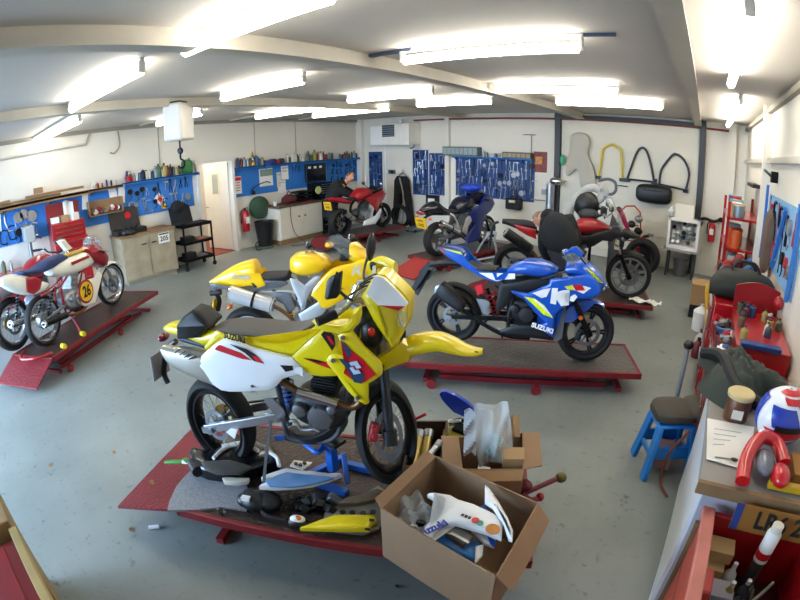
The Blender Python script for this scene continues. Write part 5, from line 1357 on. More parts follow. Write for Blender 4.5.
# framed tray of parts board
t = wt('parts_tray', 'brown framed board with a pile of loose parts on the left wall', 'tray', 3.18, 1.50, .03)
g = MB().bb((-.36, -.14, -.13), (.36, 0, -.11)); g.bb((-.36, -.14, -.13), (-.34, 0, .16)); g.bb((.34, -.14, -.13), (.36, 0, .16)); g.bb((-.36, -.02, -.13), (.36, 0, .16)); g.build('tray_box', WOOD, t, smooth=False)
for i in range(9):
    random.seed(i); g = MB(); g.box((-.28+.07*i, -.07, -.06+random.random()*.05), (.07, .07, .08), Euler((random.random(), random.random(), random.random())).to_matrix()); g.build('loose_part', [WOOD, PAPER, REDP, STEEL, CARD][i % 5], t, bevel=.004)

# ---- hanging tools on the boards
def spanner(L):
    g = MB(); g.bb((-.008, -.006, -L/2), (.008, 0, L/2)); g.torus_prof([(.022, -.006), (.022, 0), (.012, 0), (.012, -.006)], (0, 0, L/2+.018), n=14)
    g.bb((-.022, -.006, -L/2-.03), (-.008, 0, -L/2+.006)); g.bb((.008, -.006, -L/2-.03), (.022, 0, -L/2+.006)); return g
def pliers(L):
    g = MB(); g.tube([(-.03, -.01, -L/2), (-.022, -.01, -L*.1), (.004, -.01, L*.1), (.01, -.01, L/2)], .008, n=6); g.tube([(.03, -.01, -L/2), (.022, -.01, -L*.1), (-.004, -.01, L*.1), (-.01, -.01, L/2)], .008, n=6); return g
def hammer(L):
    g = MB(); g.cyl((0, -.015, -L/2), (0, -.015, L/2), .011, n=8); g.box((0, -.015, L/2), (.11, .03, .035)); return g
def driver(L):
    g = MB(); g.cyl((0, -.012, 0), (0, -.012, L/2), .014, n=8); g.cyl((0, -.012, 0), (0, -.012, -L/2), .005, n=6); return g
def square(L):
    g = MB(); g.bb((-.01, -.005, -L/2), (.01, 0, L/2)); g.bb((-.01, -.005, L/2-.02), (L*.6, 0, L/2)); return g
def gauge(L):
    g = MB(); g.lathe([(L*.25, 0), (L*.25, -.03), (.001, -.03)], (0, 0, 0), 'y', 16); g.tube([(0, -.01, -L*.25), (.03, -.01, -L*.5), (-.02, -.01, -L*.7)], .006, n=5); return g
def clamp_(L):
    g = MB(); g.tube([(L*.3, -.012, L*.4), (-L*.2, -.012, L*.4), (-L*.2, -.012, -L*.4), (L*.3, -.012, -L*.4)], .012, n=6, k=2); g.cyl((L*.2, -.012, -L*.6), (L*.2, -.012, .1*L), .006, n=6); return g
TOOLK = dict(spanner=spanner, pliers=pliers, hammer=hammer, screwdriver=driver, set_square=square, gauge=gauge, clamp=clamp_)
_tp = {}
TM = {'dark': mat('tool_dark', '#22252a', .4, .7), 'steel': mat('tool_steel', '#b4b8bd', .3, .9), 'red': mat('tool_red', '#a82430', .4)}
def tool(kind, L, tm, s, z, wall, label, group, off=.021, tilt=0.0):
    key = (kind, round(L, 2))
    if key not in _tp:
        o = TOOLK[kind](L).build('tmp', BLACK); _tp[key] = o.data; bpy.data.objects.remove(o)
    me = _tp[key].copy(); me.materials.clear(); me.materials.append(TM[tm])
    o = bpy.data.objects.new(kind, me); COL.objects.link(o)
    o.location = LWP(s, z, off) if wall == 'L' else bpos(s, z, off) if wall == 'B' else Vector((RX-off, s, z))
    rz = LRZ if wall == 'L' else BRZ if wall == 'B' else -PI/2
    o.rotation_euler = (0, tilt, rz)
    return tag(o, label, 'tool', group)
def tools(s0, s1, z0, z1, nx, nz, wall, where, kinds, mats, Ls=(.16, .28), seed=1):
    random.seed(seed)
    for j in range(nz):
        for i in range(nx):
            k = random.choice(kinds); tm = random.choice(mats)
            s = s0+(s1-s0)*(i+.5+random.uniform(-.2, .2))/nx; z = z0+(z1-z0)*(j+.5+random.uniform(-.15, .15))/nz
            kn = k.replace('_', ' '); cn = {'dark': 'dark', 'steel': 'steel', 'red': 'red'}[tm]
            tool(k, random.uniform(*Ls), tm, s, z, wall, '%s %s on %s' % (cn, kn, where), '%s %ss on %s' % (cn, kn, where), tilt=random.uniform(-.15, .15))
tools(3.7, 5.15, 1.26, 1.84, 11, 2, 'L', 'the blue board left of the doorway', ['gauge', 'clamp', 'pliers', 'hammer'], ['dark', 'dark', 'steel'], (.16, .28), 3)
tools(.4, 1.8, 1.22, 1.80, 9, 2, 'L', 'the blue board at the far left', ['clamp', 'hammer', 'gauge', 'spanner'], ['dark', 'steel'], (.25, .4), 5)
tools(9.5, 10.6, 1.28, 1.82, 6, 3, 'L', 'the blue board in the far corner', ['gauge', 'clamp', 'pliers'], ['dark'], (.12, .2), 7)
tools(8.1, 8.4, 1.6, 1.85, 3, 1, 'L', 'the board above the white cabinet', ['pliers', 'screwdriver'], ['dark'], (.15, .2), 9)

# ---- red tool chest against the left wall
t = wt('tool_chest', 'tall red tool chest with open lid and drawers behind the number 26 racer', 'tool chest', 1.98, 0.0, .02)
MB().bb((0, -.42, .12), (.66, 0, 1.12)).build('chest_body', REDP, t, bevel=.008)
MB().bb((0, -.34, 1.12), (.66, 0, 1.40)).build('top_box', REDP, t, bevel=.008)
g = MB(); g.add([(0, -.02, 1.40), (.66, -.02, 1.40), (.66, .0, 1.74), (0, .0, 1.74), (0, -.05, 1.40), (.66, -.05, 1.40), (.66, -.03, 1.75), (0, -.03, 1.75)], [(0, 1, 2, 3), (4, 7, 6, 5), (0, 4, 5, 1), (1, 5, 6, 2), (2, 6, 7, 3), (3, 7, 4, 0)]); g.build('lid', mat('chest_lid', '#8e1e22', .4), t, smooth=False)
for i, z in enumerate((1.30, 1.22, 1.14, 1.0, .86, .70, .50, .28)):
    h = .07 if i < 3 else .12 if i < 6 else .18; yy = -.34 if i < 3 else -.42
    d = MB().bb((.03, yy-.012, z-h/2+.02), (.63, yy, z+h/2+.01)).build('drawer', REDP, t, bevel=.003)
    MB().bb((.06, yy-.03, z+h/2-.012), (.60, yy-.012, z+h/2)).build('drawer_pull', CHR, d)
for i in range(2): MB().cyl((.1+.46*i, -.2, .05), (.1+.46*i, -.16, .05), .05).build('caster', BLACK, t)
for i, (x, c, lb) in enumerate(((.12, PAPER, 'white box sitting in the open top of the red tool chest'), (.30, CARD2, 'brown carton sitting in the open top of the red tool chest'), (.50, PAPER, 'tilted white pack in the open top of the red tool chest'))):
    g = MB(); g.box((x, -.18, 1.40+.06), (.15, .16, .10+.02*i), Matrix.Rotation(.2*i-.1, 3, 'Z')); wone(g, 'carton', c, lb, 'box', 1.98, 0.0, .02)
t = wt('cleaning_cloth', 'white rag draped over the red tool chest lid', 'cloth', 2.42, 1.60, .06)
g = MB(); g.grid(lambda u, v: Vector(((u-.5)*.2, -.04-.02*math.sin(u*7), (v-.5)*.3+.02*math.sin(u*5))), 8, 6, .004); g.build('cloth_sheet', PAPER, t)
# grey vice pillar/press
t = wt('bench_press', 'pale grey pillar press standing left of the red tool chest', 'press', 1.55, 0.0, .25)
MB().bb((-.15, -.16, .0), (.15, .16, .05)).build('base', STEEL, t); MB().cyl((0, 0, .05), (0, 0, 1.30), .04).build('column', STEEL, t)
MB().bb((-.10, -.16, 1.20), (.10, .12, 1.48)).build('head', mat('press_grey', '#a9adac', .4), t, bevel=.02); MB().cyl((.1, -.05, 1.3), (.22, -.1, 1.22), .01).build('feed_handle', BLKM, t)
# red bench under the near end of the board
t = wt('work_bench', 'red bench under the blue board at the far left', 'bench', .25, 0.0, .02)
MB().bb((0, -.5, .72), (1.1, 0, .78)).build('worktop', REDP, t); MB().bb((.05, -.45, .2), (1.05, -.02, .72)).build('cabinet_front', mat('dark_red_cab', '#7c1a20', .5), t, smooth=False)
for x in (.03, 1.07): MB().bb((x-.03, -.48, 0), (x+.03, -.42, .72)).build('leg', REDP, t)
row(.35, 1.2, 6, .785, .25, 'the red bench at the far left', '', .9)

# ---- pale wooden cabinet with the number card, black case, trolley
t = wt('base_cabinet', 'pale worn wooden cabinet with a white 205 card on its front', 'cabinet', 3.24, 0.0, .02)
MB().bb((0, -.58, .08), (1.16, 0, .90)).build('cabinet_body', PALEW, t, smooth=False)
MB().bb((.04, -.55, 0), (1.12, -.03, .08)).build('plinth', mat('plinth_grey', '#8d8877', .7), t, smooth=False)
MB().bb((-.02, -.60, .90), (1.18, 0, .935)).build('worktop', WOOD, t, bevel=.003)
for i in range(2):
    d = MB().bb((.02+.57*i, -.597, .11), (.565+.57*i, -.58, .875)).build('door', PALEW, t, bevel=.003)
    MB().bb((.40 if i == 0 else .62, -.615, .72), (.50 if i == 0 else .72, -.6, .735)).build('door_handle', BLKM, d)
c = MB().bb((.78, -.606, .66), (1.02, -.598, .86)).build('number_card', PAPER, t, smooth=False)
text('205', c, BDEC, (.90, -.609, .745), .13, sx=.95, bold=.002); MB().bb((.79, -.609, .825), (1.01, -.606, .85)).build('card_band', BDEC, c, smooth=False)
t = wt('tool_case', 'open black tool case with red round badge on the pale wooden cabinet', 'tool case', 3.52, .935, .22)
MB().bb((-.28, -.22, 0), (.36, .12, .10)).build('case_base', BLACK, t, bevel=.012)
g = MB(); g.add([(-.28, .10, .10), (.36, .10, .10), (.36, .18, .50), (-.28, .18, .50), (-.28, .14, .10), (.36, .14, .10), (.36, .22, .50), (-.28, .22, .50)], [(0, 1, 2, 3), (4, 7, 6, 5), (0, 4, 5, 1), (1, 5, 6, 2), (2, 6, 7, 3), (3, 7, 4, 0)]); ld = g.build('case_lid', BLACK, t, smooth=False)
MB().cyl((.12, .135, .33), (.12, .15, .33), .07, n=20).build('badge', RDEC, ld)
for i in range(5): MB().cyl((-.2+.11*i, -.1, .10), (-.16+.11*i, .04, .115), .014).build('socket_tool', STEEL, t)
g = MB(); g.ell((0, 0, .05), (.12, .10, .08)); g.ell((.1, -.05, .04), (.09, .08, .06)); wone(g, 'parts_bag', BLACK, 'black lumpy bag at the front corner of the pale wooden cabinet', 'bag', 3.42, .935, .46)
def trolley(s, off):
    t = wt('tool_trolley', 'black three-tier tool trolley on casters beside the doorway', 'trolley', s, 0, off)
    for z in (.18, .52, .86): 
        g = MB().bb((-.34, -.22, z), (.34, .22, z+.02)); g.bb((-.34, -.22, z), (.34, -.205, z+.06)); g.bb((-.34, .205, z), (.34, .22, z+.06)); g.bb((-.34, -.22, z), (-.325, .22, z+.06)); g.bb((.325, -.22, z), (.34, .22, z+.06)); g.build('tray', BLKM, t, smooth=False)
    for x in (-.33, .33):
        for y in (-.21, .21):
            MB().bb((x-.015, y-.015, .08), (x+.015, y+.015, .92)).build('post', BLKM, t)
            k = MB().cyl((x, y-.012, .045), (x, y+.012, .045), .045, n=16).build('caster', RUB, t)
    return t
trolley(4.86, .52)
for i, (x, y, z, d, m_, lb) in enumerate(((4.70, .55, .20, (.25, .2, .14), BLACK, 'black box on the bottom tray of the tool trolley'), (4.98, .5, .20, (.24, .3, .05), STEEL, 'flat steel tray on the bottom tier of the trolley'), (4.72, .52, .54, (.24, .22, .12), BLACK, 'black case on the middle tray of the tool trolley'), (5.02, .55, .54, (.24, .28, .05), mat('binder_red', '#a05a40', .5), 'reddish folders on the middle tray of the tool trolley'))):
    g = MB(); g.box((LX+y, x, z+.002+d[2]/2), (d[1], d[0], d[2])); tag(g.build('tool_box', m_, bevel=.01), lb, 'box')
g = MB(); g.grid(lambda u, v: Vector(((u-.5)*.5, .05+.12*v, .90+.42*v-.06*math.cos(u*6)*v)), 8, 6, .02); g.ell((-.05, .14, 1.26), (.16, .08, .14)); g.ell((-.1, 0, .93), (.2, .15, .05))
o = wone(g, 'work_jacket', CLOTH, 'black jacket draped over a case on the tool trolley', 'jacket', 4.72, .0, .45)
g = MB(); g.bb((-.3, -.15, 0), (.1, .12, .05)); wone(g, 'laptop_case', BLACK, 'flat black case on the top tray of the trolley', 'case', 4.95, .882, .55)

# ---- extinguishers, hose reel, bin
def extinguisher(s, z, wall, label, off=.12, h=.5, r=.075):
    t = wt('fire_extinguisher', label, 'fire extinguisher', s, z, off, wall)
    MB().lathe([(r*.9, 0), (r, .02), (r, h*.75), (r*.7, h*.86), (r*.3, h*.9)], n=20).build('cylinder_body', mat('extinguisher_red', '#b3121c', .3, coat=.4), t)
    MB().lathe([(r*.25, h*.9), (r*.25, h*.96)], n=12).box((.03, 0, h*.97), (.12, .02, .02)).build('valve_handle', BLKM, t)
    MB().tube([(0, 0, h*.93), (-r*1.3, 0, h*.85), (-r*1.35, 0, h*.35)], .012).build('hose', BLKM, t)
    MB().bb((-r*.6, -r-.004, h*.35), (r*.6, -r+.01, h*.62)).build('label_plate', PAPER, t, smooth=False)
    MB().bb((-.02, r*.8, h*.3), (.02, off, h*.6)).build('wall_bracket', BLKM, t)
    return t
extinguisher(6.52, .42, 'L', 'red fire extinguisher on the wall right of the doorway', h=.55, r=.09)
t = wt('hose_reel', 'round green drum mounted on the wall above the black bin', 'drum', 6.93, .92, .14)
MB().lathe([(.26, .06), (.27, .0), (.26, -.06), (.20, -.09), (.001, -.10)], (0, 0, 0), 'y', 28).build('drum', mat('drum_green', '#2e4d38', .6), t)
MB().bb((-.04, .0, -.04), (.04, .14, .04)).build('wall_mount', BLKM, t)
t = wt('rubbish_bin', 'black ribbed rubbish bin on the floor beside the white cabinet', 'bin', 6.82, 0.0, .42)
MB().lathe([(.16, 0), (.165, .02), (.22, .60), (.235, .62), (.22, .63), (.16, .05), (.001, .05)], n=24).build('bin_body', BLACK, t)
MB().lathe([(.20, 0), (.205, .05), (.17, .055)], n=24).build('base_ring', mat('ring_green', '#4b5a48', .7), t)
g = MB(); g.tube([(-.2, -.05, .2), (-.34, -.08, .16), (-.32, -.08, .02), (-.2, -.1, .01)], .012); g.build('cable', BLACK, t)
t = wt('angle_lamp', 'grey swing-arm lamp fixed to the wall above the bin', 'lamp', 6.80, 1.30, .04)
MB().tube([(0, 0, 0), (.05, -.10, .12), (.35, -.12, .20), (.50, -.12, .17)], .012).build('arm', BLKM, t); MB().lathe([(.05, .0), (.03, .08), (.01, .1)], (0, -.10, -.06), n=14).build('lamp_head', BLKM, t)
# white two-door cabinet
t = wt('base_cabinet', 'white two-door cabinet with brown worktop along the left wall', 'cabinet', 7.12, 0.0, .02)
MB().bb((0, -.6, .12), (1.42, 0, .88)).build('cabinet_body', CREAM, t, smooth=False); MB().bb((.02, -.58, 0), (1.40, -.03, .12)).build('plinth', WOOD, t, smooth=False)
MB().bb((-.04, -.64, .88), (1.45, 0, .92)).build('worktop', mat('worktop_brown', '#5b4636', .6), t, bevel=.003)
for i in range(2):
    d = MB().bb((.02+.70*i, -.62, .14), (.69+.70*i, -.60, .86)).build('door', CREAM, t, bevel=.003)
    MB().cyl((.60 if i == 0 else .80, -.62, .62), (.60 if i == 0 else .80, -.65, .62), .018).build('knob', BLKM, d)
g = MB(); g.tube([(.32, -.66, .95), (.3, -.68, .6), (.34, -.75, .25), (.5, -.9, .03), (.3, -1.0, .015), (.1, -.85, .015)], .009)
wone(g, 'air_hose', mat('hose_brown', '#6b3a2c', .6), 'thin red-brown hose hanging down the white cabinet to the floor', 'hose', 7.12, 0, .02)
def bench_item(nm, lb, cat, s, z, off, mb, m, **k): return wone(mb, nm, m, lb, cat, s, z, off, **k)
g = MB(); g.loft([(-.17, 0, .16, .09), (-.05, 0, .22, .12), (.12, 0, .20, .12), (.19, 0, .14, .08)], e=3); g.tube([(-.08, 0, .20), (0, 0, .30), (.08, 0, .20)], .012)
bench_item('tool_bag', 'dark red tool bag with handle on the white cabinet', 'bag', 7.72, .92, .32, g, mat('bag_maroon', '#541c20', .6))
for i in range(3):
    g = MB(); g.bb((-.22, -.16, 0), (.22, .16, .018)); g.bb((-.22, -.16, 0), (.22, -.145, .05)); g.bb((-.22, .145, 0), (.22, .16, .05)); g.bb((-.22, -.16, 0), (-.205, .16, .05)); g.bb((.205, -.16, 0), (.22, .16, .05))
    bench_item('parts_tray', ['lowest', 'middle', 'topmost'][i]+' of the three stacked black parts trays on the white cabinet', 'tray', 8.22, .94+.09*i, .25, g, BLACK, smooth=False)
g = MB(); g.bb((-.09, -.06, 0), (.09, .06, .02)); bench_item('rag', 'red folded rag at the worktop edge of the white cabinet', 'cloth', 8.12, .92, .52, g, REDP)
g = MB(); g.lathe([(.04, 0), (.045, .09), (.03, .10)], n=14); bench_item('jar', 'small white jar on the near end of the white cabinet', 'jar', 7.25, .92, .35, g, WHT)
# tall black drawer cabinet with open top box
t = wt('tool_cabinet', 'tall black tool cabinet with silver drawer pulls beside the mechanic', 'tool cabinet', 8.62, 0.0, .02)
MB().bb((0, -.5, .10), (.62, 0, 1.0)).build('cabinet_body', BLKM, t, bevel=.006)
MB().bb((0, -.45, 1.0), (.62, 0, 1.32)).build('top_chest', BLKM, t, bevel=.006)
for i in range(6):
    d = MB().bb((.03, -.515, .16+.13*i), (.59, -.5, .27+.13*i)).build('drawer', BLKM, t); MB().bb((.08, -.535, .24+.13*i), (.54, -.515, .262+.13*i)).build('drawer_pull', ALU, d)
for i in range(5):
    d = MB().bb((.03, -.465, 1.03+.055*i), (.59, -.45, 1.075+.055*i)).build('drawer', BLKM, t); MB().bb((.06, -.485, 1.06+.055*i), (.56, -.465, 1.072+.055*i)).build('drawer_pull', ALU, d)
for x in (.08, .54): MB().cyl((x, -.3, .05), (x, -.26, .05), .05).build('caster', BLACK, t)
t = wt('television', 'black screen standing open above the white cabinet under the shelf', 'screen', 8.55, 1.36, .10)
MB().bb((-.06, -.06, 0), (.66, 0, .46)).build('casing', BLACK, t, bevel=.01); MB().bb((-.03, -.066, .03), (.63, -.06, .43)).build('screen', mat('dark_screen', '#0c0d10', .15), t, smooth=False)
for i in range(3): MB().bb((.0+.2*i, -.07, .34), (.10+.2*i, -.067, .40)).build('stuck_label', PAPER, t, smooth=False)
g = MB(); g.lathe([(.10, 0), (.10, -.02), (.04, -.03), (.001, -.03)], (0, 0, 0), 'y', 20); wone(g, 'round_dial', mat('dial_green', '#b7c27a', .5), 'pale green round disc propped beside the stacked trays', 'disc', 8.55, 1.16, .5)
# ceiling cable, hanging hoist box
t = thing('hoist_box', 'white dented box with hook hanging from the ceiling left of the doorway', 'hoist', (-5.6, 3.05, 0), .6)
MB().bb((-.13, -.20, 2.45), (.13, .20, 2.93)).build('casing', mat('hoist_white', '#dfddd6', .5, var=.08), t, bevel=.03)
MB().bb((-.02, -.02, 2.9), (.02, .02, CEIL)).build('hanger', BLKM, t); MB().bb((-.10, -.15, 2.93), (.10, .15, 2.95)).build('top_plate', BLKM, t)
MB().tube([(0, 0, 2.45), (0, 0, 2.36)], .012).lathe([(.03, -.03), (.045, 0), (.03, .03)], (0, 0, 2.32), 'y', 14).build('pulley', BLKM, t)
MB().tube([(0, 0, 2.28), (0, 0, 2.22), (.05, 0, 2.18), (.045, 0, 2.12), (0, 0, 2.10), (-.04, 0, 2.13)], .013).build('hook', BLKM, t)
g = MB(); g.tube([(LX+.03, 3.6, CEIL-.08), (LX+.04, 3.62, 2.65), (LX+.05, 3.5, 2.5), (LX+.05, 3.4, 2.52)], .015); tag(g.build('wall_cable', mat('cable_grey', '#8b8880', .6)), 'grey hooked cable on the left wall high above the tool board', 'cable')
g = MB(); g.tube([(LX+.03, -2.0, 2.62), (LX+.03, 2.9, 2.74), (LX+.03, 3.0, CEIL-.03)], .025, smooth=False); tag(g.build('ceiling_pipe', BEAM), 'painted pipe running along the top of the left wall', 'pipe')
for s, lb in ((4.5, 'thin vertical cable on the left wall above the bottle shelf'), (7.0, 'thin vertical cable on the wall above the brass lamp'), (8.3, 'thin vertical cable on the wall above the white cabinet')):
    g = MB().cyl((LX+.012, s, 1.95), (LX+.012, s, CEIL), .008, n=6); tag(g.build('wall_cable', mat('cable_grey', '#8b8880', .6)), lb, 'cable')
# ================================================================ back wall
t = wt('wall_heater', 'white wall heater unit with dark louvre high on the back wall', 'heater', .90, 2.24, .02, 'B')
MB().bb((0, -.42, 0), (.45, 0, .52)).build('fan_box', WHT, t, bevel=.01); MB().bb((.45, -.46, .0), (1.38, 0, .56)).build('casing', mat('heater_white', '#e8e6df', .5), t, bevel=.01)
lv = MB().bb((.48, -.47, .22), (.90, -.455, .53)).build('louvre_panel', mat('louvre_dark', '#2c3844', .4), t, smooth=False)
for i in range(5): MB().bb((.49, -.49, .25+.055*i), (.89, -.465, .265+.055*i)).build('louvre', mat('louvre_blue', '#8fa3b5', .4), lv)
MB().tube([(1.25, -.2, .4), (1.34, -.2, .35), (1.34, -.2, -.02), (1.2, -.2, -.1)], .02).build('gas_pipe', STEEL, t); MB().cyl((.9, -.2, .5), (.9, -.2, .68), .05).build('flue', WHT, t)
g = MB(); g.tube([(0, -.05, 0), (7.6, -.05, -.02)], .022, smooth=False); wone(g, 'copper_pipe', mat('copper_red', '#9a4a3a', .4, .4), 'long red-brown pipe running across the top of the back wall', 'pipe', 2.1, 2.88, 0, 'B')
g = MB().cyl((0, -.03, 0), (0, -.03, 2.2), .014, n=8); wone(g, 'conduit_pipe', WHT, 'thin white conduit between the heater and the narrow blue tool board', 'pipe', 1.06, .7, 0, 'B')
t = wt('thermostat', 'small grey control box on the wall under the heater', 'control box', 1.28, 1.50, 0, 'B')
MB().bb((-.1, -.05, -.06), (.12, 0, .06)).build('casing', STEEL, t, bevel=.005); MB().bb((-.02, -.055, -.03), (.08, -.05, .03)).build('display', BLACK, t, smooth=False); MB().tube([(-.1, -.02, 0), (-.2, -.02, .02), (-.22, -.02, .3)], .008).build('cable', WHT, t)

def toolboard(s0, s1, z0, z1, label, where, nx, nz, seed, mats=('steel', 'steel', 'dark')):
    board(s0, s1, z0, z1, label, PEGD, 'B')
    tools(s0+.03, s1-.03, z0+.06, z1-.04, nx, nz, 'B', where, ['spanner', 'screwdriver', 'pliers', 'set_square', 'gauge'], mats, (.15, .27), seed)
toolboard(.42, .92, 1.00, 2.06, 'narrow dark blue tool board beside the corner column', 'the narrow board beside the corner column', 4, 5, 11)
toolboard(2.02, 2.52, .92, 2.10, 'dark blue spanner board left of the pair above the hanging overalls', 'the left board of the pair', 5, 5, 12, ('steel', 'dark'))
toolboard(2.56, 3.06, .95, 2.02, 'blue spanner board right of the pair beside the wall column', 'the right board of the pair', 4, 5, 13)
toolboard(3.38, 5.50, .98, 1.92, 'wide blue tool board crowded with tools above the dark blue sports bike', 'the wide blue tool board', 19, 4, 14, ('steel', 'steel', 'steel', 'dark'))
t = shelf(3.36, 5.5, 1.95, .16, 'narrow blue shelf along the top of the wide tool board', SHELFB, 'B', lip=.03)
t = wt('storage_box', 'long clear grey storage rack on the shelf above the wide tool board', 'storage rack', 3.12, 1.97, .02, 'B')
MB().bb((0, -.2, 0), (1.0, 0, .22)).build('casing', mat('rack_grey', '#5c6a70', .5), t, bevel=.005)
for i in range(8): MB().bb((.02+.122*i, -.21, .03), (.13+.122*i, -.2, .19)).build('drawer', mat('drawer_clear', '#93a3a8', .3), t, bevel=.003)
t = wt('storage_box', 'low brown organiser tray at the right end of the tool board shelf', 'storage rack', 4.75, 1.956, .02, 'B')
MB().bb((0, -.14, 0), (.72, 0, .14)).build('casing', mat('tray_brown', '#5d5648', .6), t)
for i in range(6): MB().bb((.02+.116*i, -.148, .02), (.12+.116*i, -.14, .11)).build('compartment', mat('comp_grey', '#9a8f78', .6), t, smooth=False)
row(4.15, 4.7, 5, 1.956, .08, 'the shelf above the wide tool board', '', .6, 'B')
t = paper(5.64, 1.90, .32, .46, 'colourful red poster on the wall right of the wide tool board', 'B', m=mat('poster_mix', '#7c3a3a', .6, var=.9, scale=9), marks=0, off=.01, name='poster')
MB().bb((-.12, -.024, -.05), (.05, -.021, .12)).build('poster_patch', mat('poster_orange', '#c98a4a', .6, var=.6, scale=20), t, smooth=False)
g = MB().cyl((0, -.04, 0), (0, -.04, 1.3), .012, n=8).cyl((-.2, -.04, 1.3), (.1, -.04, 1.3), .010, n=8); wone(g, 'conduit_pipe', STEEL, 'thin grey conduit left of the colourful poster', 'pipe', 5.42, 1.2, 0, 'B')
g = MB().bb((-.06, -.05, -.05), (.08, 0, .06)); wone(g, 'socket_box', STEEL, 'small grey electrical box under the colourful poster', 'electrical box', 5.76, 1.24, 0, 'B')
g = MB(); g.cyl((-.18, -.05, 0), (.18, -.05, 0), .012); wone(g, 'metal_rod', STEEL, 'short grey rod on the wall below the poster', 'rod', 5.62, 1.05, 0, 'B')
t = wt('drill_case', 'black case hanging on the wall below the wide tool board', 'tool case', 5.04, .92, .02, 'B')
MB().bb((-.2, -.14, -.14), (.2, 0, .12)).build('case_body', BLACK, t, bevel=.03); MB().tube([(-.08, -.07, .12), (-.05, -.07, .18), (.05, -.07, .18), (.08, -.07, .12)], .012).build('handle', BLACK, t); MB().bb((-.1, -.145, .02), (.06, -.14, .08)).build('label_plate', PAPER, t, smooth=False)
t = wt('wall_clipboard', 'small dark framed box with white notice below the paired tool boards', 'notice box', 2.70, .82, .02, 'B')
MB().bb((-.18, -.1, -.18), (.18, 0, .12)).build('frame', BLACK, t, bevel=.005); MB().bb((-.11, -.106, -.12), (.1, -.1, .04)).build('white_notice', PAPER, t, smooth=False)
# overalls on a hanger
t = wt('hanging_overalls', 'black racing overalls hanging on the back wall between the tool boards', 'overalls', 1.72, 0, .06, 'B')
MB().tube([(-.16, -.03, 1.38), (0, -.03, 1.48), (.16, -.03, 1.38)], .012).tube([(0, -.03, 1.48), (.02, -.03, 1.54), (0, -.03, 1.57), (-.03, -.03, 1.55)], .006).build('hanger', STEEL, t)
g = MB(); g.panel([(-.15, 1.40), (.15, 1.40), (.24, 1.30), (.30, .9), (.36, .5), (.44, .06), (.33, .05), (.22, .12), (.17, .45), (.10, .86), (.03, .95), (-.05, .92), (-.10, .7), (-.13, .45), (-.20, .12), (-.26, .05), (-.34, .06), (-.30, .5), (-.26, .9), (-.24, 1.28)], -.06, .05, .02, .02); g.build('garment', CLOTH, t, angle=60)
MB().tube([(-.02, -.13, 1.36), (.10, -.13, .9), (.08, -.13, .4), (.04, -.13, .1)], .018).build('hanging_strap', mat('strap_pale', '#a99f92', .7), t)
t = wt('motorcycle_tyre', 'black tyre leaning against the wall at the foot of the hanging overalls', 'tyre', 1.78, .34, .26, 'B')
prof = [(.27+.05*math.cos(q), .06*math.sin(q)) for q in [2*PI*i/12 for i in range(12)]]
MB().torus_prof(prof, n=32).build('tyre_body', RUB, t); t.rotation_euler.x = .12
g = MB(); g.box((0, 0, .07), (.34, .22, .13)); g.box((.05, 0, .16), (.2, .15, .05)); wone(g, 'carton', CARD2, 'small brown carton on the floor near the front wheel of the red sports bike', 'box', 1.05, 0, .35, 'B')
t = wt('floor_jack', 'silver trolley jack on the floor beside the hanging overalls', 'jack', 2.35, 0, .3, 'B')
MB().bb((-.15, -.25, .04), (.12, .15, .12)).build('frame', ALU, t, bevel=.01); MB().cyl((.0, .1, .1), (.15, .2, .35), .014).build('lever', ALU, t)
for x in (-.14, .11): MB().cyl((x-.02, -.2, .04), (x+.02, -.2, .04), .04).build('wheel', BLACK, t)
# ---- roller door wall items
t = wt('sheet_bundle', 'large pale dust sheet hanging like a hood at the left of the roller door', 'cover', 6.62, 1.55, .07, 'B')
g = MB(); g.panel([(-.22, .95), (-.05, 1.04), (.12, 1.0), (.2, .85), (.16, .6), (.28, .35), (.36, .05), (.32, -.1), (.05, -.12), (-.02, .2), (-.1, .25), (-.28, .1), (-.32, .3), (-.24, .6)], -.04, .06, .03, .03, smooth=True); g.build('sheet', mat('sheet_grey', '#b3afa4', .7, var=.08), t, angle=60)
MB().lathe([(.1, -.06), (.11, -.10), (.09, -.10)], (-.05, 0, .82), 'y', 18).build('round_rim', STEEL, t)
g = MB(); g.ell((0, -.06, 0), (.06, .04, .12)); wone(g, 'ear_defender', mat('mint_green', '#3fa07a', .5), 'small green pad hanging beside the dark roller door post', 'pad', 6.22, 1.98, .1, 'B')
def pstand(s, z, pts, m, label, extra=None, grip=True):
    t = wt('paddock_stand', label, 'bike stand', s, z, .06, 'B')
    MB().tube([(a, -.05, b) for a, b in pts], .024, n=10, closed=False, k=3).build('tube_frame', m, t)
    if extra: MB().tube([(a, -.05, b) for a, b in extra], .02, n=8, smooth=False).build('cross_bar', m, t)
    for a, b in (pts[0], pts[-1]): MB().bb((a-.05, -.1, b-.05), (a+.05, 0, b+.02)).build('foot', BLKM, t)
    MB().cyl((0, -.05, pts[len(pts)//2][1]), (0, 0, pts[len(pts)//2][1]), .03).build('wall_hook', STEEL, t)
    return t
DKT = mat('blue_black_tube', '#2b3340', .4, .4)
pstand(7.30, 1.66, [(-.27, .03), (-.22, .4), (-.2, .6), (-.1, .68), (.0, .72), (.1, .68), (.2, .6), (.22, .4), (.25, .03)], mat('stand_yellow', '#cdb52c', .4), 'yellow paddock stand hanging on the roller door')
pstand(7.95, 1.66, [(-.30, .03), (-.2, .35), (-.1, .62), (.0, .70), (.1, .62), (.2, .35), (.28, .03)], DKT, 'dark triangular paddock stand hanging next to the yellow one', [(-.30, .04), (.28, .04)])
pstand(8.62, 1.60, [(-.28, .06), (-.26, .35), (-.1, .6), (.02, .70), (.2, .6), (.32, .35), (.27, .02)], DKT, 'dark pentagon-shaped paddock stand hanging nearest the right door post', [(-.28, .07), (.27, .02)])
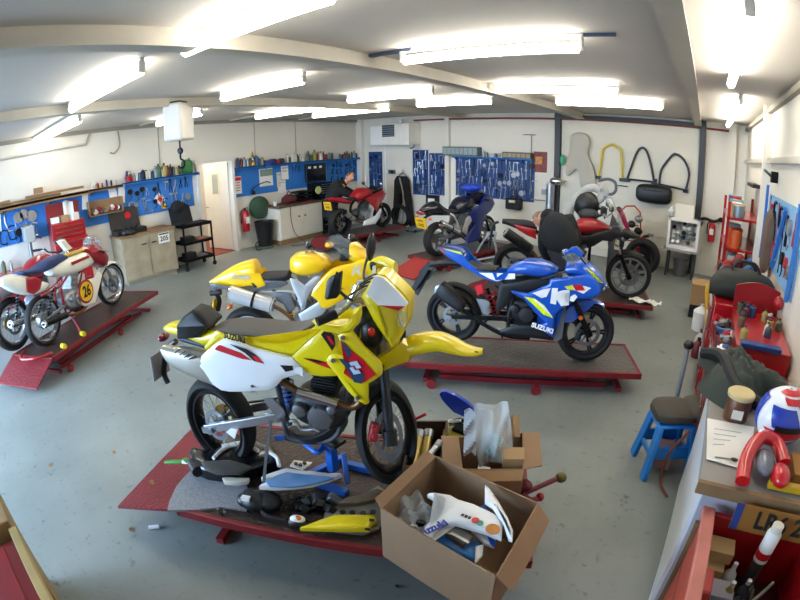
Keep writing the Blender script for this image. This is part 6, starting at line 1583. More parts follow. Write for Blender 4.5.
t = wt('fuel_tank_case', 'black oval pod hanging on the roller door under the dark stands', 'pod', 8.26, 1.47, .06, 'B')
g = MB(); g.loft([(-.36, -.10, .10, .10), (-.28, -.17, .17, .13), (0, -.19, .19, .14), (.28, -.17, .17, .13), (.36, -.10, .10, .10)], e=3.5); g.build('pod_body', BLACK, t).location = (0, -.14, 0)
MB().bb((-.2, -.285, .06), (.2, -.27, .09)).build('ridge', BLKM, t); MB().bb((-.02, -.02, .1), (.02, .0, .3)).build('hanger', BLKM, t)
g = MB().cyl((-.15, -.05, 0), (.12, -.05, 0), .01); wone(g, 'metal_rod', BLKM, 'short dark rod on the roller door beside the black oval pod', 'rod', 7.55, 1.55, .05, 'B')
# exhaust extraction nozzle and silver duct by the post
t = wt('extraction_duct', 'silver vertical exhaust duct in front of the dark roller door post', 'duct', 6.02, 0, .3, 'B')
MB().cyl((0, 0, .5), (0, 0, 1.45), .09, n=20).build('pipe', ALU, t); MB().ell((.12, 0, 1.52), (.14, .09, .09)).build('nozzle', CHR, t); MB().cyl((0, 0, 0), (0, 0, .5), .05).build('support', BLKM, t)
# white parts cabinet on stand
t = wt('parts_washer', 'white framed cabinet filled with small parts on a dark stand by the roller door', 'parts cabinet', 8.98, 0, .5, 'B')
for x in (-.26, .26):
    for y in (-.12, .12): MB().bb((x-.02, y-.02, 0), (x+.02, y+.02, .5)).build('leg', DARKP, t)
MB().bb((-.36, -.2, .50), (.36, .2, .54)).build('stand_top', mat('top_grey', '#9fa3a6', .5), t)
g = MB().bb((-.31, -.16, .54), (.31, .16, .60)).bb((-.31, -.16, 1.06), (.31, .16, 1.12)).bb((-.31, -.16, .54), (-.26, .16, 1.12)).bb((.26, -.16, .54), (.31, .16, 1.12)).bb((-.31, .12, .54), (.31, .16, 1.12)); g.build('cabinet_frame', WHT, t, smooth=False)
random.seed(3)
for i in range(5):
    for j in range(5):
        if random.random() < .85:
            MB().ell((-.2+.1*i, -.02, .66+.09*j), (.045, .07, .04)).build('stored_part', [BLACK, STEEL, BM[7], BM[12], WHT][random.randrange(5)], t)
g = MB().bb((-.2, -.12, 0), (.16, .12, .26)); wone(g, 'carton', PAPER, 'large white carton on top of the white parts cabinet', 'box', 8.98, 1.122, .5, 'B')
g = MB(); g.lathe([(.02, 0), (.08, .1), (.02, .18)], n=10); wone(g, 'funnel', WHT, 'white cone beside the carton on the parts cabinet', 'funnel', 8.70, 1.122, .5, 'B')
extinguisher(9.50, .70, 'B', 'red fire extinguisher on the wall right of the parts cabinet', h=.42, r=.07)
g = MB(); g.tube([(-.25, -.1, 0), (-.1, -.12, .08), (.1, -.1, .05), (.25, -.08, .12)], .03); g.ell((-.2, -.1, -.03), (.08, .06, .08)); g.ell((.24, -.1, .1), (.06, .05, .05)); wone(g, 'wall_tap', BLKM, 'black bracket with hoses above the extinguisher', 'bracket', 9.42, 1.05, .0, 'B')
# buckets and tank below
g = MB(); g.lathe([(.12, 0), (.16, .3), (.165, .31), (.15, .3), (.11, .03), (.001, .03)], n=20); wone(g, 'steel_bucket', STEEL, 'grey bucket on the floor under the parts cabinet', 'bucket', 8.98, 0, .45, 'B')
# dark tyre stack and red engine hoist clutter beside the adventure bike
t = wt('motorcycle_engine', 'dark greasy engine block with red frame parts standing by the roller door', 'engine', 8.20, 0, .75, 'B')
MB().bb((-.26, -.2, 0), (.26, .2, .12)).build('crate', DARKP, t); MB().loft([(-.24, .12, .5, .2), (0, .1, .66, .22), (.24, .12, .5, .2)], e=4).build('block', BLKM, t)
for i in range(6):
    MB().box((-.18+.07*i, -.05, .68+.03*(i % 3)), (.05, .1, .12), Matrix.Rotation(.3*i, 3, 'Y')).build('bracket', [REDP, BLKM, STEEL][i % 3], t, bevel=.004)
t = wt('hand_truck', 'red tubular frame loaded with black parts beside the adventure bike wheel', 'hand truck', 7.95, 0, .95, 'B')
MB().tube([(-.2, 0, .05), (-.2, 0, 1.1), (.2, .05, 1.15), (.22, 0, .05)], .016, k=3).build('tube_frame', REDP, t)
for z in (.3, .6, .9): MB().cyl((-.2, 0, z), (.2, 0, z), .012).build('rung', REDP, t)
random.seed(5)
for i in range(22):
    MB().ell((random.uniform(-.2, .22), random.uniform(-.10, .02), random.uniform(.2, 1.1)), (.08, .06, .07)).build('loaded_part', [BLACK, STEEL, REDP, BLKM][i % 4], t)
t = wt('motorcycle_tyre', 'fat black tyre standing by the roller door behind the adventure bike', 'tyre', 8.30, .36, 1.05, 'B')
MB().torus_prof([(.28+.07*math.cos(q), .09*math.sin(q)) for q in [2*PI*i/12 for i in range(12)]], n=32).build('tyre_body', RUB, t)
g = MB(); g.lathe([(.16, 0), (.17, .3), (.12, .62), (.05, .74), (.001, .76)], n=18); wone(g, 'dust_cover', mat('cover_charcoal', '#3c3c40', .8, bump=.3), 'dark grey pointed cover standing behind the adventure bike screen', 'cover', 7.72, .45, .9, 'B')
g = MB(); g.cyl((0, 0, 0), (0, 0, .45), .15); wone(g, 'steel_drum', DARKP, 'dark drum under the pointed grey cover', 'drum', 7.72, 0, .9, 'B')
# grey hoses draped over the bike
t = thing('exhaust_hose', 'fat pale grey flexible hoses looped over the seat of the red adventure bike', 'hose', (0, 0, 0))
c = VS.Mw.translation
def vsp(px, py, y=0.35): 
    p = on_plane(px, py, c+VS.ey*y, VS.ey); return p
HOSE = mat('hose_grey', '#a5a6a4', .6, bump=.3, scale=12)
for pts in ([(362, 232), (372, 180), (392, 140), (430, 100), (470, 82), (500, 90)], [(475, 190), (490, 150), (512, 130), (530, 105), (520, 80)]):
    MB().tube([vsp(*p) for p in w_(pts)], .062, n=12).build('hose', HOSE, t)
MB().tube([vsp(*p) for p in w_([(500, 50), (545, 42), (578, 58), (580, 95), (560, 112), (525, 108)])], .022).build('loop_tube', mat('tube_slate', '#4a4f58', .5), t)
t = thing('top_case', 'black luggage case on the rear of the red adventure bike under the grey hoses', 'luggage', (0, 0, 0))
g = MB(); p = vsp(*w_([(445, 160)])[0]); g.ell(p, (.20, .17, .20)); g.build('case_shell', BLACK, t)
g = MB(); p = vsp(*w_([(455, 205)])[0], .2); g.ell(p, (.16, .14, .09)); g.build('case_base', DARKP, t)
# papers on the low lift
for i, (px, lb) in enumerate((((640, 300), 'white crumpled cloth at the right end of the low dark lift'), ((655, 303), 'small white paper scrap on the end of the low dark lift'))):
    p = atz(*px, LIFT6+.03); g = MB(); g.grid(lambda u, v: p+Vector(((u-.5)*(.3-.12*i), (v-.5)*.16, .02*math.sin(u*9+v*5))), 8, 6, .006); tag(g.build('rag', PAPER), lb, 'cloth')
# ================================================================ right-hand side: benches, chests, clutter
from mathutils import noise as _nz
def heap(rx, ry, h, seed, sc=7.0):
    def fn(u, v):
        a = 2*PI*u; r = v; x, y = r*math.cos(a), r*math.sin(a)
        k = 1+.22*math.sin(3*a+seed)+.12*math.sin(5*a+seed*2)
        n = _nz.noise(Vector((x*2.2+seed, y*2.2, seed)))*.5+abs(_nz.noise(Vector((x*sc+seed, y*sc*.6, 3))))*.45
        return Vector((x*rx*k, y*ry*k, max(0, h*(1-r**2.5)*(1+n)+.02*(1-r))))
    return MB().grid(fn, 48, 20)
def wtag(mb, name, m, label, cat, group=None, **k): return tag(mb.build(name, m, **k), label, cat, group)
GREYTOP = mat('bench_top_grey', '#8f8c88', .5, var=.12)
t = thing('work_bench', 'grey-topped work bench with white side panel along the right wall', 'bench', (0, 0, 0))
MB().bb((.23, 1.80, .90), (.84, 3.05, .95)).build('worktop', GREYTOP, t, bevel=.004)
MB().bb((.225, 1.775, .895), (.84, 1.80, .955)).build('edge_strip', WOOD, t)
MB().bb((.25, 1.85, 0), (.275, 3.03, .90)).build('side_panel', WHT, t)
MB().bb((.27, 1.82, 0), (.82, 1.85, .90)).build('end_panel', mat('lilac_panel', '#b9b4bf', .6), t)
MB().bb((.30, 3.0, 0), (.82, 3.03, .90)).build('end_panel', WHT, t)
MB().bb((.285, 1.79, .1), (.34, 1.815, .72)).build('wood_strip', WOOD, t)
# open red chest in front of the bench end
t = thing('tool_chest', 'open red metal chest full of cables and bottles at the near end of the bench', 'tool chest', (0, 0, 0))
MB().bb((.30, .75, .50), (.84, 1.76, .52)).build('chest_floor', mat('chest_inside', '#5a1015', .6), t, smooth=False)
MB().bb((.30, .75, .0), (.33, 1.76, .84)).build('side_wall', mat('chest_red_worn', '#b0402c', .5, var=.3, scale=8), t, bevel=.004)
MB().bb((.30, 1.73, .0), (.84, 1.76, .84)).build('end_wall', REDP, t, bevel=.004)
MB().bb((.81, .75, .0), (.84, 1.76, .84)).build('side_wall', REDP, t, bevel=.004)
MB().bb((.285, .75, .82), (.345, 1.77, .85)).build('rim', mat('rim_pink', '#c9766a', .5, var=.3), t, bevel=.006)
# contents
g = MB().bb((.36, 1.60, .70), (.48, 1.70, .76)).bb((.35, 1.55, .64), (.46, 1.68, .70)); wtag(g, 'wood_block', mat('pale_wood', '#b08f5e', .7, var=.2), 'pale wooden blocks lying inside the open red chest', 'block', bevel=.003)
g = MB().bb((.345, 1.36, .56), (.405, 1.50, .76)); wtag(g, 'red_box', mat('box_pink_red', '#c4403c', .5), 'red box with a black slot against the side of the open red chest', 'box', bevel=.012)
g = MB().bb((.42, 1.42, .62), (.52, 1.52, .69)); wtag(g, 'carton', mat('box_lilac', '#9a939c', .6), 'lilac grey carton inside the open red chest', 'box', bevel=.003)
t = thing('spray_can', 'white and red spray can with pale cap at the corner of the open red chest', 'can', (.62, 1.66, .72))
MB().lathe([(.035, 0), (.035, .15), (.028, .165)], n=18).build('can_body', PAPER, t); MB().lathe([(.026, .165), (.026, .20), (.001, .205)], n=16).build('cap', CREAM, t); MB().lathe([(.0355, .02), (.0355, .06)], n=18, cap=False).build('red_band', RDEC, t)
MB().cyl((0, 0, -.2), (0, 0, 0), .03).build('lower_body', STEEL, t)
for i, (x, y, ci, lb) in enumerate(((.50, 1.58, 1, 'white bottle leaning in the open red chest'), (.50, 1.47, 4, 'yellowish bottle standing in the open red chest'), (.57, 1.50, 9, 'slate grey bottle among the cables in the open red chest'))):
    bottle('bottle', .032, .22, ci, lb, Vector((x, y, .52)), None, capc=1)
random.seed(21)
for i in range(9):
    p = [Vector((random.uniform(.38, .78), random.uniform(.95, 1.5), .56+.08*random.random())) for _ in range(5)]
    g = MB().tube(p, .007+.004*random.random(), n=6)
    wtag(g, 'cable', [BLACK, mat('cable_green', '#3c4a38', .5), BLKM][i % 3], 'tangled %s cable coiled inside the open red chest' % ['black', 'dark green', 'charcoal'][i % 3], 'cable', 'tangled %s cables in the open red chest' % ['black', 'dark green', 'charcoal'][i % 3])
for i in range(8):
    g = MB(); c = (random.uniform(.40, .76), random.uniform(.95, 1.38), .55+.03*random.random()); R_ = Euler((random.random(), random.random(), random.random()*3)).to_matrix()
    g.box(c, (.10, .05, .04), R_); g.cyl(c, Vector(c)+R_ @ Vector((.12, 0, .02)), .014)
    wtag(g, 'metal_part', [BLKM, STEEL, ALD, BLACK][i % 4], '%s small machine part lying in the open red chest' % ['black metal', 'bright steel', 'dull grey', 'black plastic'][i % 4], 'part', '%s parts in the open red chest' % ['black metal', 'bright steel', 'dull grey', 'black plastic'][i % 4], bevel=.004)
g = MB().bb((.60, 1.1, .60), (.80, 1.45, .66)); wtag(g, 'black_case', BLKM, 'flat black case with pale edge lying across the open red chest', 'case', bevel=.01)
g = MB().bb((.70, .95, .56), (.80, 1.12, .72)); wtag(g, 'red_can', REDP, 'red can standing at the wall side of the open red chest', 'can', bevel=.02)
t = thing('junk_pile', 'dark heap of greasy rags and cables filling the open red chest', 'heap', (.57, 1.24, .525))
heap(.17, .34, .13, 2.2, 9.0).build('rag_heap', mat('greasy_rag', '#15171a', .6, bump=.6, var=.5), t, angle=80)
for i in range(5):
    MB().tube([Vector((random.uniform(-.2, .2), random.uniform(-.4, .35), .12+.05*random.random())) for _ in range(4)], .008, n=6).build('cable_loop', [BLACK, mat('cable_pale', '#7d8076', .5), mat('cable_green', '#3c4a38', .5)][i % 3], t)
# number plate leaning at the bench end
t = thing('number_plate', 'yellow-brown registration plate reading LR6 leaning on the end wall of the red chest', 'plate', (.65, 1.775, .80)); t.rotation_euler = (-.25, 0, 0)
MB().bb((-.20, -.004, -.06), (.20, .004, .06)).build('plate_sheet', mat('plate_dull', '#8a5a1c', .5), t); MB().bb((-.20, -.006, -.06), (-.165, -.003, .06)).build('blue_band', mat('plate_band', '#203a7c', .5), t, smooth=False)
text('LR6 2', t, BDEC, (.02, -.006, 0), .11, sx=.9, bold=.003)
t.location = (.62, 1.715, .875)
# on the bench: paper, pen, tin, helmet, red jug, yellow level
Pz = .953
q = [atz(707, 419, Pz), atz(754, 428, Pz), atz(748, 471, Pz), atz(706, 460, Pz)]
t = thing('paper_sheet', 'white creased paper sheet lying on the grey bench top', 'paper', (0, 0, 0))
MB().grid(lambda u, v: (q[0]*(1-u)+q[1]*u)*(1-v)+(q[3]*(1-u)+q[2]*u)*v+Vector((0, 0, .004+.004*math.sin(u*7)*math.sin(v*9))), 8, 8, .002).build('sheet', PAPER, t)
for i in range(4): MB().bar((.27, 2.24-.05*i, Pz+.009), (.42-.03*i, 2.26-.05*i, Pz+.009), .004, .001).build('written_line', mat('ink_grey', '#9aa0a8', .7), t)
p, r_ = atz(715, 457, .965), atz(732, 459, .965); t = thing('key_set', 'small dark key on a ring lying on the white paper', 'key', (0, 0, 0))
MB().bar(p, r_, .008, .004).build('key_blade', STEEL, t); MB().ell(r_+Vector((.012, 0, 0)), (.02, .014, .006)).build('key_head', BLACK, t); MB().ell(atz(742, 461, .965), (.014, .012, .006)).build('key_ring', STEEL, t)
t = thing('tin_can', 'brown tin with pale yellow lid standing on the grey bench', 'tin', (.385, 2.42, .952))
MB().lathe([(.068, 0), (.072, .01), (.072, .12), (.066, .13)], n=24).build('tin_body', mat('tin_brown', '#6a4630', .4, .3, .3), t); MB().lathe([(.078, .13), (.080, .148), (.072, .155), (.001, .152)], n=24).build('lid', mat('lid_cream', '#cdb987', .5), t)
MB().bb((-.03, -.076, .03), (.03, -.066, .08)).build('tin_label', CREAM, t, smooth=False)
# helmet with red, white and blue stripes
t = thing('helmet', 'red white and blue striped motorcycle helmet on the grey bench by the wall', 'helmet', (.62, 2.30, .955), .5)
def helm_pt(u, v, k=1.0):
    a = 2*PI*u; ph = PI*(.02+.80*v)
    return Vector((.145*k*math.sin(ph)*math.cos(a), .125*k*math.sin(ph)*math.sin(a), .13+.135*k*math.cos(ph)))
MB().grid(lambda u, v: helm_pt(u, v), 28, 16, .012).build('shell', WHT, t)
def patch(u0, u1, v0, v1, m, nm, k=1.10, sk=0.0):
    MB().grid(lambda u, v: helm_pt(u0+(u1-u0)*u+sk*v, v0+(v1-v0)*v, k), 10, 6, .003).build(nm, m, t)
BLU2 = mat('helmet_blue', '#1b3fae', .3, coat=.5); RED2 = mat('helmet_red', '#d8202c', .3, coat=.5)
for u0, u1, v0, v1, m_, sk in ((.55, .72, .35, .62, BLU2, .05), (.74, .90, .30, .55, BLU2, .05), (.50, .95, .05, .16, RED2, .0), (.55, .95, .66, .80, RED2, .06), (.60, .78, .20, .30, RED2, .05), (.30, .48, .3, .8, BLU2, 0), (.05, .25, .4, .7, RED2, .1), (.60, .95, .86, .96, BLU2, 0)):
    patch(u0, u1, v0, v1, m_, 'stripe', sk=sk)
patch(.62, .80, .58, .66, BLACK, 'vent', 1.13); 
g = MB().grid(lambda u, v: helm_pt(-.14+.28*u, .42+.26*v, 1.03), 12, 6, .004); g.build('visor', mat('visor_dark', '#23262c', .1, coat=.5), t)
# red jug with hollow handle
t = thing('work_lamp', 'shiny red hoop-handled lamp body lying on the near end of the grey bench', 'lamp', (.50, 1.95, .955))
MB().tube([(-.08, -.14, .03), (-.07, .0, .07), (-.01, .13, .10), (.08, .14, .09), (.12, .02, .06)], .035, n=12).build('handle', mat('gloss_red', '#c9141c', .25, coat=.6), t)
MB().ell((.02, -.0, .06), (.05, .10, .04)).build('lens', mat('lens_grey', '#8a8d98', .1, trans=.4), t); MB().ell((.10, -.06, .05), (.05, .08, .045)).build('end_body', mat('gloss_red', '#c9141c', .25), t)
MB().ell((-.02, .14, .125), (.012, .010, .01)).build('bright_cap', WHT, t)
g = MB().bb((.55, 1.84, .955), (.83, 1.875, .99)); wtag(g, 'spirit_level', mat('level_yellow', '#c79a1e', .4), 'yellow spirit level lying along the near edge of the grey bench', 'level', bevel=.004)
g = MB().bb((.68, 1.93, .953), (.82, 2.12, 1.0)); wtag(g, 'carton', mat('ochre_box', '#a5702a', .6), 'ochre carton beside the wall on the near end of the bench', 'box', bevel=.003)
# heap of dark waterproofs
t = thing('work_jacket', 'heap of dark green-black waterproof jacket at the far end of the grey bench', 'jacket', (.42, 2.86, .953))
heap(.30, .34, .15, 1.3).build('folded_cloth', mat('waterproof_green', '#1b2a24', .55, bump=.5), t, angle=80)
MB().tube([(-.25, .25, .05), (-.15, .0, .15), (-.05, -.25, .10), (.1, -.33, .05)], .04).build('sleeve', mat('waterproof_dark', '#14181a', .6, bump=.5), t)
# red low cabinet, second chest, and things on them
t = thing('tool_cabinet', 'low red drawer cabinet between the grey bench and the cluttered red chest', 'tool cabinet', (0, 0, 0))
MB().bb((.27, 3.10, .06), (.84, 4.35, .86)).build('cabinet_body', REDP, t, bevel=.01); MB().bb((.32, 3.15, 0), (.80, 4.30, .06)).build('plinth', BLACK, t)
for i in range(3): 
    d = MB().bb((.255, 3.14, .12+.25*i), (.27, 4.31, .33+.25*i)).build('drawer', mat('drawer_red', '#86131a', .4), t); MB().bb((.235, 3.25, .29+.25*i), (.255, 4.2, .31+.25*i)).build('drawer_pull', CHR, d)
t = thing('tool_chest', 'red tool chest with open lid crowded with small pots beside the right wall', 'tool chest', (0, 0, 0))
MB().bb((.40, 3.35, .86), (.83, 4.25, 1.02)).build('chest_body', REDP, t, bevel=.006)
MB().grid(lambda u, v: Vector((.40+.42*u, 4.28-.10*v*0, 1.0+.22*v+.05*math.sin(PI*u)*v)), 8, 4, .02).build('lid', mat('lid_red', '#8e141b', .4), t)
random.seed(8)
for i in range(14):
    x, y = .44+.36*random.random(), 3.4+.8*random.random(); ci = random.choice((1, 2, 3, 4, 8, 9, 7, 13)); k = random.choice(('can', 'bottle'))
    bottle(k, .03, .10, ci, '%s small pot standing on the cluttered red chest' % CN[ci], Vector((x, y, 1.02)), '%s pots on the cluttered red chest' % CN[ci], capc=random.choice((0, 1, 2)))
g = MB().bb((.43, 3.32, 1.02), (.74, 3.40, 1.055)); wtag(g, 'socket_rail', mat('rail_blue', '#173a7a', .4), 'dark blue socket tray along the near edge of the cluttered red chest', 'tray', bevel=.004)
g = MB().bb((.28, 3.55, .862), (.39, 3.75, .90)); wtag(g, 'rag', PAPER, 'white folded rag on the front edge of the low red cabinet', 'cloth', bevel=.01)
g = MB().bb((.28, 3.20, .862), (.36, 3.32, .885)); wtag(g, 'carton', CREAM, 'small cream packet on the low red cabinet by the waterproof jacket', 'box', bevel=.003)
t = thing('holdall_bag', 'large black-green holdall slumped on the far red cabinet by the wall', 'bag', (.52, 4.75, 1.0))
MB().loft([(-.34, 0, .12, .12), (-.25, 0, .22, .2), (0, 0, .26, .24), (.25, 0, .22, .2), (.34, 0, .1, .1)], e=3).build('bag_body', mat('holdall_dark', '#1c241e', .7, bump=.4), t)
MB().tube([(-.15, 0, .24), (-.08, .02, .33), (.08, .02, .33), (.15, 0, .24)], .014).build('handle', BLACK, t)
t = thing('tool_cabinet', 'far red roller cabinet carrying the black-green holdall', 'tool cabinet', (0, 0, 0))
MB().bb((.24, 4.40, .06), (.84, 5.3, 1.0)).build('cabinet_body', REDP, t, bevel=.01); MB().bb((.30, 4.45, 0), (.80, 5.25, .06)).build('plinth', BLACK, t)
for i in range(4):
    d = MB().bb((.225, 4.44, .12+.21*i), (.24, 5.26, .30+.21*i)).build('drawer', mat('drawer_red', '#86131a', .4), t); MB().bb((.205, 4.55, .27+.21*i), (.225, 5.15, .285+.21*i)).build('drawer_pull', CHR, d)
g = MB().bb((.18, 3.9, .0), (.22, 4.3, .45)); 
# red shelf unit with supplies at the end
t = thing('shelf_unit', 'red metal shelf unit stacked with supplies in the far right corner', 'shelf', (0, 0, 0))
for x in (.38, .82):
    for y in (6.6, 7.9): MB().bb((x-.02, y-.02, 0), (x+.02, y+.02, 1.75)).build('post', REDP, t)
SZ = (.35, .75, 1.15, 1.55)
for z in SZ: MB().bb((.36, 6.58, z-.03), (.84, 7.92, z)).build('shelf_board', REDP, t, smooth=False)
random.seed(13)
SUP = [('carton', 'box'), ('tub', 'tub')]
for si, z in enumerate(SZ):
    for i in range(6):
        y = 6.72+.2*i; m_ = random.choice((CREAM, BLACK, REDP, BM[3], BM[12], CARD2, mat('supply_orange', '#cf5a1c', .5), PAPER)); 
        cn = {CREAM: 'cream', BLACK: 'black', REDP: 'red', BM[3]: 'blue', BM[12]: 'pale blue', CARD2: 'brown', PAPER: 'white'}.get(m_, 'orange')
        g = MB(); h = random.uniform(.12, .3)
        if i % 2: g.bb((.42, y-.08, z), (.62, y+.08, z+h)); k = SUP[0]
        else: g.lathe([(.075, 0), (.08, h*.9), (.075, h)], (.52, y, z), n=14); k = SUP[1]
        wtag(g, k[0], m_, '%s %s on the %s shelf of the red corner shelf unit' % (cn, k[0], ('bottom', 'second', 'third', 'top')[si]), k[1], '%s %ss on the %s shelf' % (cn, k[0], ('bottom', 'second', 'third', 'top')[si]), bevel=.004)
# boxes and hose on the floor before the shelf unit
g = MB().box((.18, 7.2, .35), (.36, .4, .3)); wtag(g, 'carton', CARD2, 'open brown carton on top of a crate at the foot of the red shelf unit', 'box', bevel=.004)
g = MB().box((.18, 7.2, .10), (.34, .4, .2)); wtag(g, 'crate', BLACK, 'black crate under the brown carton at the foot of the shelf unit', 'crate', bevel=.01)
g = MB().lathe([(.11, 0), (.12, .26), (.10, .28), (.03, .33), (.03, .36)], (.20, 6.55, 0), n=18); wtag(g, 'plastic_drum', WHT, 'white plastic drum on the floor before the red shelf unit', 'container')
g = MB().tube([(.30, 6.1, .02), (.27, 6.2, .3), (.22, 6.35, .55), (.22, 6.6, .62)], .03); wtag(g, 'yellow_hose', mat('hose_yellow', '#c9a428', .5), 'yellow pipe leaning against the clutter at the foot of the shelf unit', 'pipe')
bottle('jug', .06, .28, 1, 'white plastic jug with red cap standing by the far red cabinet', Vector((.22, 5.75, 0)), None, capc=2)
bottle('jug', .06, .24, 2, 'dark red plastic jug standing by the far red cabinet', Vector((.20, 5.55, 0)), None, capc=0)
random.seed(77)
CLT = [('black', BLACK), ('dark red', mat('bag_maroon', '#541c20', .6)), ('grey', ALD), ('dark green', mat('waterproof_green', '#1b2a24', .55)), ('bright silver', STEEL), ('red', REDP), ('white', PAPER), ('blue', BM[3])]
for i in range(22):
    cn, m_ = CLT[i % 8]; x, y = random.uniform(.30, .40), 3.15+1.15*i/22; R_ = Euler((random.random()*.4, random.random()*.4, random.random()*3)).to_matrix()
    g = MB(); z_ = .90
    if i % 3 == 0: g.box((x, y, z_), (.10, .05, .06), R_); g.cyl((x, y, z_), Vector((x, y, z_))+R_ @ Vector((.08, 0, .03)), .018)
    elif i % 3 == 1: g.lathe([(.04, -.04), (.045, .0), (.03, .04), (.012, .05)], (x, y, z_), n=14)
    else: g.ell((x, y, z_-.01), (.06, .05, .035), R=R_); g.cyl((x, y, z_-.03), (x+.03, y, z_+.04), .012)
    wtag(g, 'workshop_part', m_, '%s loose part on the front ledge of the low red cabinet' % cn, 'part', '%s loose parts on the low red cabinet' % cn)
for i in range(16):
    cn, m_ = CLT[(i*3) % 8]; y = 5.45+.07*i; x = random.uniform(.35, .75); g = MB()
    g.ell((x, y, .99+.05*(i % 2)), (.08, .06, .08)); g.box((x, y, .95), (.10, .08, .06))
    wtag(g, 'workshop_part', m_, '%s loose part heaped on the far bench before the shelf unit' % cn, 'part', '%s loose parts on the far bench' % cn)
t = thing('work_bench', 'far red bench heaped with loose parts before the shelf unit', 'bench', (0, 0, 0))
MB().bb((.28, 5.38, .86), (.84, 6.5, .92)).build('worktop', REDP, t); MB().bb((.32, 5.4, 0), (.82, 6.48, .86)).build('cabinet_front', mat('dark_red_cab', '#7c1a20', .5), t, smooth=False)
# right wall hung goods
RWI = [(6.2, 1.75, 'dark helmet visor', BLACK), (5.6, 1.55, 'brown leather pad', mat('leather_brown', '#6a4534', .7)), (5.0, 1.75, 'grey steel bracket', STEEL)]
board(5.4, 5.45, 1.1, 1.12, 'x', PEGD, 'R') if False else None
def rbox(s0, s1, z0, z1, d, m, name, label, cat):
    return wtag(MB().bb((RX-d, s0, z0), (RX, s1, z1)), name, m, label, cat, smooth=False)
rbox(3.9, 6.0, 1.25, 1.95, .02, mat('pale_blue_board', '#7fb0d8', .6), 'pegboard', 'pale blue tool board on the right wall behind the holdall', 'tool board')
for y0, z0, y1, z1, lb in ((3.9, 1.25, 3.9, 2.0, 'blue upright rail at the near end of the right wall board'), (5.0, 1.3, 4.6, 1.9, 'blue slanting rail across the right wall board'), (6.0, 1.2, 6.0, 2.05, 'blue upright rail at the far end of the right wall board')):
    wtag(MB().bar((RX-.05, y0, z0), (RX-.05, y1, z1), .05, .03, up=(1, 0, 0)), 'wall_rail', PEG, lb, 'rail')
tools(4.0, 5.9, 1.30, 1.92, 9, 2, 'R', 'the pale blue board on the right wall', ['gauge', 'clamp', 'pliers', 'hammer', 'spanner'], ['dark', 'steel', 'red'], (.16, .30), 31)
t = thing('hanging_jacket', 'brown and grey work coat hanging on the right wall above the holdall', 'coat', (RX-.08, 5.35, 1.2), -PI/2)
MB().loft([(-.16, .0, .55, .04), (0, -.05, .62, .06), (.16, 0, .55, .04)], e=3).build('coat_body', mat('coat_brown', '#6b5648', .8, bump=.3, var=.3), t)
g = MB().bb((RX-.14, 7.0, 1.95), (RX-.02, 7.9, 2.0)); wtag(g, 'wall_lamp_bar', BLACK, 'short black bar on the wall above the red shelf unit', 'bar')
g = MB().ell((RX-.05, 4.2, 1.15), (.05, .06, .06)); wtag(g, 'red_reel', REDP, 'small red round reel on the right wall next to the blue rail', 'reel')
t = thing('wall_bracket', 'dark bracket with pale arm high on the right wall near the window strip', 'bracket', (RX-.05, 5.6, 2.15))
MB().bb((-.03, -.05, -.06), (.05, .05, .06)).build('plate', BLKM, t); MB().cyl((-.02, 0, 0), (-.12, -.12, .06), .015).build('arm', STEEL, t)
# blue stool with cushion, lever jack
SB = mat('stool_blue', '#1a7ed6', .4)
t = thing('step_stool', 'bright blue plastic stool with a dark cushion beside the bench', 'stool', (.06, 3.22, 0), .45)
MB().bb((-.15, -.12, .40), (.15, .12, .43)).build('seat', SB, t, bevel=.02)
for x in (-1, 1):
    for y in (-1, 1): MB().bar((x*.18, y*.16, 0), (x*.13, y*.10, .41), .085, .035).build('leg', SB, t, bevel=.006)
for y in (-1, 1): MB().bb((-.155, y*.13-.012, .16), (.155, y*.13+.012, .26)).build('rung', SB, t, bevel=.004)
for x in (-1, 1): MB().bb((x*.155-.012, -.13, .16), (x*.155+.012, .13, .20)).build('rung', SB, t, bevel=.004)
t2 = thing('seat_cushion', 'dark olive cushion pair lying on the bright blue stool', 'cushion', (.09, 3.27, .432), .45)
MB().loft([(-.20, 0, .06, .10), (-.14, 0, .09, .15), (.04, 0, .085, .16), (.10, 0, .06, .14)], e=3.5).build('near_pad', mat('cushion_olive', '#4b463e', .8, bump=.3), t2)
MB().loft([(.06, .0, .07, .12), (.12, .0, .10, .16), (.24, .0, .095, .16), (.30, .0, .06, .12)], e=3.5).build('far_pad', mat('cushion_olive', '#4b463e', .8), t2)
g = MB().bb((-.02, 3.10, .05), (.14, 3.30, .20)); wtag(g, 'carton', mat('carton_mauve', '#8f6b6b', .7), 'mauve and white packet on the floor under the blue stool', 'box', bevel=.01)
t = thing('hydraulic_jack', 'tall jack handle with black knob leaning against the low red cabinet', 'jack', (0, 0, 0))
MB().cyl((.06, 3.72, 0.05), (.06, 3.80, .74), .018).build('handle', mat('handle_grey', '#8f98a0', .4, .5), t); MB().ell((.06, 3.81, .78), (.045, .04, .04)).build('knob', BLACK, t)
MB().bb((0, 3.62, 0), (.14, 3.95, .09)).build('jack_body', REDP, t, bevel=.01)
g = MB().tube([(.20, 3.05, .45), (.10, 3.02, .25), (.10, 2.98, .04), (.18, 2.85, .012)], .012); wtag(g, 'air_hose', mat('hose_brown', '#6b3a2c', .6), 'dark brown hose hanging beside the blue stool onto the floor', 'hose')
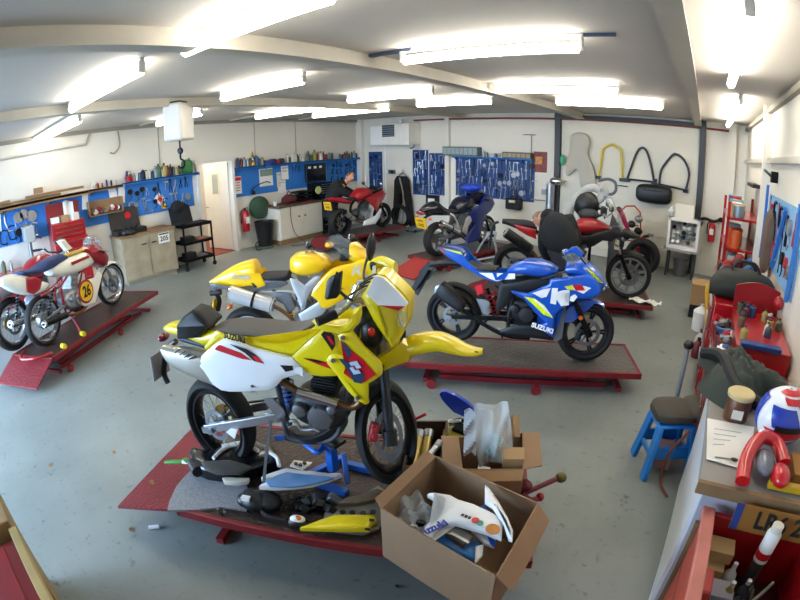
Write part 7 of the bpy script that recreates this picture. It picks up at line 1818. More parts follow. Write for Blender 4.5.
# near left corner red box
t = thing('tool_chest', 'red metal box with pale wooden edge in the near left corner', 'tool chest', (0, 0, 0))
MB().bb((-2.0, -.75, 0), (-1.05, -.16, .78)).build('chest_body', REDP, t, bevel=.01); MB().bb((-2.03, -.16, .70), (-1.0, -.12, .82)).build('edge_board', mat('edge_wood', '#b7a26a', .7, var=.3), t, bevel=.004)
MB().bb((-1.95, -.70, .78), (-1.1, -.22, .80)).build('lid', mat('lid_red', '#8e141b', .4), t)
g = MB().bb((-2.55, -.50, 0), (-2.06, -.14, .84)); wtag(g, 'wooden_crate', mat('crate_wood', '#9a8156', .75, var=.3), 'worn wooden crate at the near left edge beside the red metal box', 'crate', bevel=.006)
# ================================================================ clutter on the near lift
DK1 = LIFT1+.003
FM = Matrix(((1, 0, 0, 0), (0, 0, 1, 0), (0, 1, 0, 0), (0, 0, 0, 1)))     # panel (x, z)->world (x, y), panel y -> world z
def flat(pts, z, t=.01, bulge=0.0, inset=.012, smooth=False, tilt=None):
    P = [atz(a, b, z) for a, b in pts]
    M = FM.copy()
    if tilt:
        c = sum(P, Vector())/len(P); ax, ang = tilt
        M = Matrix.Translation(c) @ Matrix.Rotation(ang, 4, Vector(ax)) @ Matrix.Translation(-c) @ FM
    g = MB(M); g.panel([(p.x, p.y) for p in P], z+t/2, t, bulge, inset, smooth=smooth, side=1); return g
A_ = lambda pts: Z(160, 430, 6.0, pts)
B_ = lambda pts: Z(270, 430, 4.615, pts)
C_ = lambda pts: Z(400, 380, 4.444, pts)
D_ = lambda pts: Z(370, 440, 3.747, pts)
wtag(flat(A_([(48, 492), (60, 440), (100, 350), (140, 300), (190, 250), (330, 260), (500, 300), (560, 420), (520, 492), (370, 470), (230, 488)]), DK1, .014), 'carpet_mat', mat('grey_felt', '#8d8f94', .95, var=.5, scale=60, bump=.5), 'grey speckled felt mat on the ramp end of the near lift', 'mat')
# large black bodywork piece
t = thing('bike_bodywork', 'black moulded bodywork piece with white trim lying under the supermoto rear wheel', 'bodywork', (0, 0, 0))
g = flat(A_([(190, 200), (200, 165), (240, 160), (290, 180), (340, 110), (430, 70), (560, 90), (690, 160), (720, 240), (640, 260), (560, 290), (470, 320), (360, 310), (290, 300), (200, 260)]), DK1+.02, .06, .03, .02); g.build('shell', mat('glossy_black', '#0f1013', .25, coat=.5), t, angle=60)
g = flat(A_([(250, 200), (420, 190), (560, 230), (480, 270), (340, 270), (270, 240)]), DK1+.115, .01, .01, .01); g.build('inner_panel', mat('grey_inner', '#4a4a48', .4), t)
for pts in ([(320, 170), (380, 115), (450, 92), (530, 98), (590, 125)], [(370, 95), (440, 82), (520, 68)], [(650, 130), (700, 165), (715, 215)]):
    MB().tube([atz(*p, DK1+.13) for p in A_(pts)], .012, n=8).build('white_trim', WHT, t)
g = flat(A_([(378, 305), (400, 300), (540, 305), (530, 325), (470, 335), (390, 330)]), DK1+.05, .02, .004, .005); g.build('cream_trim', CREAM, t)
MB().cyl(atz(*A_([(200, 200)])[0], DK1+.07), atz(*A_([(230, 250)])[0], DK1+.07), .04, n=14).build('hose_end', BLACK, t)
t = thing('screwdriver', 'green-handled scraper with white band lying on the red ramp', 'tool', (0, 0, 0))
a, b = atz(*A_([(30, 192)])[0], LIFT1+.01), atz(*A_([(135, 190)])[0], LIFT1+.04); MB().bar(a, b, .03, .018).build('handle', mat('grass_green', '#1f8a2e', .4), t, bevel=.005)
c = atz(*A_([(190, 192)])[0], LIFT1+.05); MB().bar(b, c, .026, .016).build('white_band', WHT, t); MB().box(b+Vector((.02, .02, .012)), (.05, .03, .01)).build('hook', mat('grass_green', '#1f8a2e', .4), t)
# blue and white broken fairing
t = thing('bike_bodywork', 'white and sky blue broken fairing piece in front of the blue stand', 'bodywork', (0, 0, 0))
g = flat([(260, 493), (276, 493.5), (292, 492), (313, 488), (330, 481), (342, 474.5), (330, 475), (318, 473), (302, 472), (286, 470), (277, 474), (268, 478), (262, 482), (268, 488)], DK1+.09, .012, .02, .012, tilt=((1, .4, 0), -.15)); g.build('fairing_shell', WHT, t, angle=60)
g = flat([(266, 484), (270, 490), (292, 490), (311, 486), (328, 480), (334, 477), (322, 475), (302, 474), (287, 472), (278, 476)], DK1+.128, .008, tilt=((1, .4, 0), -.15)); g.build('sky_blue_graphic', mat('sky_blue', '#5f9fe0', .35, coat=.3, var=.2, scale=10), t, smooth=False)
t = thing('white_card', 'white perforated plastic bracket behind the blue and white fairing piece', 'bracket', (0, 0, 0))
flat(B_([(92, 180), (110, 140), (195, 135), (150, 195)]), DK1+.06, .006, tilt=((1, 0, 0), -.3)).build('plate', PAPER, t, smooth=False)
for q in ((120, 160), (140, 165), (160, 155)): 
    p = atz(*B_([q])[0], DK1+.07); MB().cyl(p, p+Vector((0, 0, .012)), .012).build('hole', BDEC, t)
# black headlamp bracket, indicator
t = thing('headlamp_bracket', 'black lamp bracket with a white label lying at the edge of the felt mat', 'bracket', (0, 0, 0))
c = atz(*A_([(570, 420)])[0], DK1+.05); g = MB(); g.ell(c, (.10, .08, .06)); g.ell(c+Vector((.07, .05, .0)), (.08, .07, .05)); g.ell(c+Vector((-.05, -.03, -.01)), (.06, .05, .04)); g.build('housing', BLACK, t)
c2 = atz(*A_([(515, 410)])[0], DK1+.10); MB().box(c2, (.05, .03, .02), Matrix.Rotation(.5, 3, 'Z')).build('white_label', WHT, t)
MB().tube([c+Vector((.05, 0, 0)), c+Vector((.12, -.03, -.02)), atz(*B_([(80, 420)])[0], DK1+.03)], .014).build('stalk', BLACK, t)
t = thing('indicator_lamp', 'chrome and orange indicator lamp on the red edge beside the yellow guard', 'lamp', (0, 0, 0))
c = atz(*B_([(130, 425)])[0], DK1+.03); MB().ell(c, (.06, .04, .035), R=Matrix.Rotation(.45, 3, 'Z')).build('shell', BLACK, t); MB().ell(c+Vector((0, .0, .02)), (.045, .028, .024), R=Matrix.Rotation(.45, 3, 'Z')).build('lens', PAPER, t); MB().ell(c+Vector((.008, 0, .035)), (.02, .015, .012)).build('bulb', ORG, t)
t = thing('metal_bracket', 'small bright metal tongue on the red edge of the near lift', 'bracket', (0, 0, 0))
c = atz(*A_([(362, 490)])[0], DK1+.02); MB().box(c, (.012, .03, .05)).build('tongue', CHR, t); MB().box(c+Vector((0, .02, -.015)), (.03, .02, .01)).build('foot', STEEL, t)
# perforated plate and yellow fork guard
t = thing('skid_plate', 'grey perforated metal skid plate lying under the yellow guard', 'skid plate', (0, 0, 0))
flat(B_([(248, 422), (256, 376), (345, 350), (420, 310), (500, 265), (572, 312), (545, 390), (500, 462), (430, 488), (300, 475)]), DK1+.012, .012, .004, .01).build('plate', mat('dirty_alloy', '#8c877c', .6, .4, .4), t)
flat(B_([(320, 352), (360, 325), (420, 312), (490, 285), (540, 300), (480, 335), (400, 350)]), DK1+.035, .02, .01, .01).build('dirt_crust', mat('dried_mud', '#6a5c48', .95, var=.5, scale=20, bump=.6), t)
for q in ((335, 380), (380, 382), (430, 385), (475, 380), (520, 360), (555, 345)):
    p = atz(*B_([q])[0], DK1+.033); MB().cyl(p, p+Vector((0, 0, .006)), .016).build('hole', BDEC, t)
t = thing('fork_guard', 'bright yellow plastic fork guard on the front edge of the near lift', 'guard', (0, 0, 0))
flat(B_([(140, 466), (180, 448), (240, 425), (300, 405), (380, 403), (480, 405), (492, 428), (470, 445), (458, 472), (300, 471)]), DK1+.045, .015, .014, .010).build('guard_shell', YEL, t, angle=60)
for q in ((470, 415), (450, 458)): 
    p = atz(*B_([q])[0], DK1+.082); MB().box(p, (.025, .012, .006), Matrix.Rotation(.4, 3, 'Z')).build('slot', BDEC, t)
t = thing('engine_bits', 'black tangle of brackets and wiring behind the yellow guard', 'parts', (0, 0, 0))
random.seed(17)
for i in range(7):
    c = atz(*B_([(150+30*i % 160, 320+random.randrange(50))])[0], DK1+.03); MB().box(c, (.09, .05, .04), Euler((random.random(), random.random(), random.random()*3)).to_matrix()).build('bracket', [BLKM, BLACK, ALD][i % 3], t, bevel=.005)
for i in range(4):
    p = [atz(*B_([(60+60*j+random.randrange(30), 300+random.randrange(70))])[0], DK1+.02+.03*random.random()) for j in range(4)]; MB().tube(p, .006, n=6).build('wire', BLACK, t)
# ---------------------------------------------------------------- metal tray box with fork tubes
t = thing('metal_box', 'open narrow brown steel box holding fork tubes behind the cardboard box', 'box', (0, 0, 0))
zb = .60; c0, c1, c2 = atz(416, 421, zb), atz(447, 421, zb), atz(441, 456, zb); c3 = c2+(c0-c1)
mid = [c0, c1, c2+(c2-c1)*.25, c3+(c3-c0)*.25]
def wallbox(cs, z0, z1, th, m, t, nm='side_wall', names=None):
    for i in range(4):
        a, b = Vector(cs[i]), Vector(cs[(i+1) % 4]); a.z = b.z = (z0+z1)/2
        MB().bar(a, b, th, z1-z0).build(nm, m, t, smooth=False)
    lo = [Vector((c.x, c.y, z0+.004)) for c in cs]
    MB().add(lo+[v-Vector((0, 0, .004)) for v in lo], [(0, 1, 2, 3), (7, 6, 5, 4), (0, 4, 5, 1), (1, 5, 6, 2), (2, 6, 7, 3), (3, 7, 4, 0)]).build('base_sheet', m, t, smooth=False)
wallbox(mid, LIFT1, zb, .012, mat('rust_brown', '#5a4338', .6, .3, .3), t)
def ftube(p, q, r, label, m=GOLD):
    t = thing('fork_tube', label, 'fork tube', (0, 0, 0)); d = (q-p).normalized()
    MB().cyl(p, q, r, n=18).build('tube', m, t); MB().cyl(q-d*.05, q, r*1.12, n=18).build('collar', STEEL, t); MB().cyl(p, p+d*.03, r*1.12, n=18).build('end_ring', m, t); return t
GT = mat('brass_tube', '#9d8a55', .35, .8)
ftube(atz(413, 466, .50), atz(420, 432, .58), .030, 'left brass-coloured fork tube in the brown steel box', GT)
ftube(atz(424, 460, .50), atz(429, 431, .58), .028, 'right brass-coloured fork tube in the brown steel box', GT)
ftube(atz(402, 490, .60), atz(440, 442, .64), .018, 'thin silver fork rod lying diagonally across the brown steel box', ALU)
ftube(atz(398, 492, .55), atz(408, 478, .60), .022, 'short grey fork bottom at the near end of the brown steel box', STEEL)
t = thing('brake_lever', 'red lever with rod end behind the front wheel of the supermoto', 'lever', (0, 0, 0))
MB().tube([atz(409, 416, .55), atz(414, 419, .56), atz(426, 414, .60)], .010).build('rod', REDP, t); MB().ell(atz(411, 417, .53), (.04, .03, .02)).build('boss', REDP, t)
# ---------------------------------------------------------------- large cardboard box
zt = .68; R0 = [atz(435.4, 456, zt), atz(538, 503, zt), atz(496, 576, zt), atz(381, 508, zt)]
t = thing('cardboard_box', 'large open brown cardboard box full of white fairing panels, nearest to the viewer', 'box', (0, 0, 0))
for i, nm in enumerate(('back_wall', 'side_wall', 'front_wall', 'side_wall')):
    a, b = R0[i].copy(), R0[(i+1) % 4].copy(); a.z = b.z = (zt+LIFT1+.02)/2
    MB().bar(a, b, .008, zt-LIFT1-.02).build(nm, CARD, t, smooth=False)
lo = [Vector((c.x, c.y, LIFT1+.02)) for c in R0]
MB().add(lo+[v-Vector((0, 0, .008)) for v in lo], [(0, 1, 2, 3), (7, 6, 5, 4), (0, 4, 5, 1), (1, 5, 6, 2), (2, 6, 7, 3), (3, 7, 4, 0)]).build('base', CARD, t, smooth=False)
def flap(a, b, out, L, m=CARD, drop=.0):
    o = Vector(out).normalized()*L+Vector((0, 0, drop)); g = MB()
    n = Vector((0, 0, .006)); vs = [a, b, b+o*.98-(b-a)*.03, a+o*.98+(b-a)*.03]; g.add(vs+[v-n for v in vs], [(0, 1, 2, 3), (7, 6, 5, 4), (0, 4, 5, 1), (1, 5, 6, 2), (2, 6, 7, 3), (3, 7, 4, 0)])
    return g
cen = sum(R0, Vector())/4
flap(R0[1], R0[0], (R0[0]+R0[1])/2-cen, .05, drop=-.11).build('flap', CARD, t, smooth=False)
flap(R0[2], R0[1], (R0[1]+R0[2])/2-cen, .08, drop=-.06).build('flap', CARD, t, smooth=False)
flap(R0[0], R0[3], (R0[0]+R0[3])/2-cen, .05, drop=.02).build('flap', CARD, t, smooth=False)
# fairings in it
wz = .60
t = thing('fairing_panel', 'long white fairing panel with blue lettering and a round badge in the cardboard box', 'bodywork', (0, 0, 0))
g = flat(D_([(215, 218), (240, 212), (300, 222), (330, 238), (385, 255), (440, 280), (480, 300), (496, 320), (492, 380), (440, 358), (380, 340), (320, 322), (270, 325), (240, 345), (225, 385), (200, 370), (205, 335), (240, 300), (295, 268), (255, 240)]), .64, .012, .02, .010, tilt=((1, 0, 0), .05)); g.build('panel_shell', WHT, t, angle=60)
bp_ = D_([(232, 322)])[0]; text('uzuki', t, mat('royal_decal', '#1c3f9e', .4), atz(435.5, 527, .69), .055, (0, .0, 1.15), bold=.002)
p = atz(*D_([(460, 335)])[0], .682); MB().lathe([(.032, 0), (.032, .004), (.001, .004)], p, n=20).build('round_badge', mat('badge_orange', '#c07a2a', .5, var=.5, scale=40), t)
p = atz(*D_([(395, 302)])[0], .682); MB().lathe([(.018, 0), (.018, .004), (.001, .004)], p, n=16).build('small_badge', RDEC, t)
p = atz(*D_([(412, 312)])[0], .682); MB().lathe([(.016, 0), (.016, .004), (.001, .004)], p, n=16).build('small_badge', mat('badge_green', '#4f9c7c', .5), t)
for i in range(3): p = atz(*D_([(347+13*i, 281+5*i)])[0], .682); MB().box(p, (.012, .014, .004)).build('dark_mark', BDEC, t)
t = thing('fairing_panel', 'curved white fin-shaped panel with red lettering standing at the back of the cardboard box', 'bodywork', (0, 0, 0))
g = flat(D_([(430, 180), (445, 188), (480, 240), (515, 300), (535, 350), (532, 385), (520, 380), (500, 320), (460, 260), (430, 240)]), .68, .010, .012, .006); g.build('panel_shell', WHT, t, angle=60)
flat(D_([(442, 212), (462, 208), (480, 240), (468, 248)]), .70, .004).build('red_lettering', mat('letter_red', '#d06058', .5), t, smooth=False)
t = thing('fairing_panel', 'sky blue and white scoop panel lying deep in the cardboard box', 'bodywork', (0, 0, 0))
g = flat(D_([(232, 390), (245, 345), (290, 360), (340, 400), (400, 390), (420, 420), (395, 470), (340, 450), (280, 420)]), .55, .02, .02, .014); g.build('panel_shell', mat('scoop_blue', '#2f7fd0', .35, coat=.3, var=.2), t, angle=60)
flat(D_([(395, 405), (425, 400), (420, 440), (392, 468)]), .59, .012, .006, .006).build('white_edge', WHT, t)
t = thing('fairing_panel', 'white triangular panel with blue edge under the lettered fairing', 'bodywork', (0, 0, 0))
g = flat(D_([(380, 345), (440, 365), (470, 380), (465, 408), (430, 395)]), .59, .012, .008, .008); g.build('panel_shell', WHT, t)
flat(D_([(440, 362), (470, 378), (466, 405), (450, 390)]), .612, .004).build('blue_edge', BLUP, t, smooth=False)
flat(D_([(395, 262), (430, 250), (455, 290), (430, 282)]), .63, .01, .005, .005).build('blue_tab', BLUP, t)
t = thing('clear_wrap', 'crinkled clear plastic wrap with metal part at the left of the cardboard box', 'packaging', (0, 0, 0))
c = atz(*D_([(185, 300)])[0], .56); random.seed(3)
g = MB().grid(lambda u, v: c+Vector(((u-.5)*.24, (v-.5)*.22, .05*math.sin(u*11+v*3)*math.cos(v*9)+.03)), 14, 14, .003); g.build('wrap_film', mat('film_grey', '#c5ccd0', .2, alpha=.6), t)
MB().box(c+Vector((.02, 0, .0)), (.12, .05, .03), Matrix.Rotation(.5, 3, 'Z')).build('wrapped_part', BLKM, t)
t = thing('metal_bracket', 'dark grey ribbed bracket lying on the sky blue scoop', 'bracket', (0, 0, 0))
a = atz(*D_([(300, 340)])[0], .615); b = atz(*D_([(370, 385)])[0], .615)
MB().bar(a, b, .07, .03).build('body', mat('bracket_grey', '#6a6a66', .5, .5), t, bevel=.006); MB().bar(a+Vector((.02, -.03, .02)), b+Vector((.01, -.02, .02)), .015, .012).build('rib', STEEL, t)
# ---------------------------------------------------------------- second cardboard box behind
zt2 = .62; S0 = [atz(458, 437, zt2), atz(523, 433, zt2), atz(524, 469, zt2), atz(462, 469, zt2)]
t = thing('cardboard_box', 'open brown cardboard box behind the largest one, holding a clear plastic bag', 'box', (0, 0, 0))
for i, nm in enumerate(('back_wall', 'side_wall', 'front_wall', 'side_wall')):
    a, b = S0[i].copy(), S0[(i+1) % 4].copy(); a.z = b.z = (zt2+LIFT1)/2+.005
    MB().bar(a, b, .008, zt2-LIFT1-.01).build(nm, CARD, t, smooth=False)
cen = sum(S0, Vector())/4
flap(S0[2], S0[1], (S0[1]+S0[2])/2-cen, .10, drop=.01).build('flap', CARD, t, smooth=False)
flap(S0[0], S0[3], (S0[0]+S0[3])/2-cen, .10, drop=.02).build('flap', CARD, t, smooth=False)
flap(S0[3], S0[2], (S0[3]+S0[2])/2-cen, .05, drop=-.04).build('flap', CARD2, t, smooth=False)
g = flat([(502, 456), (523, 456), (523, 468), (502, 468)], zt2-.03, .06); wtag(g, 'small_carton', CARD2, 'small pale brown carton at the corner of the second cardboard box', 'box')
g = flat([(511, 425), (518, 425), (519, 447), (513, 447)], zt2-.05, .07); wtag(g, 'small_carton', mat('carton_dark_tan', '#7d6242', .8), 'narrow tan carton standing at the back of the second cardboard box', 'box')
t = thing('plastic_bag', 'crumpled clear plastic bag with a pale blue part standing out of the second box', 'bag', (0, 0, 0))
c = atz(490, 447, .66); random.seed(11)
vq = (c-CAM); vq.z = 0; vq.normalize(); rt = Vector((vq.y, -vq.x, 0)); 
def bagp(px, py, d=0.0): return on_plane(px, py, c+vq*d, vq)
FILM = mat('clear_film', '#eef2f3', .15, var=0, alpha=.30)
bq = [bagp(472, 414), bagp(508, 406), bagp(513, 455), bagp(480, 470)]
for k_, dd in ((0, 0.0), (1, .06)):
    MB().grid(lambda u, v: (bq[0]*(1-u)+bq[1]*u)*(1-v)+(bq[3]*(1-u)+bq[2]*u)*v+vq*(dd+.03*math.sin(u*6+v*3+k_)*math.cos(v*4-u*3)+.006*math.sin(u*17+v*11))+Vector((0, 0, .012*math.sin(u*7))), 22, 22, .002).build('film_wall', FILM, t, angle=25)
MB().grid(lambda u, v: bagp(464+u*12, 411+v*44, -.02)+vq*(.03*math.sin(v*12+u*4)), 6, 16, .002).build('loose_fold', FILM, t, angle=25)
MB().box(bagp(492, 444, .03), (.10, .03, .15), Matrix.Rotation(.3, 3, 'Y')).build('pale_blue_part', mat('aqua_part', '#9cc6cc', .4), t, bevel=.02)
MB().bar(bagp(478, 468, -.02), bagp(490, 471, -.02), .05, .01).build('white_tag', WHT, t)
# blue mudguard standing up behind
t = thing('mudguard', 'loose royal blue front mudguard sticking up behind the cardboard boxes', 'mudguard', (0, 0, 0))
c = atz(458, 410, .62)
def mp(px, py): return on_plane(px, py, c, vq)
O_ = c; 
Mb = Matrix((rt, -vq, Vector((0, 0, 1)))).transposed().to_4x4(); Mb.translation = c
def ml(pts): 
    o = []
    for a, b in pts:
        p = mp(a, b)-c; o.append((p.dot(rt), p.z))
    return o
MBl = C_([(176, 60), (185, 50), (205, 48), (250, 68), (300, 100), (345, 140), (368, 168), (350, 178), (320, 178), (285, 160), (240, 140), (210, 110), (188, 85)])
g = MB(Mb); g.panel(ml(MBl), 0, .02, .03, .012, smooth=False); g.build('guard_shell', mat('royal_blue_plastic', '#2343b8', .3, coat=.5), t, angle=60)
MB().cyl(mp(470, 415)-vq*.03, mp(478, 420)-vq*.03, .006).build('fixing_stud', STEEL, t)
MB().bar(mp(472, 417), Vector((mp(472, 417).x, mp(472, 417).y, LIFT1)), .03, .02).build('mount_stay', mat('royal_blue_plastic', '#2343b8', .3), t)
t = thing('fuel_tap', 'silver cylinder lying between the steel box and the blue mudguard', 'cylinder', (0, 0, 0))
a, b = atz(449, 423, .56), atz(462, 421, .58); MB().cyl(a, b, .022).build('body', CHR, t); MB().cyl(b, b+(b-a)*.3, .014).build('end', BLKM, t)
t = thing('metal_parts', 'dull yellow and black metal brackets beside the silver cylinder', 'parts', (0, 0, 0))
MB().box(atz(454, 436, .52), (.14, .12, .05), Matrix.Rotation(.5, 3, 'Z')).build('bracket', mat('olive_metal', '#8a8436', .5, .4), t, bevel=.006); MB().box(atz(462, 431, .54), (.10, .08, .06)).build('bracket', BLKM, t, bevel=.006)
# jack lever with ball knob
t = thing('foot_lever', 'dark red lift lever with a round brass knob sticking out right of the boxes', 'lever', (0, 0, 0))
a, b = atz(522, 494, .40), atz(556, 479, .42); MB().cyl(a, b, .016).build('lever_arm', mat('lever_red', '#6e1520', .5), t); MB().ell(atz(561, 477.5, .42), (.035, .035, .032)).build('knob', mat('brass_knob', '#6e6234', .4, .6), t)
MB().tube([a, atz(530, 500, .36), atz(540, 498, .34)], .018).build('fork_arm', mat('lever_red', '#6e1520', .5), t); MB().ell(atz(540, 497, .35), (.025, .025, .03)).build('red_stub', REDP, t)
MB().ell(atz(524, 485, .45), (.05, .04, .035)).build('pivot', mat('lever_red', '#6e1520', .5), t)
# small things on the floor
for q, s, m_, nm, lb, ct in (((182, 493 - 0), .03, WHT, 'plastic_cap', 'x', 'cap'),):
    pass
c = atz(154, 527, .015); wtag(MB().cyl(c-Vector((.02, .03, 0)), c+Vector((.02, .03, 0)), .014), 'cigarette_lighter', WHT, 'small white cylinder lying on the floor before the near lift ramp', 'cap')
for q, lb in (((131, 529), 'dry brown leaf on the floor beside the white cylinder'), ((171, 395), 'dry brown leaf on the floor left of the supermoto tail'), ((50, 465), 'pale dry leaf on the floor in the bright area'), ((114, 452), 'dark dry leaf on the floor in the bright area'), ((152, 482), 'pale dry leaf lying on the red ramp')):
    z_ = .24 if q == (152, 482) else .004
    c = atz(*q, z_+.004); g = MB().grid(lambda u, v: c+Vector(((u-.5)*.05, (v-.5)*.03*math.sin(PI*(.1+.8*u)), .006*math.sin(u*6))), 6, 3, .002); wtag(g, 'dry_leaf', mat('leaf_brown', '#9a7a56', .8), lb, 'leaf')
c = atz(397, 586, .008); wtag(MB().ell(c, (.012, .01, .008)), 'rubber_cap', BLACK, 'tiny black rubber cap on the floor in front of the cardboard box', 'cap')
# ================================================================ the two mechanics
def skin_mesh(verts, edges, radii, root=0, sub=2, name='body'):
    me = bpy.data.meshes.new(name); me.from_pydata([tuple(v) for v in verts], edges, []); o = bpy.data.objects.new(name, me); COL.objects.link(o)
    md = o.modifiers.new('Skin', 'SKIN')
    for i, r in enumerate(radii):
        d = me.skin_vertices[0].data[i]; d.radius = (r, r) if not isinstance(r, tuple) else r; d.use_root = (i == root)
    md.use_smooth_shade = True
    s = o.modifiers.new('Sub', 'SUBSURF'); s.levels = sub; s.render_levels = sub
    dg = bpy.context.evaluated_depsgraph_get(); nm = bpy.data.meshes.new_from_object(o.evaluated_get(dg))
    bpy.data.objects.remove(o); return nm
def chain(V, E, R, start, pts, rs):
    prev = start
    for p, r in zip(pts, rs):
        V.append(Vector(p)); R.append(r); E.append((prev, len(V)-1)); prev = len(V)-1
    return prev
def make_person(label, J, shirt, trousers, shoes, haircol, face):
    """J: joints pelvis, waist, chest, neck, head, and for s in l,r: sh, el, wr, hip, kn, an, toe; face: direction the head looks"""
    t = thing('person', label, 'person', (0, 0, 0))
    V = [Vector(J['pelvis'])]; E = []; R = [.15]
    w = chain(V, E, R, 0, [J['waist']], [.15]); c = chain(V, E, R, w, [J['chest']], [.19]); n = chain(V, E, R, c, [J['neck']], [.065])
    for s in 'lr':
        a = chain(V, E, R, c, [J['sh'+s], J['el'+s], J['wr'+s]], [.070, .047, .030])
        h = Vector(J['wr'+s]); d = (Vector(J['wr'+s])-Vector(J['el'+s])).normalized(); sd = d.cross(Vector((0, 0, 1)))
        sd = sd.normalized() if sd.length > .1 else Vector((1, 0, 0)); up = sd.cross(d)
        palm = chain(V, E, R, a, [h+d*.06], [.034])
        for k in range(4):
            o = sd*(.030-.020*k); L = (.07, .08, .075, .06)[k]
            chain(V, E, R, palm, [h+d*.085+o, h+d*(.085+L*.55)+o-up*.012, h+d*(.085+L)+o-up*.035], [.010, .009, .007])
        chain(V, E, R, palm, [h+d*.055+sd*.04, h+d*.09+sd*.055-up*.02], [.011, .009])
        l = chain(V, E, R, 0, [J['hip'+s], J['kn'+s], J['an'+s], J['toe'+s]], [.095, .065, .042, .035])
    # head
    nm = skin_mesh(V, E, R, 0, 2, 'body')
    nm.materials.clear(); nm.materials.append(SKIN)
    H = Vector(J['head']); f = Vector(face).normalized(); up = (H-Vector(J['neck'])).normalized(); f = (f-up*f.dot(up)).normalized(); sd = up.cross(f)
    RM = Matrix((f, sd, up)).transposed()
    hb = MB(); hb.ell(H, (.098, .078, .118), 20, 14, R=RM)
    hb.ell(H+f*.03-up*.06, (.06, .055, .06), 14, 10, R=RM); hb.ell(H+f*.100-up*.01, (.018, .013, .025), 10, 8, R=RM)
    for k in (-1, 1): hb.ell(H+sd*k*.078-up*.01, (.018, .010, .030), 10, 8, R=RM)
    hb.cyl(Vector(J['neck']), H-up*.05, .055, .05, 14)
    bm = bmesh.new(); bm.from_mesh(nm)
    vs = [bm.verts.new(v) for v in hb.v]
    for fc in hb.f:
        try: bm.faces.new([vs[i] for i in fc])
        except Exception: pass
    for fc in bm.faces: fc.smooth = True
    bm.to_mesh(nm); bm.free()
    nm.materials.append(shirt); nm.materials.append(trousers)
    for pl_ in nm.polygons:
        c_ = pl_.center; hd_ = min((c_-H).length, (c_-Vector(J['neck'])).length)
        wd_ = min((c_-Vector(J['wr'+s_])).length for s_ in 'lr')
        hw_ = min((c_-(Vector(J['wr'+s_])+(Vector(J['wr'+s_])-Vector(J['el'+s_])).normalized()*.09)).length for s_ in 'lr')
        pl_.material_index = 0 if hd_ < .125 or wd_ < .035 or hw_ < .085 else (1 if min((c_-Vector(J['chest'])).length, (c_-Vector(J['waist'])).length) < .34 or min((c_-Vector(J['el'+s_])).length for s_ in 'lr') < .3 else 2)
    body = bpy.data.objects.new('body', nm); COL.objects.link(body); body.parent = t
    for k in (-1, 1): MB().ell(H+f*.088+sd*k*.032+up*.015, (.012, .014, .010), 10, 8, R=RM).build('eye', WHT, t)
    g = MB().ell(H+f*.092-up*.052, (.010, .024, .006), 10, 6, R=RM); g.build('mouth', mat('lips', '#94584c', .6), t)
    g = MB().grid(lambda u, v: H+RM @ Vector((-.100*math.cos((u-.5)*PI*1.05)*math.sin(.2+v*1.6)-.004, .084*math.sin((u-.5)*PI*1.05)*math.sin(.2+v*1.6), .122*math.cos(.2+v*1.6))), 14, 10, .006); g.build('hair', haircol, t)
    # sweater and trousers as slightly fuller skins
    V = [Vector(J['waist']).lerp(Vector(J['pelvis']), .7)]; E = []; R = [.19]
    w = chain(V, E, R, 0, [J['waist']], [.185]); c = chain(V, E, R, w, [J['chest']], [.17]); chain(V, E, R, c, [Vector(J['chest']).lerp(Vector(J['neck']), .75)], [.11])
    for s in 'lr': chain(V, E, R, c, [J['sh'+s], J['el'+s], Vector(J['el'+s]).lerp(Vector(J['wr'+s]), .9)], [.11, .075, .055])
    m_ = skin_mesh(V, E, R, 0, 2, 'sweater'); m_.materials.clear(); m_.materials.append(shirt); 
    tb = MB(); a_, b_ = Vector(J['waist']), Vector(J['chest']); ax_ = (b_-a_).normalized(); sh_ = (Vector(J['shr'])-Vector(J['shl'])).normalized(); sh_ = (sh_-ax_*sh_.dot(ax_)).normalized()
    tb.ell((a_+b_)/2+ax_*.03, (.20, .235, (b_-a_).length/2+.20), 24, 16, R=Matrix((sh_.cross(ax_), sh_, ax_)).transposed())
    bm = bmesh.new(); bm.from_mesh(m_); vs = [bm.verts.new(v) for v in tb.v]
    for fc in tb.f:
        try: bm.faces.new([vs[i] for i in fc]).smooth = True
        except Exception: pass
    bm.to_mesh(m_); bm.free()
    o = bpy.data.objects.new('sweater', m_); COL.objects.link(o); o.parent = t
    MB().ell(Vector(J['neck'])-f*.05-up*.03, (.10, .12, .07), R=RM).build('collar', shirt, t)
    V = [Vector(J['pelvis'])]; E = []; R = [.160]
    for s in 'lr': chain(V, E, R, 0, [J['hip'+s], J['kn'+s], Vector(J['kn'+s]).lerp(Vector(J['an'+s]), .92)], [.112, .082, .060])
    m_ = skin_mesh(V, E, R, 0, 2, 'trousers'); m_.materials.clear(); m_.materials.append(trousers); o = bpy.data.objects.new('trousers', m_); COL.objects.link(o); o.parent = t
    for s in 'lr':
        a, b = Vector(J['an'+s]), Vector(J['toe'+s]); d = (b-a); d.z = 0; d = d.normalized() if d.length > .01 else Vector((1, 0, 0)); z0 = .0
        rz = math.atan2(d.y, d.x); M = Matrix.Translation((a.x, a.y, J.get('fz', 0))) @ Matrix.Rotation(rz, 4, 'Z')
        MB(M).loft([(-.08, 0, .07, .035), (-.04, 0, .11, .042), (.06, 0, .09, .045), (.16, 0, .06, .048), (.21, 0, .04, .03)], e=3).build('shoe', shoes, t)
    return t
DTR = mat('work_trousers', '#20242c', .9, bump=.2)
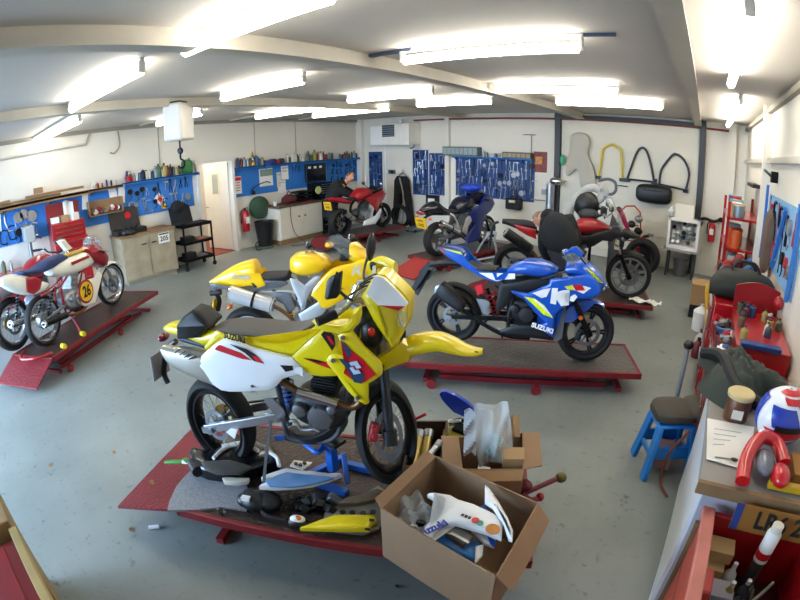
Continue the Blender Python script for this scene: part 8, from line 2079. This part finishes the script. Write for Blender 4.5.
# 1: beside the red sports bike, leaning right over the tank
o = RSB.Mw.translation; ex, ey = Vector((RSB.ex.x, RSB.ex.y, 0)).normalized(), RSB.ey
base = o+ey*.62+ex*.35
vh = (base-CAM); vh.z = 0; vh.normalize(); rt = Vector((vh.y, -vh.x, 0))
def pp(px, py, d=0.0): return on_plane(px, py, base+vh*d, vh)
hip = pp(329.5, 206); 
J = dict(pelvis=pp(329.5, 208), waist=pp(331.5, 201), chest=pp(336.5, 189), neck=pp(345.5, 183), head=pp(350, 176.5),
  shl=pp(340.5, 187, .16), shr=pp(338.5, 190, -.16), ell=pp(354.5, 194, .1), elr=pp(351.5, 196, -.12), wrl=pp(367.5, 191, .0), wrr=pp(362.5, 194, -.08),
  hipl=pp(329.5, 212, .09), hipr=pp(329.5, 212, -.09))
for s, d in (('l', .13), ('r', -.13)):
    h = J['hip'+s]; J['kn'+s] = Vector((h.x, h.y, .52))+rt*.05+vh*d*.3; J['an'+s] = Vector((h.x, h.y, .09))+vh*d*.3; J['toe'+s] = J['an'+s]+rt*.14-Vector((0, 0, .05))
make_person('mechanic in a black sweater leaning over the red sports bike, hands on its tank', J, CLOTH, DTR, BLACK, mat('short_grey_brown_hair', '#5a4334', .9), rt*.8-vh*.5-Vector((0, 0, .6)))
# 2: bent over beside the red adventure bike, back to the viewer
o = VS.Mw.translation; ex, ey = Vector((VS.ex.x, VS.ex.y, 0)).normalized(), VS.ey
base = o-ey*.74+ex*.55
vh = (base-CAM); vh.z = 0; vh.normalize(); rt = Vector((vh.y, -vh.x, 0))
J = dict(pelvis=pp(567, 254, -.12), waist=pp(565, 245, -.05), chest=pp(556, 229, .04), neck=pp(546, 220, .12), head=pp(540, 219, .2),
  shl=pp(545, 224, .05), shr=pp(570, 221, .06), ell=pp(543, 248, .15), elr=pp(577, 240, .2), wrl=pp(549, 262, .32), wrr=pp(574, 252, .38),
  hipl=pp(560, 258, -.10), hipr=pp(574, 258, -.10))
for s, d in (('l', -.16), ('r', .16)):
    h = J['hip'+s]; J['kn'+s] = Vector((h.x, h.y, .48))+vh*.28+rt*d*.7; J['an'+s] = Vector((h.x, h.y, .09))+rt*d*.8+vh*.05; J['toe'+s] = J['an'+s]+vh*.14-Vector((0, 0, .05))
make_person('mechanic in a black hoodie bent over beside the red adventure bike, back to the viewer', J, CLOTH, DTR, BLACK, mat('cropped_grey_hair', '#7d6a5c', .9), vh*.5-rt*.6-Vector((0, 0, .5)))
# hood of the hoodie lies on the back
